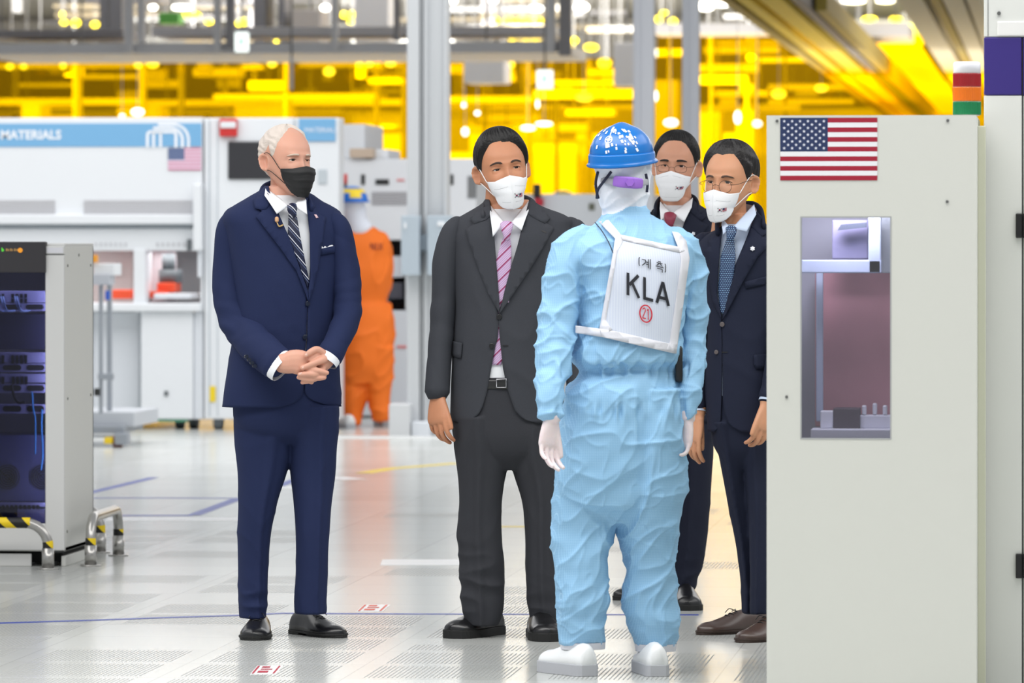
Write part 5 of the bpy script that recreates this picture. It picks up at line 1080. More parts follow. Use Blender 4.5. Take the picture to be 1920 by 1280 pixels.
o = obj('status_label', (lambda c: cyl((c.x, YR-.030, c.z), .0105, .003, 'y', 24))(yp(38, 469, YR-.03)), mat('orange_badge', (244, 158, 40), .5, emit=.3), rk, False); o.location = -rk.location
def rtext(s, cx_, cy_, size, m, f=.031, par=rk, Yb=YR, bold=0.0, align='CENTER', name='printed_lettering'):
    vf = text_vf(s, size, bold, align); c = yp(cx_, cy_, Yb-f); V = [Vector((c.x+x, Yb-f, c.z+y)) for x, y in vf[0]]; o = obj(name, (V, vf[1]), m, par, False)
    if par is not None and par.type == 'EMPTY': o.location = -par.location
    return o
rtext('b', 5, 468, .022, mat('green_print', (90, 220, 60), .5, emit=.6), bold=.0006); 
for k_, w_ in enumerate((3.2, 2.2, 3.0, 1.6, 2.6, 3.0)): rbox('amber_mark', yp(11+k_*3.9, 470, YR-.031).x, yp(11+k_*3.9+w_, 470, YR-.031).x, YR-.0315, YR-.030, yp(20, 470.5, YR-.031).z, yp(20, 465.8+(k_ % 2), YR-.031).z, mat('amber_print', (190, 150, 90), .5), 0)
rbox('name_plate', yp(88, 470, YR-.016).x, yp(118, 470, YR-.016).x, YR-.016, YR-.013, yp(100, 474, YR).z, yp(100, 464, YR).z, mat('plate_white', (226, 226, 232), .5), 0)
for (px_, py_) in ((125, 498), (169, 497), (125, 747), (169, 740), (146, 478), (124, 996)):
    k = (px_-121)/53.0; yy = YR+.02+k*(DR-.03); c = yp(px_, py_, yy); o = obj('screw', cyl((xr+.0, yy, c.z), .006, .003, 'x', 12), SCREW, rk, False); o.location = -rk.location
zk0 = .0; zk1 = zb-.01
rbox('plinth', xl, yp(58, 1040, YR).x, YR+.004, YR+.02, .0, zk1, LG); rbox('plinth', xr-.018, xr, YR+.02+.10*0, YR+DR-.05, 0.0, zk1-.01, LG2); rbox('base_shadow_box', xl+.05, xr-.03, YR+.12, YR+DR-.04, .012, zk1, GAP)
o = obj('levelling_foot', join([cyl((xr-.07, YR+.06, 0), .028, .02), cyl((xr-.07, YR+.06, .02), .010, .07)]), GAP, rk, False); o.location = -rk.location
o = obj('levelling_foot', join([cyl((xl+.07, YR+.06, 0), .028, .02), cyl((xl+.07, YR+.06, .02), .010, .07)]), GAP, rk, False); o.location = -rk.location
# low steel barriers
HAZ = mat('hazard_tape', (24, 24, 24), .45); nt, nd, ln, b = nodes_of(HAZ); o_ = objxyz(nt); tt = mth(nt, 'ADD', mth(nt, 'MULTIPLY', o_[0], 9.0), mth(nt, 'MULTIPLY', o_[2], 9.0)); ln.new(mixcol(nt, mth(nt, 'LESS_THAN', mth(nt, 'FRACT', tt), .42), rgb(22, 22, 22), rgb(248, 214, 20)), b.inputs['Base Color'])
def barrier(pa, pb_, hgt, label, bands, r=.022):
    A, B = gp(*pa), gp(*pb_); rt = empty('steel_barrier', A, 0, label, 'barrier', None); d = (B-A); L = d.length; u = d.normalized(); rb_ = .10
    pts = [(0, .06), (0, hgt-rb_)]+[(rb_*(1-math.cos(t)), hgt-rb_+rb_*math.sin(t)) for t in np.linspace(.2, PI/2-.01, 6)]+[(L-rb_+rb_*math.sin(t), hgt-rb_+rb_*math.cos(t)) for t in np.linspace(.01, PI/2-.2, 6)]+[(L, hgt-rb_), (L, .06)]
    up = (u.y, -u.x, 0.01)
    P3 = [tuple(u*s_+Vector((0, 0, z_)))+(r,) for s_, z_ in pts]; obj('rail', tube(P3, flat=True, seg=20, up=up), STEEL, rt)
    for s_ in (0, L): q = u*s_; obj('foot_plate', join([cyl((q.x, q.y, 0), .045, .006), cyl((q.x, q.y, .006), .026, .085)]), STEEL, rt)
    for (s0, s1) in bands:
        # band along the rail between path fractions
        n = len(P3); C = catmull([p[:3] for p in P3], 6); k0, k1 = int(s0*len(C)), int(s1*len(C)); obj('warning_tape', tube([(*c, r+.0012) for c in C[k0:k1+1]], flat=True, seg=20, cap=False, up=up), HAZ, rt)
    return rt
barrier((90, 1067), (-150, 1067), .20, 'low steel barrier tube in front of the server rack door', [(.03, .14), (.46, .54)])
barrier((170, 1061), (222, 1041.5), .21, 'low steel barrier hoop standing at the right corner of the server rack', [(.02, .10), (.90, .98)])
barrier((188, 1036), (80, 1035), .21, 'low steel barrier hoop behind the server rack, only its right leg showing', [(.03, .12)])
# ------------------------------------------------------------------ cabinet with the flag on the right
YC = at(1633, 600, 16.5).y; CABM = mat('cabinet_cream', (214, 215, 208), .5, bump=.04, bscale=300); fc = root_at('equipment_cabinet', 1633, YC, 'off-white equipment cabinet with a flag sticker and a tall window', 'cabinet')
loc = lambda o: (setattr(o, 'location', -fc.location), o)[1]
def hole_panel(name, X, Z, Y0_, Y1_, m, par):
    parts = [box(X[0], X[1], Y0_, Y1_, Z[0], Z[3]), box(X[2], X[3], Y0_, Y1_, Z[0], Z[3]), box(X[1], X[2], Y0_, Y1_, Z[0], Z[1]), box(X[1], X[2], Y0_, Y1_, Z[2], Z[3])]; return obj(name, join(parts), m, par, False)
cx0, cx1, zt = yp(1437.5, 217, YC).x, yp(1830, 217, YC).x, yp(1633, 216, YC).z; wx0, wx1, wz0, wz1 = yp(1503, 600, YC).x, yp(1669, 600, YC).x, yp(1580, 821, YC).z, yp(1580, 408, YC).z
CD = .85
loc(hole_panel('front_panel', (cx0, wx0, wx1, cx1), (.06, wz0, wz1, zt), YC, YC+.004, CABM, fc))
for nm, b_ in (('side_panel', (cx0, cx0+.003, YC+.004, YC+CD, .06, zt)), ('side_panel', (cx1-.003, cx1, YC+.004, YC+CD, .06, zt)), ('back_panel', (cx0+.003, cx1-.003, YC+CD-.003, YC+CD, .06, zt)), ('top_panel', (cx0+.003, cx1-.003, YC+.004, YC+CD-.003, zt-.003, zt)), ('bottom_panel', (cx0, cx1, YC, YC+CD, .04, .06))): loc(bbox(nm, b_, CABM, fc, 0))
loc(obj('foot', join([cyl((x_, y_, 0), .03, .04) for x_ in (cx0+.05, cx1-.05) for y_ in (YC+.08, YC+CD-.08)]), GAP, fc, False))
loc(obj('window_trim', join([box(wx0-.004, wx0, YC-.001, YC+.02, wz0-.004, wz1+.004), box(wx1, wx1+.004, YC-.001, YC+.02, wz0-.004, wz1+.004), box(wx0, wx1, YC-.001, YC+.02, wz1, wz1+.004), box(wx0, wx1, YC-.001, YC+.02, wz0-.004, wz0)]), mat('rubber_trim', (170, 172, 172), .6), fc, False))
WG = mat('acrylic_pane', (210, 212, 226), .05); nt, nd, ln, b = nodes_of(WG)
tr = nd.new('ShaderNodeBsdfTransparent'); tr.inputs[0].default_value = (.86, .86, .93, 1); gl = nd.new('ShaderNodeBsdfGlossy'); gl.inputs['Roughness'].default_value = .12; mx = nd.new('ShaderNodeMixShader'); mx.inputs[0].default_value = .10; ln.new(tr.outputs[0], mx.inputs[1]); ln.new(gl.outputs[0], mx.inputs[2]); ln.new(mx.outputs[0], nd['Material Output'].inputs[0])
loc(obj('window_pane', box(wx0, wx1, YC+.006, YC+.010, wz0, wz1), WG, fc, False))
INN = mat('inner_lilac_panel', (186, 186, 202), .5); PINK = mat('pink_film', (196, 138, 150), .6, var=.25, vscale=5); BLG = mat('blue_grey_bar', (170, 180, 206), .5); DKR = mat('dark_block', (66, 50, 66), .6)
def inn(name, x0, y0, x1, y1, f, dep, m): a_, b_ = yp(x0, y0, YC+f), yp(x1, y1, YC+f); return loc(bbox(name, (a_.x, b_.x, YC+f, YC+f+dep, b_.z, a_.z), m, fc, .004))
inn('inner_back', 1440, 225, 1829, 1270, .60, .01, INN); inn('film_sheet', 1528, 505, 1680, 800, .50, .02, PINK); inn('blue_bar', 1530, 500, 1543, 790, .42, .03, BLG); inn('upper_frame', 1500, 487, 1653, 512, .30, .05, BLG); inn('upper_frame', 1628, 400, 1652, 512, .30, .05, BLG); inn('upper_frame', 1645, 395, 1672, 512, .42, .04, mat('grey_bar', (176, 182, 192), .5)); inn('upper_cover', 1560, 412, 1628, 486, .36, .03, mat('lilac_cover', (130, 126, 158), .5))
o = loc(obj('dark_bracket', (lambda V: (V+[v+Vector((0, .05, 0)) for v in V], [(0, 1, 2, 3), (7, 6, 5, 4), (0, 4, 5, 1), (1, 5, 6, 2), (2, 6, 7, 3), (3, 7, 4, 0)]))([yp(1570, 432, YC+.28), yp(1624, 426, YC+.28), yp(1624, 417, YC+.28), yp(1577, 421, YC+.28)]), mat('graphite', (56, 62, 78), .5), fc, False))
inn('dark_block', 1562, 765, 1612, 804, .34, .10, DKR); inn('white_tray', 1520, 804, 1680, 822, .28, .14, mat('tray_white', (222, 222, 234), .4)); inn('white_module', 1612, 778, 1680, 803, .36, .08, mat('module_white', (224, 224, 236), .4)); inn('white_module', 1538, 770, 1562, 803, .34, .08, MATS['module_white']); inn('module_rib', 1616, 760, 1624, 778, .36, .04, MATS['module_white']); inn('module_rib', 1636, 756, 1644, 778, .36, .04, MATS['module_white']); inn('module_rib', 1655, 760, 1663, 778, .36, .04, MATS['module_white'])
l = area('cabinet_fill_light', yp(1590, 380, YC+.22), (math.radians(20), 0, 0), .22, .12, 3); l.parent = fc; l.location = Vector(l.location)-fc.location  # unseen light added inside to brighten the window view
for (px_, py_) in ((1457, 227), (1777, 226), (1776, 378), (1475, 744)): c = yp(px_, py_, YC); loc(obj('screw', cyl((c.x, YC, c.z), .0045, .0035, 'y', 14), SCREW, fc, False))
fl0, fl1 = yp(1463, 221, YC-.0015), yp(1645, 338, YC-.0015)
flag('flag_sticker', lambda u, v, l_=0: Vector((fl0.x+(fl1.x-fl0.x)*u-fc.location.x, YC-.0015-l_*.0006-fc.location.y, fl0.z+(fl1.z-fl0.z)*v)), [FR, FW, FB, FS], fc, aspect=182/117, star_r=.0185)
# signal tower on the cabinet
c = yp(1813, 216, YC+.10); sg = empty('signal_tower', (c.x, YC+.10, zt), 0, 'red, amber and green signal tower lamp on top of the flag cabinet', 'signal light')
zpx = lambda py: yp(1813, py, YC+.10).z-zt; rs = (yp(1839, 200, YC+.1).x-yp(1787, 200, YC+.1).x)/2
for nm, y0, y1, cm in (('cap', 116, 137, ((232, 232, 238), 0)), ('red_lens', 137.3, 163, ((150, 22, 28), 1)), ('amber_lens', 163.3, 190, ((220, 110, 12), 1)), ('green_lens', 190.3, 215.5, ((14, 118, 70), 1))):
    m_ = mat('signal_'+nm, cm[0], .2, spec=.6); V, F = [], []; N = 96; z0, z1 = zpx(y1), zpx(y0)
    for z_ in ((z0, z0+.002, z1-.002, z1) if nm != 'cap' else (z0, z1-.010, z1-.003, z1)):
        k = (.97 if z_ in (z0, z1) else 1.0) if nm != 'cap' else {z0: 1.0, z1-.010: 1.0, z1-.003: .96, z1: .84}.get(z_, 1)
        for j in range(N): r_ = rs*k*(1+(.03*(j % 2) if cm[1] else 0)); V.append((r_*math.cos(2*PI*j/N), r_*math.sin(2*PI*j/N), z_))
    F = [(i*N+j, i*N+(j+1) % N, (i+1)*N+(j+1) % N, (i+1)*N+j) for i in range(3) for j in range(N)]+[tuple(reversed(range(N))), tuple(range(3*N, 4*N))]; obj(nm, (V, F), m_, sg, nm == 'cap')
obj('mount_base', cyl((0, 0, 0), rs*.9, max(.002, zpx(215.5)), 'z', 32), LG, sg, False)
# tall cabinet at the right edge
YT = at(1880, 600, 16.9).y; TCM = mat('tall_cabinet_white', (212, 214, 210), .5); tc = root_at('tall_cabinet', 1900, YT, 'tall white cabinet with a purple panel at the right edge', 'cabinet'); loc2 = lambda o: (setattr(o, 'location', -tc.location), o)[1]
def tb(name, x0, y0, x1, y1, f, dep, m, w=.003): a_, b_ = yp(x0, y0, YT-f), yp(x1, y1, YT-f); return loc2(bbox(name, (a_.x, b_.x, YT-f, YT-f+dep, b_.z, a_.z), m, tc, w))
zt2 = 2.35; a_, b_ = yp(1846, 100, YT), yp(2220, 100, YT)
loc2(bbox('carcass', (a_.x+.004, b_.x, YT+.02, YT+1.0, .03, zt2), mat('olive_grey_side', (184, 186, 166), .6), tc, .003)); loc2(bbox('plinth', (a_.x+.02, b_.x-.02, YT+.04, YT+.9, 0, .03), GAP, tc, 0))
tb('front_door', 1845, 179, 1916, 1420, 0, .02, TCM); tb('front_door', 1919, 179, 2220, 1420, 0, .02, TCM); tb('purple_panel', 1845, 70, 1915.5, 178, .002, .02, mat('purple_sheet', (48, 34, 116), .5)); tb('purple_panel', 1918.5, 70, 2220, 178, .002, .02, MATS['purple_sheet'])
tb('upper_panel', 1845, -120, 2220, 68, .0, .02, TCM); tb('raised_plate', 1870, 40, 2200, 66, .006, .01, LG); tb('panel_seam', 1852, -120, 1853, 68, .001, .002, SCREW, 0); tb('door_gap', 1916.4, 70, 1918.6, 1420, -.004, .02, GAP, 0)
for y0, y1 in ((400, 446), (1038, 1084)): tb('hinge', 1904.5, y0, 1916.5, y1, .012, .014, BLACK); tb('hinge', 1918, y0, 1932, y1, .012, .014, BLACK)
c = yp(1873, 25, YT); loc2(obj('screw', cyl((c.x, YT-.001, c.z), .006, .005, 'y', 14), SCREW, tc, False))
# narrow rail between the two cabinets
YG = YC+.35; a_, b_ = yp(1833, 240, YG), yp(1848, 240, YG); gr = bbox('upright_channel', (a_.x+.0, b_.x, YG, YG+.05, .0, yp(1840, 236, YG).z), mat('channel_sage', (198, 200, 180), .6), None, .002); tag(gr, 'narrow sage metal upright in the gap between the two right cabinets', 'upright')
# ------------------------------------------------------------------ machines in the back
MW = mat('machine_white', (228, 231, 235), .45); MW2 = mat('machine_cool_white', (218, 222, 228), .5); VG = mat('vent_grey', (196, 196, 200), .6); BLU = mat('banner_blue', (118, 174, 216), .5); SHD = mat('seam_and_shade_grey', (188, 196, 202), .6); WPR = mat('white_lettering', (238, 242, 248), .5); CAS = mat('caster_grey', (96, 102, 106), .5)
def machine(name, px, Y, label, cat='machine'): return root_at(name, px, Y, label, cat)
def louvre(par, x0, y0, x1, y1, Y, n=6, m=VG, f=.01):
    a, b = yp(x0, y0, Y-f), yp(x1, y1, Y-f); parts = []
    for i in range(n): z0 = b.z+(a.z-b.z)*i/n; parts.append(box(a.x, b.x, Y-f, Y, z0, z0+(a.z-b.z)/n*.8))
    o = obj('vent_grille', join(parts), m, par, False); o.location = -par.location; return o
def caster(par, px, py, Y, r=.07):
    c = yp(px, py, Y); k = par; rt = obj('caster', join([cyl((c.x-.03, Y, r), r, .06, 'x', 24), box(c.x-.045, c.x+.045, Y-.05, Y+.05, r+.03, .17)]), CAS, par, False); rt.location = -par.location; return rt
YA = 40.6
mA = machine('process_machine', 200, YA, 'long white process machine with a light blue lettered banner across its top')
B = lambda *a, **k: pb(a[0], *a[1:5], YA, a[5], a[6], mA, k.get('w', .01), k.get('f', 0.0))
B('upper_body', -120, 221, 380, 412, 2.0, MW); B('ledge', -120, 402, 362, 420, 2.0, MW, f=.06); B('under_ledge_shade', -120, 420, 362, 428, 1.9, SHD, f=-.05); B('middle_body', -120, 428, 380, 470, 2.0, MW, f=-.02)  # grey strip below the ledge paints its shadow
for x0, x1 in ((-120, 30), (128, 138), (250, 272), (376, 381)): B('window_post', x0, 466, x1, 585, .3, MW, f=.0)
B('sill', -120, 568, 375, 584, .5, MW, f=.05); B('lower_body', 176, 584, 262, 785, 1.8, MW2, f=-.15); B('lower_body', -120, 584, 176, 785, 1.8, MW2, f=-.15); B('lower_door', 264, 584, 362, 786, .06, MW, f=.0); B('lower_side', 363, 584, 381, 786, .5, MW2, f=-.02); B('door_gap', 262.2, 584, 264, 786, .05, SHD, f=-.02)
B('back_recess', 139, 466, 250, 570, .05, mat('recess_rose', (198, 184, 180), .7), f=-.9); B('back_recess', 272, 466, 378, 570, .05, mat('recess_grey', (160, 160, 162), .7), f=-.9); B('back_recess', 30, 466, 128, 570, .05, MATS['recess_rose'], f=-.9)
B('recess_panel', 284, 470, 330, 566, .05, mat('recess_pale', (214, 206, 210), .6), f=-.6); B('recess_slot', 216, 492, 222, 514, .03, CAS, f=-.8)
ORR = mat('orange_red_plastic', (240, 84, 44), .5)
B('red_carrier', 209, 543, 246, 560, .3, ORR, f=-.3); B('red_carrier', 294, 530, 328, 548, .3, ORR, f=-.3); B('red_carrier', 278, 546, 312, 559, .3, ORR, f=-.2); B('white_tray', 288, 550, 358, 560, .5, MW, f=-.1)
o = obj('black_unit', join([(lambda c: cyl((c.x, YA+.45, c.z), .05, .12, 'z', 20))(yp(316, 505, YA+.45)), (lambda c: cyl((c.x, YA+.45, c.z), .09, .10, 'z', 20))(yp(320, 530, YA+.45))]), CAS, mA); o.location = -mA.location
for x_ in (95, 195, 325):
    l = area('recess_fill_light', yp(x_, 474, YA+.4), (0, 0, 0), .3, .3, 1.8); l.parent = mA; l.location = Vector(l.location)-mA.location  # unseen light added in each recess to brighten it
B('base_strip', 248, 786, 352, 791, .3, mat('green_strip', (70, 140, 110), .5), f=.0)
B('banner', -120, 232, 378, 274.5, .006, BLU, w=0, f=.006)
rtext('D MATERIALS', 46, 253.5, .092, WPR, f=.008, par=mA, Yb=YA, bold=.003, name='banner_lettering').location = -mA.location
# logo: nested arched bands
def band(pts, wd, name='banner_logo'):
    V, F = [], []; n = len(pts)
    for i, (x, y) in enumerate(pts):
        x0, y0 = pts[max(i-1, 0)]; x1, y1 = pts[min(i+1, n-1)]; l = math.hypot(x1-x0, y1-y0); nx, ny = -(y1-y0)/l*wd/2, (x1-x0)/l*wd/2; V += [yp(x+nx, y+ny, YA-.009), yp(x-nx, y-ny, YA-.009)]
    return V, [(2*i, 2*i+1, 2*i+3, 2*i+2) for i in range(n-1)]
arc = lambda cx_, cy_, r, a0, a1, n=10: [(cx_+r*math.cos(t), cy_-r*math.sin(t)) for t in np.linspace(a0, a1, n)]
lg = [band([(276.5, 277)]+arc(282.5, 253, 6, PI, PI/2, 5)+[(324, 247)]+arc(324, 253, 6, PI/2, 0, 5)+[(330, 277)], 5.5), band([(288, 277), (288, 248)], 5), band([(301, 277), (301, 248)], 5), band([(287, 240)]+arc(320, 262, 22, PI/2, 0)+[(342, 277)], 5.5), band([(296, 233.5)]+arc(325, 262, 28.5, PI/2, 0)+[(353.5, 277)], 5)]
o = obj('banner_logo', join(lg), WPR, mA, False); o.location = -mA.location
f0, f1 = yp(315, 277, YA-.008), yp(377.5, 319, YA-.008)
flag('flag_sticker', lambda u, v, l_=0: Vector((f0.x+(f1.x-f0.x)*u, YA-.008-l_*.001, f0.z+(f1.z-f0.z)*v))-mA.location, [mat('flag_rose', (206, 120, 150), .6), mat('flag_pale', (226, 214, 230), .6), mat('flag_slate', (66, 86, 132), .6), mat('flag_star_pale', (170, 180, 206), .6)], mA, aspect=1.5)
louvre(mA, -60, 374, 103, 404, YA, 7); louvre(mA, 157, 374, 360, 404, YA, 7)
for k in range(7): B('indicator', 178+k*9.3, 455, 181+k*9.3, 461, .01, VG, w=0, f=-.01)
for k in range(6): B('indicator', 293+k*10, 455, 297+k*10, 461, .01, VG, w=0, f=-.01)
B('latch', 350, 448, 357, 470, .05, CAS, f=.03); B('latch', 308, 733, 315, 742, .03, CAS, w=0, f=.01); B('corner_cover', 362, 345, 377, 470, .3, MW, f=.12); B('corner_cover', 370, 470, 377, 520, .1, MW2, f=.05)
for px_ in (338, 364): caster(mA, px_, 800, YA+.25, .08)
YB = 40.6
mB = machine('wafer_tool', 510, YB, 'white machine with a black screen and red alarm box behind the navy suit')
B = lambda *a, **k: pb(a[0], *a[1:5], YB, a[5], a[6], mB, k.get('w', .01), k.get('f', 0.0))
B('body', 383, 221, 552, 786, .6, MW); B('front_wing', 552.5, 221, 636, 786, .28, MW); B('seam', 391.5, 225, 393, 780, .05, SHD, w=0, f=.01); B('seam', 407, 225, 408.5, 780, .05, SHD, w=0, f=.005); B('seam', 551, 225, 552.5, 780, .05, SHD, w=0, f=.005)
B('screen', 427, 265, 520, 336, .02, mat('screen_black', (52, 52, 56), .3), f=.02); B('sign_plate', 560, 222, 629, 265, .01, BLU, f=.012); B('grey_plate', 596, 317, 613, 345, .01, SHD, f=.01); B('yellow_label', 393, 724, 404, 753, .005, mat('label_yellow', (238, 208, 30), .5), w=0, f=.008)
B('alarm_box', 411, 222, 444, 256, .05, mat('alarm_red', (204, 50, 48), .4), f=.05); B('alarm_label', 413, 228, 442, 240, .01, MW, f=.06)
rtext('MATERIALS', 602, 244, .05, WPR, f=.014, par=mB, Yb=YB, name='sign_lettering').location = -mB.location
for px_ in (410, 470, 600): caster(mB, px_, 800, YB+.1, .08)
YD = 43.5
mC = machine('inspection_machine', 750, YD, 'white machine behind the orange worker and the big grey column')
B = lambda *a, **k: pb(a[0], *a[1:5], YD, a[5], a[6], mC, k.get('w', .01), k.get('f', 0.0))
B('body', 640, 298, 893, 450, 2.0, MW); B('opening', 640, 450, 893, 582, .05, mat('opening_grey', (120, 120, 126), .7), f=-.5); B('lower_body', 640, 582, 893, 780, 2.0, MW2); B('body_flank', 640, 450, 722, 582, .5, MW); B('body_flank', 760, 450, 893, 582, .5, MW)
B('inner_box', 726, 480, 757, 520, .3, MW2, f=-.1); B('inner_box', 728, 530, 755, 560, .3, mat('inner_dark', (80, 80, 90), .6), f=-.1)
B('handle_slot', 677, 327, 684, 346, .02, GAP, w=0, f=.01); B('display_slot', 704, 336, 729, 346, .02, GAP, w=0, f=.01); louvre(mC, 697, 358, 765, 384, YD, 5, mat('vent_mid', (176, 176, 180), .6)); B('handle_slot', 843, 327, 850, 346, .02, GAP, w=0, f=.01); B('small_window', 877, 330, 893, 371, .02, mat('window_grey', (120, 122, 124), .4), w=0, f=.01)
B('red_mark', 744, 336, 758, 339, .01, mat('mark_red', (226, 120, 120), .5), w=0, f=.01); B('red_mark', 744, 648, 762, 652, .01, MATS['mark_red'], w=0, f=.01); B('top_box', 640, 233, 684, 298, 1.2, MW, f=-.3); B('top_box', 684, 280, 728, 298, .8, MW, f=-.1); B('top_box', 655, 278, 700, 296, .2, mat('tan_unit', (200, 180, 160), .6), f=.05)
mE = machine('cabinet_machine', 980, 46.9, 'low white machine seen between the grey suit and the light blue worker'); B = lambda *a, **k: pb(a[0], *a[1:5], 46.9, a[5], a[6], mE, k.get('w', .01), k.get('f', 0.0))
B('body', 893, 364, 1210, 760, 2.0, MW); B('dark_port', 1104, 381, 1115, 394, .02, mat('olive_port', (110, 112, 96), .6), w=0, f=.01); B('raised_unit', 893, 300, 918, 364, 1.0, MW, f=-.2); B('monitor', 1000, 345, 1012, 371, .1, GAP, f=.1); B('red_unit', 1002, 371, 1018, 386, .1, mat('unit_red', (196, 40, 60), .5), f=.12); B('side_label', 900, 352, 906, 366, .02, mat('label_pale_yellow', (230, 210, 90), .5), w=0, f=.01)
# small beacon beside the blue helmet
c = gp(647, 802); r_ = root_at('beacon_stand', 647, 42.9, 'small red beacon lamp on a thin white post behind the orange worker', 'signal light')
for nm, y0, y1, x0, x1, m_ in (('post', 352, 780, 644.5, 649.5, MW), ('dark_ring', 345, 352, 643, 651, GAP), ('red_lens', 326, 345, 642.5, 651.5, mat('beacon_red', (206, 50, 44), .3))):
    a, b2 = yp(x0, y0, 42.9), yp(x1, y1, 42.9); o = obj(nm, cyl(((a.x+b2.x)/2, 42.9, b2.z if nm != 'post' else 0), (b2.x-a.x)/2, (a.z-b2.z) if nm != 'post' else a.z, 'z', 20), m_, r_); o.location = -r_.location
# ------------------------------------------------------------------ columns
COLM = mat('column_grey_paint', (198, 201, 204), .5); COLM2 = mat('column_white_paint', (216, 218, 224), .5)
def column(x0, x1, ypx, ztop, label, ribs=(), m=COLM, depth=.30, Y=None):
    Yc = gp(x0, ypx).y if Y is None else Y; a, b2 = yp(x0, 500, Yc), yp(x1, 500, Yc); parts = [box(a.x, b2.x, Yc, Yc+depth, 0, ztop)]
    for (r0, r1, f) in ribs: p, q = yp(r0, 500, Yc-f), yp(r1, 500, Yc-f); parts.append(box(p.x, q.x, Yc-f, Yc, 0, ztop))
    o = st(obj('column', join(parts), m, None, False)); bev(o, .006); return o, Yc
cl, YK = column(764, 836, 817, 6.9, '', ribs=((763, 786, .05), (789, 792, .03), (795, 800, .05), (832, 837, .03)))
st(obj('column', join([box(yp(1187, 500, 46.5).x, yp(1225, 500, 46.5).x, 46.5, 46.68, 0, 6.9), box(yp(1193, 500, 46.5).x, yp(1199, 500, 46.5).x, 46.47, 46.5, 0, 6.9)]), COLM2, None, False))
st(obj('column', join([box(yp(1279, 500, 49.0).x, yp(1310, 500, 49.0).x, 49.0, 49.17, 0, 6.9), box(yp(1285, 500, 49.0).x, yp(1290, 500, 49.0).x, 48.97, 49.0, 0, 6.9)]), COLM2, None, False))
BG = mat('blue_grey_paint', (176, 188, 198), .5)
j = root_at('junction_box', 800, YK, 'blue-grey electrical box mounted on the big grey column', 'electrical box')
o = pb('housing', 752, 404, 786, 516, YK, .14, BG, j, .006, .20); o = pb('housing', 801, 404, 846, 516, YK, .14, BG, j, .006, .19); pb('bracket', 765, 440, 842, 470, YK, .08, BG, j, .003, .075); pb('clasp', 820, 415, 834, 424, YK, .02, MW, j, .002, .20); pb('clasp', 757, 418, 762, 428, YK, .02, MW, j, .002, .21)
j = pb('column_base_box', 771, 790, 805, 820, YK, .14, MW2, None, .01, .16); tag(j, 'small white box at the foot of the big grey column', 'box')
j = pb('floor_cabinet', 729, 757, 768, 820, YK-.2, .3, mat('plinth_grey', (206, 208, 210), .5), None, .01, .0); tag(j, 'low pale grey cabinet left of the foot of the big column', 'cabinet')
a_ = yp(700, 824, 39.2); kb = bbox('trim_1', (yp(560, 500, 39.0).x, yp(900, 500, 39.0).x, 39.0, 39.1, 0, .012), mat('floor_trim_white', (236, 238, 238), .4), None, 0); st(kb)
# ------------------------------------------------------------------ grey equipment cart on the left
YQ = gp(215, 838).y; q = root_at('equipment_cart', 210, YQ, 'grey equipment cart with twin posts behind the server rack', 'cart')
GP_ = mat('post_grey', (150, 156, 164), .4); B = lambda *a, **k: pb(a[0], *a[1:5], YQ, a[5], a[6], q, k.get('w', .005), k.get('f', 0.0))
B('post', 185, 525, 191, 775, .06, GP_); B('post', 200, 525, 208, 775, .06, GP_, f=-.3); B('base_frame', 120, 772, 252, 800, 1.0, mat('cart_base_grey', (196, 200, 206), .5), f=-.1); B('base_step', 120, 798, 232, 812, .8, GP_, f=.0); B('head_unit', 176, 494, 214, 516, .3, MW); B('head_unit', 172, 514, 206, 534, .2, mat('head_grey', (186, 190, 198), .5), f=.02); B('blue_unit', 197, 545, 204, 562, .06, mat('unit_blue', (50, 90, 190), .5), f=.05); B('orange_unit', 172, 478, 182, 492, .05, mat('unit_orange', (236, 160, 50), .5), f=.05); B('bracket', 183, 700, 212, 712, .05, GP_, f=.02); B('black_unit', 176, 728, 186, 742, .05, GAP, f=.04)
B('outrigger', 120, 815, 215, 820, .08, GP_, f=.05); B('caster_housing', 214, 812, 238, 834, .15, GP_, f=.1); B('yellow_stop', 195, 820, 210, 832, .08, mat('stop_yellow', (234, 200, 30), .5), f=.12)
c = yp(218, 833, YQ-.1); o = obj('caster', cyl((c.x-.03, YQ-.04, .04), .04, .06, 'x', 20), mat('caster_red', (130, 40, 36), .5), q); o.location = -q.location
# ------------------------------------------------------------------ overhead frames and ducts
OW = mat('overhead_white', (212, 212, 216), .5); OG = mat('overhead_grey', (150, 148, 152), .6); OD = mat('duct_dark_grey', (112, 112, 118), .6)
AUTO = []
RODM = mat('rod_grey', (128, 128, 130), .5)
def rods(o, xs, y, zt, r=.011):
    obj('hanger_rod', join([cyl((x, y, zt-.01), r, 6.9-zt+.01, 'z', 8) for x in xs]), RODM, o, False).location = -o.location
def over(name, x0, y0, x1, y1, Y, dep, m, label, cat, group=None, w=.01):
    o = pb(name, x0, y0, x1, y1, Y, dep, m, None, w); a, b = yp(x0, y0, Y), yp(x1, y1, Y)
    if b.z > .1 and a.z < 6.85 and name != 'upright_post': rods(o, [a.x+.15*(b.x-a.x), b.x-.15*(b.x-a.x)] if b.x-a.x > .5 else [(a.x+b.x)/2], Y+dep/2, a.z)
    if group: AUTO.append((o, (x0+x1)/2, (y0+y1)/2, label))
    return tag(o, label, cat, group)
over('transport_rail', -60, 82, 1052, 98, 60, 3.2, OW, 'long white overhead transport beam crossing above the machines', 'overhead beam'); over('transport_rail', 285, 51, 1042, 66, 62, 1.2, OW, 'upper white overhead beam parallel above the long one', 'overhead beam'); over('transport_rail', -60, 56, 230, 70, 62, 1.2, OG, 'short grey overhead beam at the upper left', 'overhead beam')
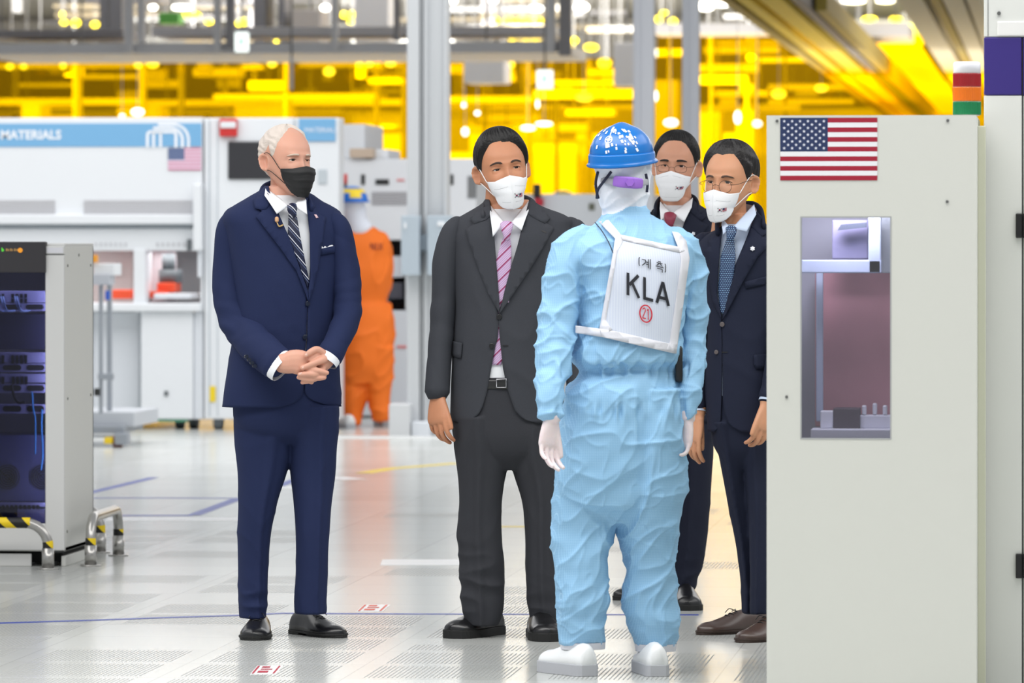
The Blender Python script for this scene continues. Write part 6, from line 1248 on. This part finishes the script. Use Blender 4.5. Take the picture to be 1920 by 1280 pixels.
for k, (x0, x1, y0, y1, m_, lb) in enumerate(((232, 247, -60, 98, OW, 'white hanger post, leftmost on the overhead beam'), (257, 270, -60, 80, OW, 'white hanger post close right of the leftmost one'), (400, 412, -60, 96, OW, 'thin white hanger post left of the green exit sign'), (423, 438, -60, 90, OG, 'grey hanger post touching the green exit sign'), (622, 632, -60, 92, OW, 'white hanger post left of the big grey column'), (1024, 1040, -60, 98, OW, 'white hanger post at the right end of the overhead beam'), (1048, 1070, -60, 104, OG, 'grey hanger post at the right end of the overhead beam'), (738, 748, -60, 76, OG, 'grey hanger post just left of the big column'))):
    over('hanger_post', x0, y0, x1, y1, 59.83, .165, m_, lb, 'post')
for x0, x1, y0, y1, m_, lb in ((186, 229, -60, 80, OD, 'wide dark grey duct hanging at the upper left'), (474, 497, -60, 106, OD, 'dark grey duct right of the green exit sign'), (522, 533, -60, 110, OD, 'narrow dark duct right of the wider one'), (548, 600, 18, 106, mat('taupe_box', (176, 170, 168), .6), 'taupe box hanging above the white-haired man'), (664, 728, -60, 78, OW, 'large white box hanging left of the big column'), (870, 945, 114, 155, OW, 'white box hanging over the man in grey'), (1151, 1192, 80, 160, OW, 'white box hanging beside the middle white post'), (160, 300, -40, 4, OG, 'grey duct along the top left')):
    over('hanging_unit', x0, y0, x1, y1, 66.0 if y1 > 5 else 67.5, .8, m_, lb, 'duct')
over('green_unit', 297, 24, 335, 44, 64.5, .4, mat('unit_green', (110, 196, 90), .5), 'small green unit hanging above the left overhead beam', 'hanging unit'); over('hanging_rod', 543, 104, 549, 168, 59.9, .06, OW, 'thin white rod hanging below the overhead beam', 'rod')
GRN = mat('exit_green', (60, 190, 120), .5, emit=1.0); EXW = mat('exit_white', (240, 250, 246), .5, emit=1.3)
for x0, y0, x1, y1, lb in ((440, 60, 465, 97, 'lit exit sign with a green figure above the machines, left one'), (1006, 131, 1036, 166, 'lit exit sign with a green figure above the man in grey')):
    Ye = 58.5; e = pb('exit_sign', x0, y0, x1, y1, Ye, .08, EXW, None, .01); tag(e, lb, 'exit sign'); rods(e, [yp((x0+x1)/2, y0, Ye).x], Ye+.04, yp(x0, y0, Ye).z)
    cx_, cy_ = (x0+x1)/2, (y0+y1)/2; g = lambda pts, wd: band_at(pts, wd, Ye-.004)
    def band_at(pts, wd, Yb):
        V = []; n = len(pts)
        for i, (x, y) in enumerate(pts):
            xa, ya = pts[max(i-1, 0)]; xb, yb = pts[min(i+1, n-1)]; l = math.hypot(xb-xa, yb-ya) or 1; nx, ny = -(yb-ya)/l*wd/2, (xb-xa)/l*wd/2; V += [yp(x+nx, y+ny, Yb), yp(x-nx, y-ny, Yb)]
        return V, [(2*i, 2*i+1, 2*i+3, 2*i+2) for i in range(n-1)]
    obj('running_figure', join([g([(cx_, cy_-6), (cx_-1, cy_+1)], 3.5), g([(cx_-1, cy_+1), (cx_-5, cy_+6)], 2), g([(cx_-1, cy_+1), (cx_+3, cy_+4), (cx_+2, cy_+8)], 2), g([(cx_-5, cy_-1), (cx_, cy_-5), (cx_+5, cy_-2)], 1.8), g([(cx_-.5, cy_-9), (cx_+1.5, cy_-9)], 3)]), GRN, e, False)
# amber partition and what stands behind it
AM = mat('amber_partition', (255, 220, 0), .1); nt, nd, ln, b = nodes_of(AM)
tr = nd.new('ShaderNodeBsdfTransparent'); tr.inputs[0].default_value = (1.0, .75, .002, 1); gl = nd.new('ShaderNodeBsdfGlossy'); gl.inputs['Roughness'].default_value = .1; gl.inputs[0].default_value = (1, .8, .1, 1); mx = nd.new('ShaderNodeMixShader'); mx.inputs[0].default_value = .02; ln.new(tr.outputs[0], mx.inputs[1]); ln.new(gl.outputs[0], mx.inputs[2]); ln.new(mx.outputs[0], nd['Material Output'].inputs[0])
YW = 78.0; zA = yp(600, 111, YW).z; zB = yp(1500, 66, YW).z; xA, xB, xC = -30.0, yp(1232, 100, YW).x, 8.0
st(obj('window_1', box(xA, xB, YW, YW+.03, 0, zA), AM, None, False)); st(obj('window_2', box(xB, xC, YW, YW+.03, 0, zB), AM, None, False))
area('amber_bay_lamp_and_fill', (-7, 100, 6.3), (0, 0, 0), 28, 36, 3200, (1, .97, .9)); area('amber_bay_lamp_and_fill', (-7, 79.5, 5.6), (math.radians(65), 0, 0), 26, 1.5, 3400, (1, .97, .9)); area('amber_bay_lamp_and_fill', (-7, 108, 5.8), (math.radians(70), 0, 0), 30, 1.5, 3400, (1, .97, .9)); area('amber_bay_lamp_and_fill', (-7, 80, 1.6), (math.radians(90), 0, 0), 26, 2.4, 1500, (1, .97, .9)); area('duct_fill_uplight', (-2, 82, 2.9), (PI, 0, 0), 22, 26, 1800, (1, .98, .94)); area('ceiling_fill_uplight', (-6, 104, 4.9), (PI, 0, 0), 30, 40, 3600, (1, .96, .9)); area('hall_far_lights', (-6, 68, 6.4), (0, 0, 0), 24, 8, 1500, (1, .98, .96))  # overhead bay lamp; tilted bay fills and both upward fills added for brightness
rr = random.Random(11)
greys = [mat('bay_paint_%s' % n, (v, v, v-2), .7) for n, v in (('dark', 120), ('dim', 150), ('mid', 178), ('pale', 208), ('white', 232))]
def bay(name, x0, y0, x1, y1, Y, dep, k, label, cat, group):
    if name in ('upright_post', 'bay_machine'): Z = Y*1.004; y1 = HOR+CAMH*FPX/(Y/ray((x0+x1)/2, 600).y)
    return over(name, x0, y0, x1, y1, Y, dep, greys[k], label, cat, group, w=0)
LB = {'beam': ('long overhead beam seen through the amber partition', 'beam', 'beams behind the amber partition'), 'post': ('upright post seen through the amber partition', 'post', 'posts behind the amber partition'), 'tool': ('boxy machine standing behind the amber partition', 'machine', 'machines behind the amber partition'), 'unit': ('hanging unit seen through the amber partition', 'hanging unit', 'hanging units behind the amber partition')}
for i, (y0, y1, k, x0, x1) in enumerate(((120, 127, 2, -60, 250), (140, 147, 3, 150, 300), (156, 162, 3, 30, 130), (185, 196, 4, -60, 262), (187, 199, 3, 266, 540), (186, 197, 4, 545, 770), (176, 186, 2, 400, 700), (205, 212, 1, -60, 640), (128, 143, 3, 362, 450), (150, 164, 3, 270, 335), (152, 168, 3, 465, 530), (118, 124, 1, 560, 760), (146, 156, 3, 690, 750), (166, 176, 1, 660, 760), (215, 232, 3, 660, 770),
        (180, 192, 1, 838, 1000), (196, 204, 3, 838, 1190), (214, 228, 4, 900, 1010), (236, 246, 4, 870, 960), (120, 138, 3, 838, 868), (168, 184, 3, 1000, 1190), (205, 216, 2, 1060, 1150), (232, 246, 4, 1020, 1100), (150, 160, 2, 1040, 1180), (92, 104, 3, 1225, 1280), (120, 134, 2, 1312, 1420), (142, 156, 4, 1312, 1400), (170, 180, 3, 1330, 1440), (196, 208, 1, 1312, 1500), (88, 98, 3, 1320, 1460), (108, 116, 4, 1400, 1520), (186, 194, 3, 1440, 1600), (158, 168, 2, 1440, 1640), (76, 84, 2, 1340, 1540), (262, 272, 2, 1000, 1160), (285, 300, 3, 838, 930), (300, 318, 4, 1000, 1120), (240, 262, 2, 690, 765))):
    bay('overhead_beam', x0, y0, x1, y1, 84+rr.uniform(0, 22), .6, k, *LB['beam'])
for x0, k, y0 in ((22, 0, 118), (136, 2, 112), (143, 0, 112), (262, 2, 112), (334, 0, 118), (415, 1, 112), (532, 2, 112), (700, 1, 112), (752, 0, 112), (905, 0, 112), (985, 1, 112), (1040, 0, 150), (1100, 2, 112), (1252, 0, 70), (1330, 1, 66), (1396, 3, 150), (1412, 1, 66), (1470, 0, 66)):
    bay('upright_post', x0, y0, x0+rr.uniform(4, 8), 430, 82+rr.uniform(0, 20), .3, k, *LB['post'])
for x0, y0, x1, k in ((40, 196, 75, 3), (70, 200, 140, 4), (220, 200, 300, 2), (330, 205, 380, 1), (440, 200, 540, 2), (640, 250, 765, 3), (668, 225, 740, 4), (838, 225, 880, 2), (880, 250, 960, 4), (960, 232, 1040, 1), (1000, 270, 1080, 4), (1030, 300, 1130, 3), (1080, 250, 1190, 2), (1225, 240, 1282, 3), (1240, 290, 1300, 2), (1310, 250, 1380, 3), (1380, 206, 1418, 4), (1420, 230, 1480, 2), (1000, 330, 1180, 4), (1225, 150, 1270, 2), (1310, 205, 1350, 4)):
    bay('bay_machine', x0, y0, x1, 445, 88+rr.uniform(0, 25), 1.0, k, *LB['tool'])
for i in range(34):
    x0 = rr.uniform(-20, 1500); y0 = rr.uniform(118, 200); w_ = rr.uniform(12, 55); h_ = rr.uniform(8, 24)
    if x0 > 1240: y0 = rr.uniform(72, 200)
    bay('hanging_unit', x0, y0, x0+w_, y0+h_, 119 if x0 < 1060 and x0+w_ > 1030 else 84+rr.uniform(0, 34), .35, rr.choice((0, 1, 1, 2, 3, 4)), *LB['unit'])
st(bbox('trim_2', (xA, xC, 133, 133.2, 0, 4.6), mat('bay_back_paint', (236, 226, 200), .8, var=.45, vscale=.5), None, 0))
# ceiling framework in front of the far wall
for i in range(46):
    x0 = rr.uniform(-60, 1800); y0 = rr.uniform(-10, 74) if x0 < 1235 else rr.uniform(-10, 50); w_ = rr.uniform(30, 220); h_ = rr.uniform(3, 10); Yb = 84+rr.uniform(0, 42)
    m_ = rr.choice((OW, OG, OD, greys[1], greys[2], mat('beige_paint', (186, 170, 140), .6))); over('ceiling_beam', x0, y0, x0+w_, y0+h_, Yb, .4, m_, 'steel beam of the blurred ceiling framework', 'beam', 'beams of the ceiling framework', w=0)
for i in range(14):
    x0 = rr.uniform(0, 1700); over('ceiling_duct', x0, -10, x0+rr.uniform(6, 22), rr.uniform(20, 70) if x0 < 1235 else rr.uniform(10, 45), 90+rr.uniform(0, 30), .4, rr.choice((OG, OD, OW)), 'short vertical duct of the blurred ceiling framework', 'duct', 'ducts of the ceiling framework', w=0)
YL = mat('yellow_lamp', (255, 222, 0), .5, emit=1.6); WL = mat('white_lamp', (255, 252, 240), .5, emit=2.2)
LAMPS = []
def lamp(px, py, rx, ry, Y, m, label, group):
    for (qx, qy, qr, qY) in LAMPS:
        if abs(qx-px) < rx+qr+4 and abs(qY-Y) < 1.2: Y = qY+1.6
    LAMPS.append((px, py, rx, Y)); c = yp(px, py, Y); s_ = Y/FPX; V, F = [], []; N = 16
    for i in range(9):
        t = -PI/2+PI*i/8
        for j_ in range(N): a = 2*PI*j_/N; V.append((rx*s_*math.cos(t)*math.cos(a), rx*s_*math.cos(t)*math.sin(a)*.6, ry*s_*math.sin(t)))
    for i in range(8):
        for j_ in range(N): F.append((i*N+j_, i*N+(j_+1) % N, (i+1)*N+(j_+1) % N, (i+1)*N+j_))
    o = obj('lamp', (V, F), m, None); o.location = c; tag(o, label, 'lamp', group); AUTO.append((o, px, py, label)); rods(o, [c.x], c.y, c.z+ry*s_, .004)
for px_, py_, rx_, ry_ in ((117, 27, 4, 5), (120, 42, 7, 5), (142, 43, 9, 7), (178, 46, 8, 6), (350, 28, 10, 5), (365, 28, 12, 5), (392, 41, 8, 5), (448, 44, 6, 5), (456, 41, 9, 7), (513, 80, 12, 6), (510, 93, 10, 5), (540, 85, 5, 8), (645, 28, 6, 6), (660, 27, 7, 6), (657, 41, 6, 4), (932, 39, 6, 6), (954, 38, 9, 6), (975, 39, 8, 6), (990, 39, 9, 6), (1010, 39, 9, 6), (960, 72, 10, 4), (985, 72, 16, 4), (1005, 72, 12, 4), (674, 119, 7, 6), (693, 119, 7, 6), (708, 119, 7, 6), (732, 118, 10, 7), (953, 121, 13, 7), (1075, 76, 9, 6), (1070, 90, 8, 5), (1108, 89, 14, 7), (1133, 118, 14, 9), (258, 122, 7, 6), (286, 120, 12, 7), (18, 125, 8, 6), (44, 125, 7, 5), (118, 122, 6, 8), (510, 119, 9, 7), (617, 134, 11, 8), (1236, 36, 8, 7), (1262, 40, 8, 6), (1245, 24, 7, 4), (1630, 36, 14, 5), (1680, 36, 12, 5), (1095, 183, 16, 7), (1125, 178, 10, 6), (1460, 176, 14, 8), (1540, 165, 12, 7), (1408, 108, 9, 6), (76, 74, 10, 3), (22, 74, 8, 3)):
    lamp(px_, py_, rx_, ry_, 76.8 if py_ > 110 else 80+rr.uniform(0, 8), YL, 'small glowing yellow lamp among the blurred beams', 'yellow lamps of the hall')
for px_, py_, rx_, ry_ in ((287, 14, 8, 5), (340, 14, 22, 5), (610, 15, 9, 6), (1005, 16, 14, 6), (1045, 14, 10, 6), (1090, 14, 14, 8), (1322, 14, 16, 6), (1360, 4, 16, 4), (1600, 2, 24, 5), (1660, 2, 18, 4), (1765, 24, 11, 8), (1795, 14, 7, 5), (845, 3, 12, 5), (925, 2, 8, 4)):
    lamp(px_, py_, rx_, ry_, 78.6+rr.uniform(0, 6), WL, 'small white ceiling lamp high in the blurred framework', 'white ceiling lamps')
for px_, py_, rx_, ry_ in ((258, 210, 12, 7), (229, 217, 5, 3), (872, 247, 6, 8), (870, 197, 4, 5), (895, 212, 5, 4), (990, 240, 14, 5), (1020, 232, 16, 4), (1258, 230, 13, 7), (1383, 220, 6, 12), (1420, 232, 8, 6), (1008, 195, 3, 8), (1228, 180, 5, 10)):
    lamp(px_, py_, rx_, ry_, 70, WL, 'small white lamp in front of the amber partition', 'white lamps by the amber partition')
# ducts and light rows running into the depth on the right
CRM = mat('cream_duct', (214, 204, 176), .6); YDU = mat('amber_lit_duct', (232, 200, 30), .6); YDD = mat('dim_amber_lit_duct', (156, 136, 50), .6)  # yellow and ochre duct colours have the amber light painted in
def run(px, py, z, wm, hm, Y1, m, label, cat='duct', group=None, name='duct', Y0=None):
    d = (z-CAMH)/((HOR-py)/FPX); p = at(px, py, d); Ys = p.y if Y0 is None else Y0; o = bbox(name, (p.x-wm/2, p.x+wm/2, Ys, 136 if Y1 > 120 else Y1, z, z+hm), m, None, 0); tag(o, label, cat, group)
    if Y1 < 120: rods(o, [p.x], Ys+2, z+hm)
    return o
run(1345, -10, 3.8, .11, .25, 130, YDD, 'dim amber-lit duct running away overhead, leftmost of the slanting ones'); run(1381, -10, 3.8, .13, .22, 130, YDU, 'amber-lit yellow duct running away overhead beside the ochre one'); run(1434, -10, 3.8, .22, .25, 130, YDU, 'broad bright amber-lit duct slanting overhead above the dark-suited men'); run(1482, -10, 3.8, .10, .18, 130, OD, 'dark cable tray along the bright amber-lit duct'); run(1540, 20, 3.8, .12, .22, 130, YDD, 'dim amber-lit duct right of the dark cable tray')
run(1700, -10, 3.8, .26, .25, 130, CRM, 'cream duct running away overhead right of the glowing strip'); run(1748, -10, 3.8, .10, .18, 130, YDD, 'thin amber-lit pipe right of the cream duct'); run(1782, -10, 3.8, .20, .25, 130, CRM, 'second cream duct near the signal tower lamp'); run(1822, -10, 3.8, .14, .25, 130, CRM, 'narrow cream duct beside the tall cabinet')
over('walkway_beam', 1500, 44, 1705, 68, 74.5, 2.5, OW, 'white walkway slab behind the slanting amber-lit ducts', 'overhead beam'); over('walkway_beam', 1225, 44, 1500, 62, 75.0, 1.2, OW, 'white crossbeam behind the two thin white posts', 'overhead beam')
LR = mat('yellow_light_row', (255, 248, 60), .4, emit=1.15); nt, nd, ln, b = nodes_of(LR); o_ = objxyz(nt); v = mth(nt, 'LESS_THAN', mth(nt, 'FRACT', mth(nt, 'MULTIPLY', o_[1], .55)), .7); ln.new(mth(nt, 'ADD', mth(nt, 'MULTIPLY', v, .35), .85), b.inputs['Emission Strength'])
run(1668, 66, 4.45, .62, .06, 131, LR, 'glowing yellow light strip running away above the flag cabinet', 'light', None, 'light_strip'); run(1690, 52, 4.60, .30, .06, 90, LR, 'short glowing yellow light strip at the near end of the long one', 'light', None, 'light_strip')
# ------------------------------------------------------------------ workers in the back
ORM = mat('orange_coverall', (244, 118, 22), .7, bump=.2, bscale=60)
P = Person(690, 800, 200, 'worker in an orange coverall and blue and yellow helmet, back turned, beside the big column')
parts = [P.rings([(600, 626, 742, .14, 2.1), (568, 640, 722, .11, 2.1), (540, 632, 730, .135, 2.1), (500, 626, 733, .14, 2.1), (470, 624, 731, .135, 2.1), (450, 628, 724, .12, 2.1), (438, 642, 712, .10, 2.1), (428, 655, 700, .08, 2)]).grid(24, 40), P.rings([(720, 650, 736, .09, 2.1), (650, 632, 738, .14, 2.1), (600, 628, 742, .14, 2.1), (570, 634, 730, .12, 2.1)]).grid(16, 40), P.rings([(795, 640, 674, .06, 2), (740, 642, 690, .075, 2), (690, 638, 694, .09, 2), (650, 634, 696, .12, 2)]).grid(20, 32), P.rings([(790, 697, 727, .06, 2), (740, 690, 736, .075, 2), (690, 682, 738, .09, 2), (650, 680, 740, .12, 2)]).grid(20, 32),
         P.T([(640, 445, -.0, .05), (634, 480, -.0, .055), (634, 540, -.02, .05), (636, 590, -.02, .04)], seg=20), P.T([(714, 445, .05, .05), (726, 480, .1, .055), (722, 540, .12, .05), (700, 590, .2, .04)], seg=20)]
merged('coverall', parts, .012, ORM, P.root, smooth=3, post=cloth(.018, (), (5, 5, 6)))
hc = P.Lc(659, 385, -.02); make_head(P, hc, 220, sc=1.0, skin=SKA, eyes=False, ears=False); neck_core(P, hc, r=.055); P.body.append(P.T([(636, 570, -.02, .03), (638, 606, -.03, .035)], seg=12)); P.body.append(P.T([(700, 585, .2, .03), (694, 606, .22, .035)], seg=12)); finish_body(P, .01)
merged('hood', [xf(P.H @ Matrix.Scale(1.08, 4), head_grid(40, 28)), P.T([(664, 390, 0, .09), (668, 415, 0, .085), (676, 432, 0, .10)], seg=24)], .01, HOODM, P.root, smooth=4)
def simple_hat(P, main, patches, tilt=0):
    M = P.H @ Matrix.Translation((0, .004, .045)) @ Matrix.Rotation(math.radians(tilt), 4, 'X'); V, F, K = [], [], []; A, Bn = 48, 16
    for i in range(Bn+2):
        el = PI/2*.999*max(0, i-1)/Bn
        for j_ in range(A): az = 2*PI*j_/A; r_ = 1.16 if i == 0 else 1.0; V.append(M @ Vector((.108*r_*math.sin(az)*math.cos(el), -.130*r_*math.cos(az)*math.cos(el), .10*math.sin(el)-(.022 if i == 0 else 0))))
    for i in range(Bn+1):
        for j_ in range(A):
            F.append((i*A+j_, i*A+(j_+1) % A, (i+1)*A+(j_+1) % A, (i+1)*A+j_)); az = 2*PI*j_/A; k = 0
            for (a0, a1, e0, e1, kk) in patches:
                if a0 <= az <= a1 and e0 <= i/Bn <= e1: k = kk
            K.append(k)
    o = obj('hard_hat', (V, F), [main, mat('helmet_yellow', (246, 214, 30), .4), mat('helmet_pale', (150, 190, 236), .4)], P.root); solid(o, .004, 1)
    for p, k in zip(o.data.polygons, K): p.material_index = k
simple_hat(P, mat('helmet_mid_blue', (30, 110, 206), .35), [(0, 6.3, .78, 1.2, 2), (0, 6.3, .32, .60, 1), (2.2, 3.0, .1, .4, 1), (4.2, 4.8, .0, .3, 1)])
for tx, ty, yw in ((640, 801, 195), (712, 797, 190)): shoe(P, tx, ty, yw, WSH, GSO, .28, .11, style='round', sole_t=.03)
rt_ = P.on(706, 462, P.rings([(500, 626, 733, .14, 2.1), (430, 640, 715, .1, 2.1)]), .03, True)
o = obj('printed_lettering', place2d(letters([(-1, -.5, -1, .5), (-1, .5, -.4, -.5), (-.4, -.5, -.4, .5), (.0, -.5, .0, .5), (.4, -.5, 1, .5), (.4, .5, 1, -.5)], .2), lambda a, b_: rt_+Vector(P.D(a*.045, 0, b_*.05))), mat('maroon_print', (150, 60, 40), .7), P.root, False)
P = Person(1056, 722, 170, 'worker in a pale suit and blue and yellow helmet far behind the man in grey')
PALE = mat('pale_coverall', (206, 214, 226), .7)
merged('coverall', [P.rings([(560, 1025, 1088, .14, 2.1), (500, 1026, 1086, .13, 2.1), (440, 1024, 1090, .13, 2.1), (425, 1032, 1082, .10, 2.1), (416, 1044, 1070, .07, 2)]).grid(20, 32), P.rings([(712, 1028, 1050, .06, 2), (560, 1025, 1058, .11, 2)]).grid(14, 24), P.rings([(712, 1062, 1084, .06, 2), (560, 1054, 1088, .11, 2)]).grid(14, 24), P.T([(1030, 430, 0, .06), (1020, 480, 0, .06), (1020, 550, 0, .05)], seg=16), P.T([(1084, 430, 0, .06), (1094, 480, 0, .06), (1094, 550, 0, .05)], seg=16)], .015, PALE, P.root, smooth=3)
hc = P.Lc(1056, 386, 0); make_head(P, hc, 120, sc=1.0, skin=SKA, eyes=False); neck_core(P, hc, r=.055); finish_body(P, .012); simple_hat(P, MATS['helmet_mid_blue'], [(0, 6.3, .7, 1.2, 2), (3.6, 5.2, .1, .7, 1), (1.2, 2.2, .2, .6, 2)])
for tx, ty in ((1040, 721), (1074, 721)): shoe(P, tx, ty, 170, WSH, GSO, .28, .11, style='round', sole_t=.03)

# labels by place for the small repeated things of the far hall
ORD = ['first', 'second', 'third', 'fourth', 'fifth', 'sixth', 'seventh', 'eighth', 'ninth', 'tenth', 'eleventh', 'twelfth', 'thirteenth', 'fourteenth', 'fifteenth', 'sixteenth', 'seventeenth', 'eighteenth', 'nineteenth', 'twentieth']
REG = [(240, 'above the lettered banner'), (480, 'above the black-screened machine'), (764, 'left of the big column'), (1005, 'right of the big column'), (1190, 'left of the blue helmet'), (1312, 'around the thin white posts'), (1440, 'above the dotted tie man'), (3000, 'above the flag cabinet')]
SHORT = {'small glowing yellow lamp among the blurred beams': 'glowing yellow lamp', 'small white ceiling lamp high in the blurred framework': 'white ceiling lamp', 'small white lamp in front of the amber partition': 'small white lamp', 'steel beam of the blurred ceiling framework': 'grey ceiling beam', 'short vertical duct of the blurred ceiling framework': 'vertical ceiling duct', 'long overhead beam seen through the amber partition': 'yellow-lit overhead beam', 'upright post seen through the amber partition': 'yellow-lit upright post', 'boxy machine standing behind the amber partition': 'yellow-lit boxy machine', 'hanging unit seen through the amber partition': 'yellow-lit hanging unit'}
bins = {}
for o, x, y, lb in AUTO: r = next(i for i, q in enumerate(REG) if x < q[0]); bins.setdefault((lb, r, y > 110), []).append((x, y, o))
for (lb, r, low), L in bins.items():
    L.sort(key=lambda t: (round(t[0]), t[1]))
    for i, (x, y, o) in enumerate(L):
        short = SHORT[lb]; lv = 'lower ' if low else 'upper '
        o['label'] = ('%s %s%s from the left %s' % (ORD[min(i, 19)], lv, short, REG[r][1])) if len(L) > 1 else 'single '+lv+short+' '+REG[r][1]
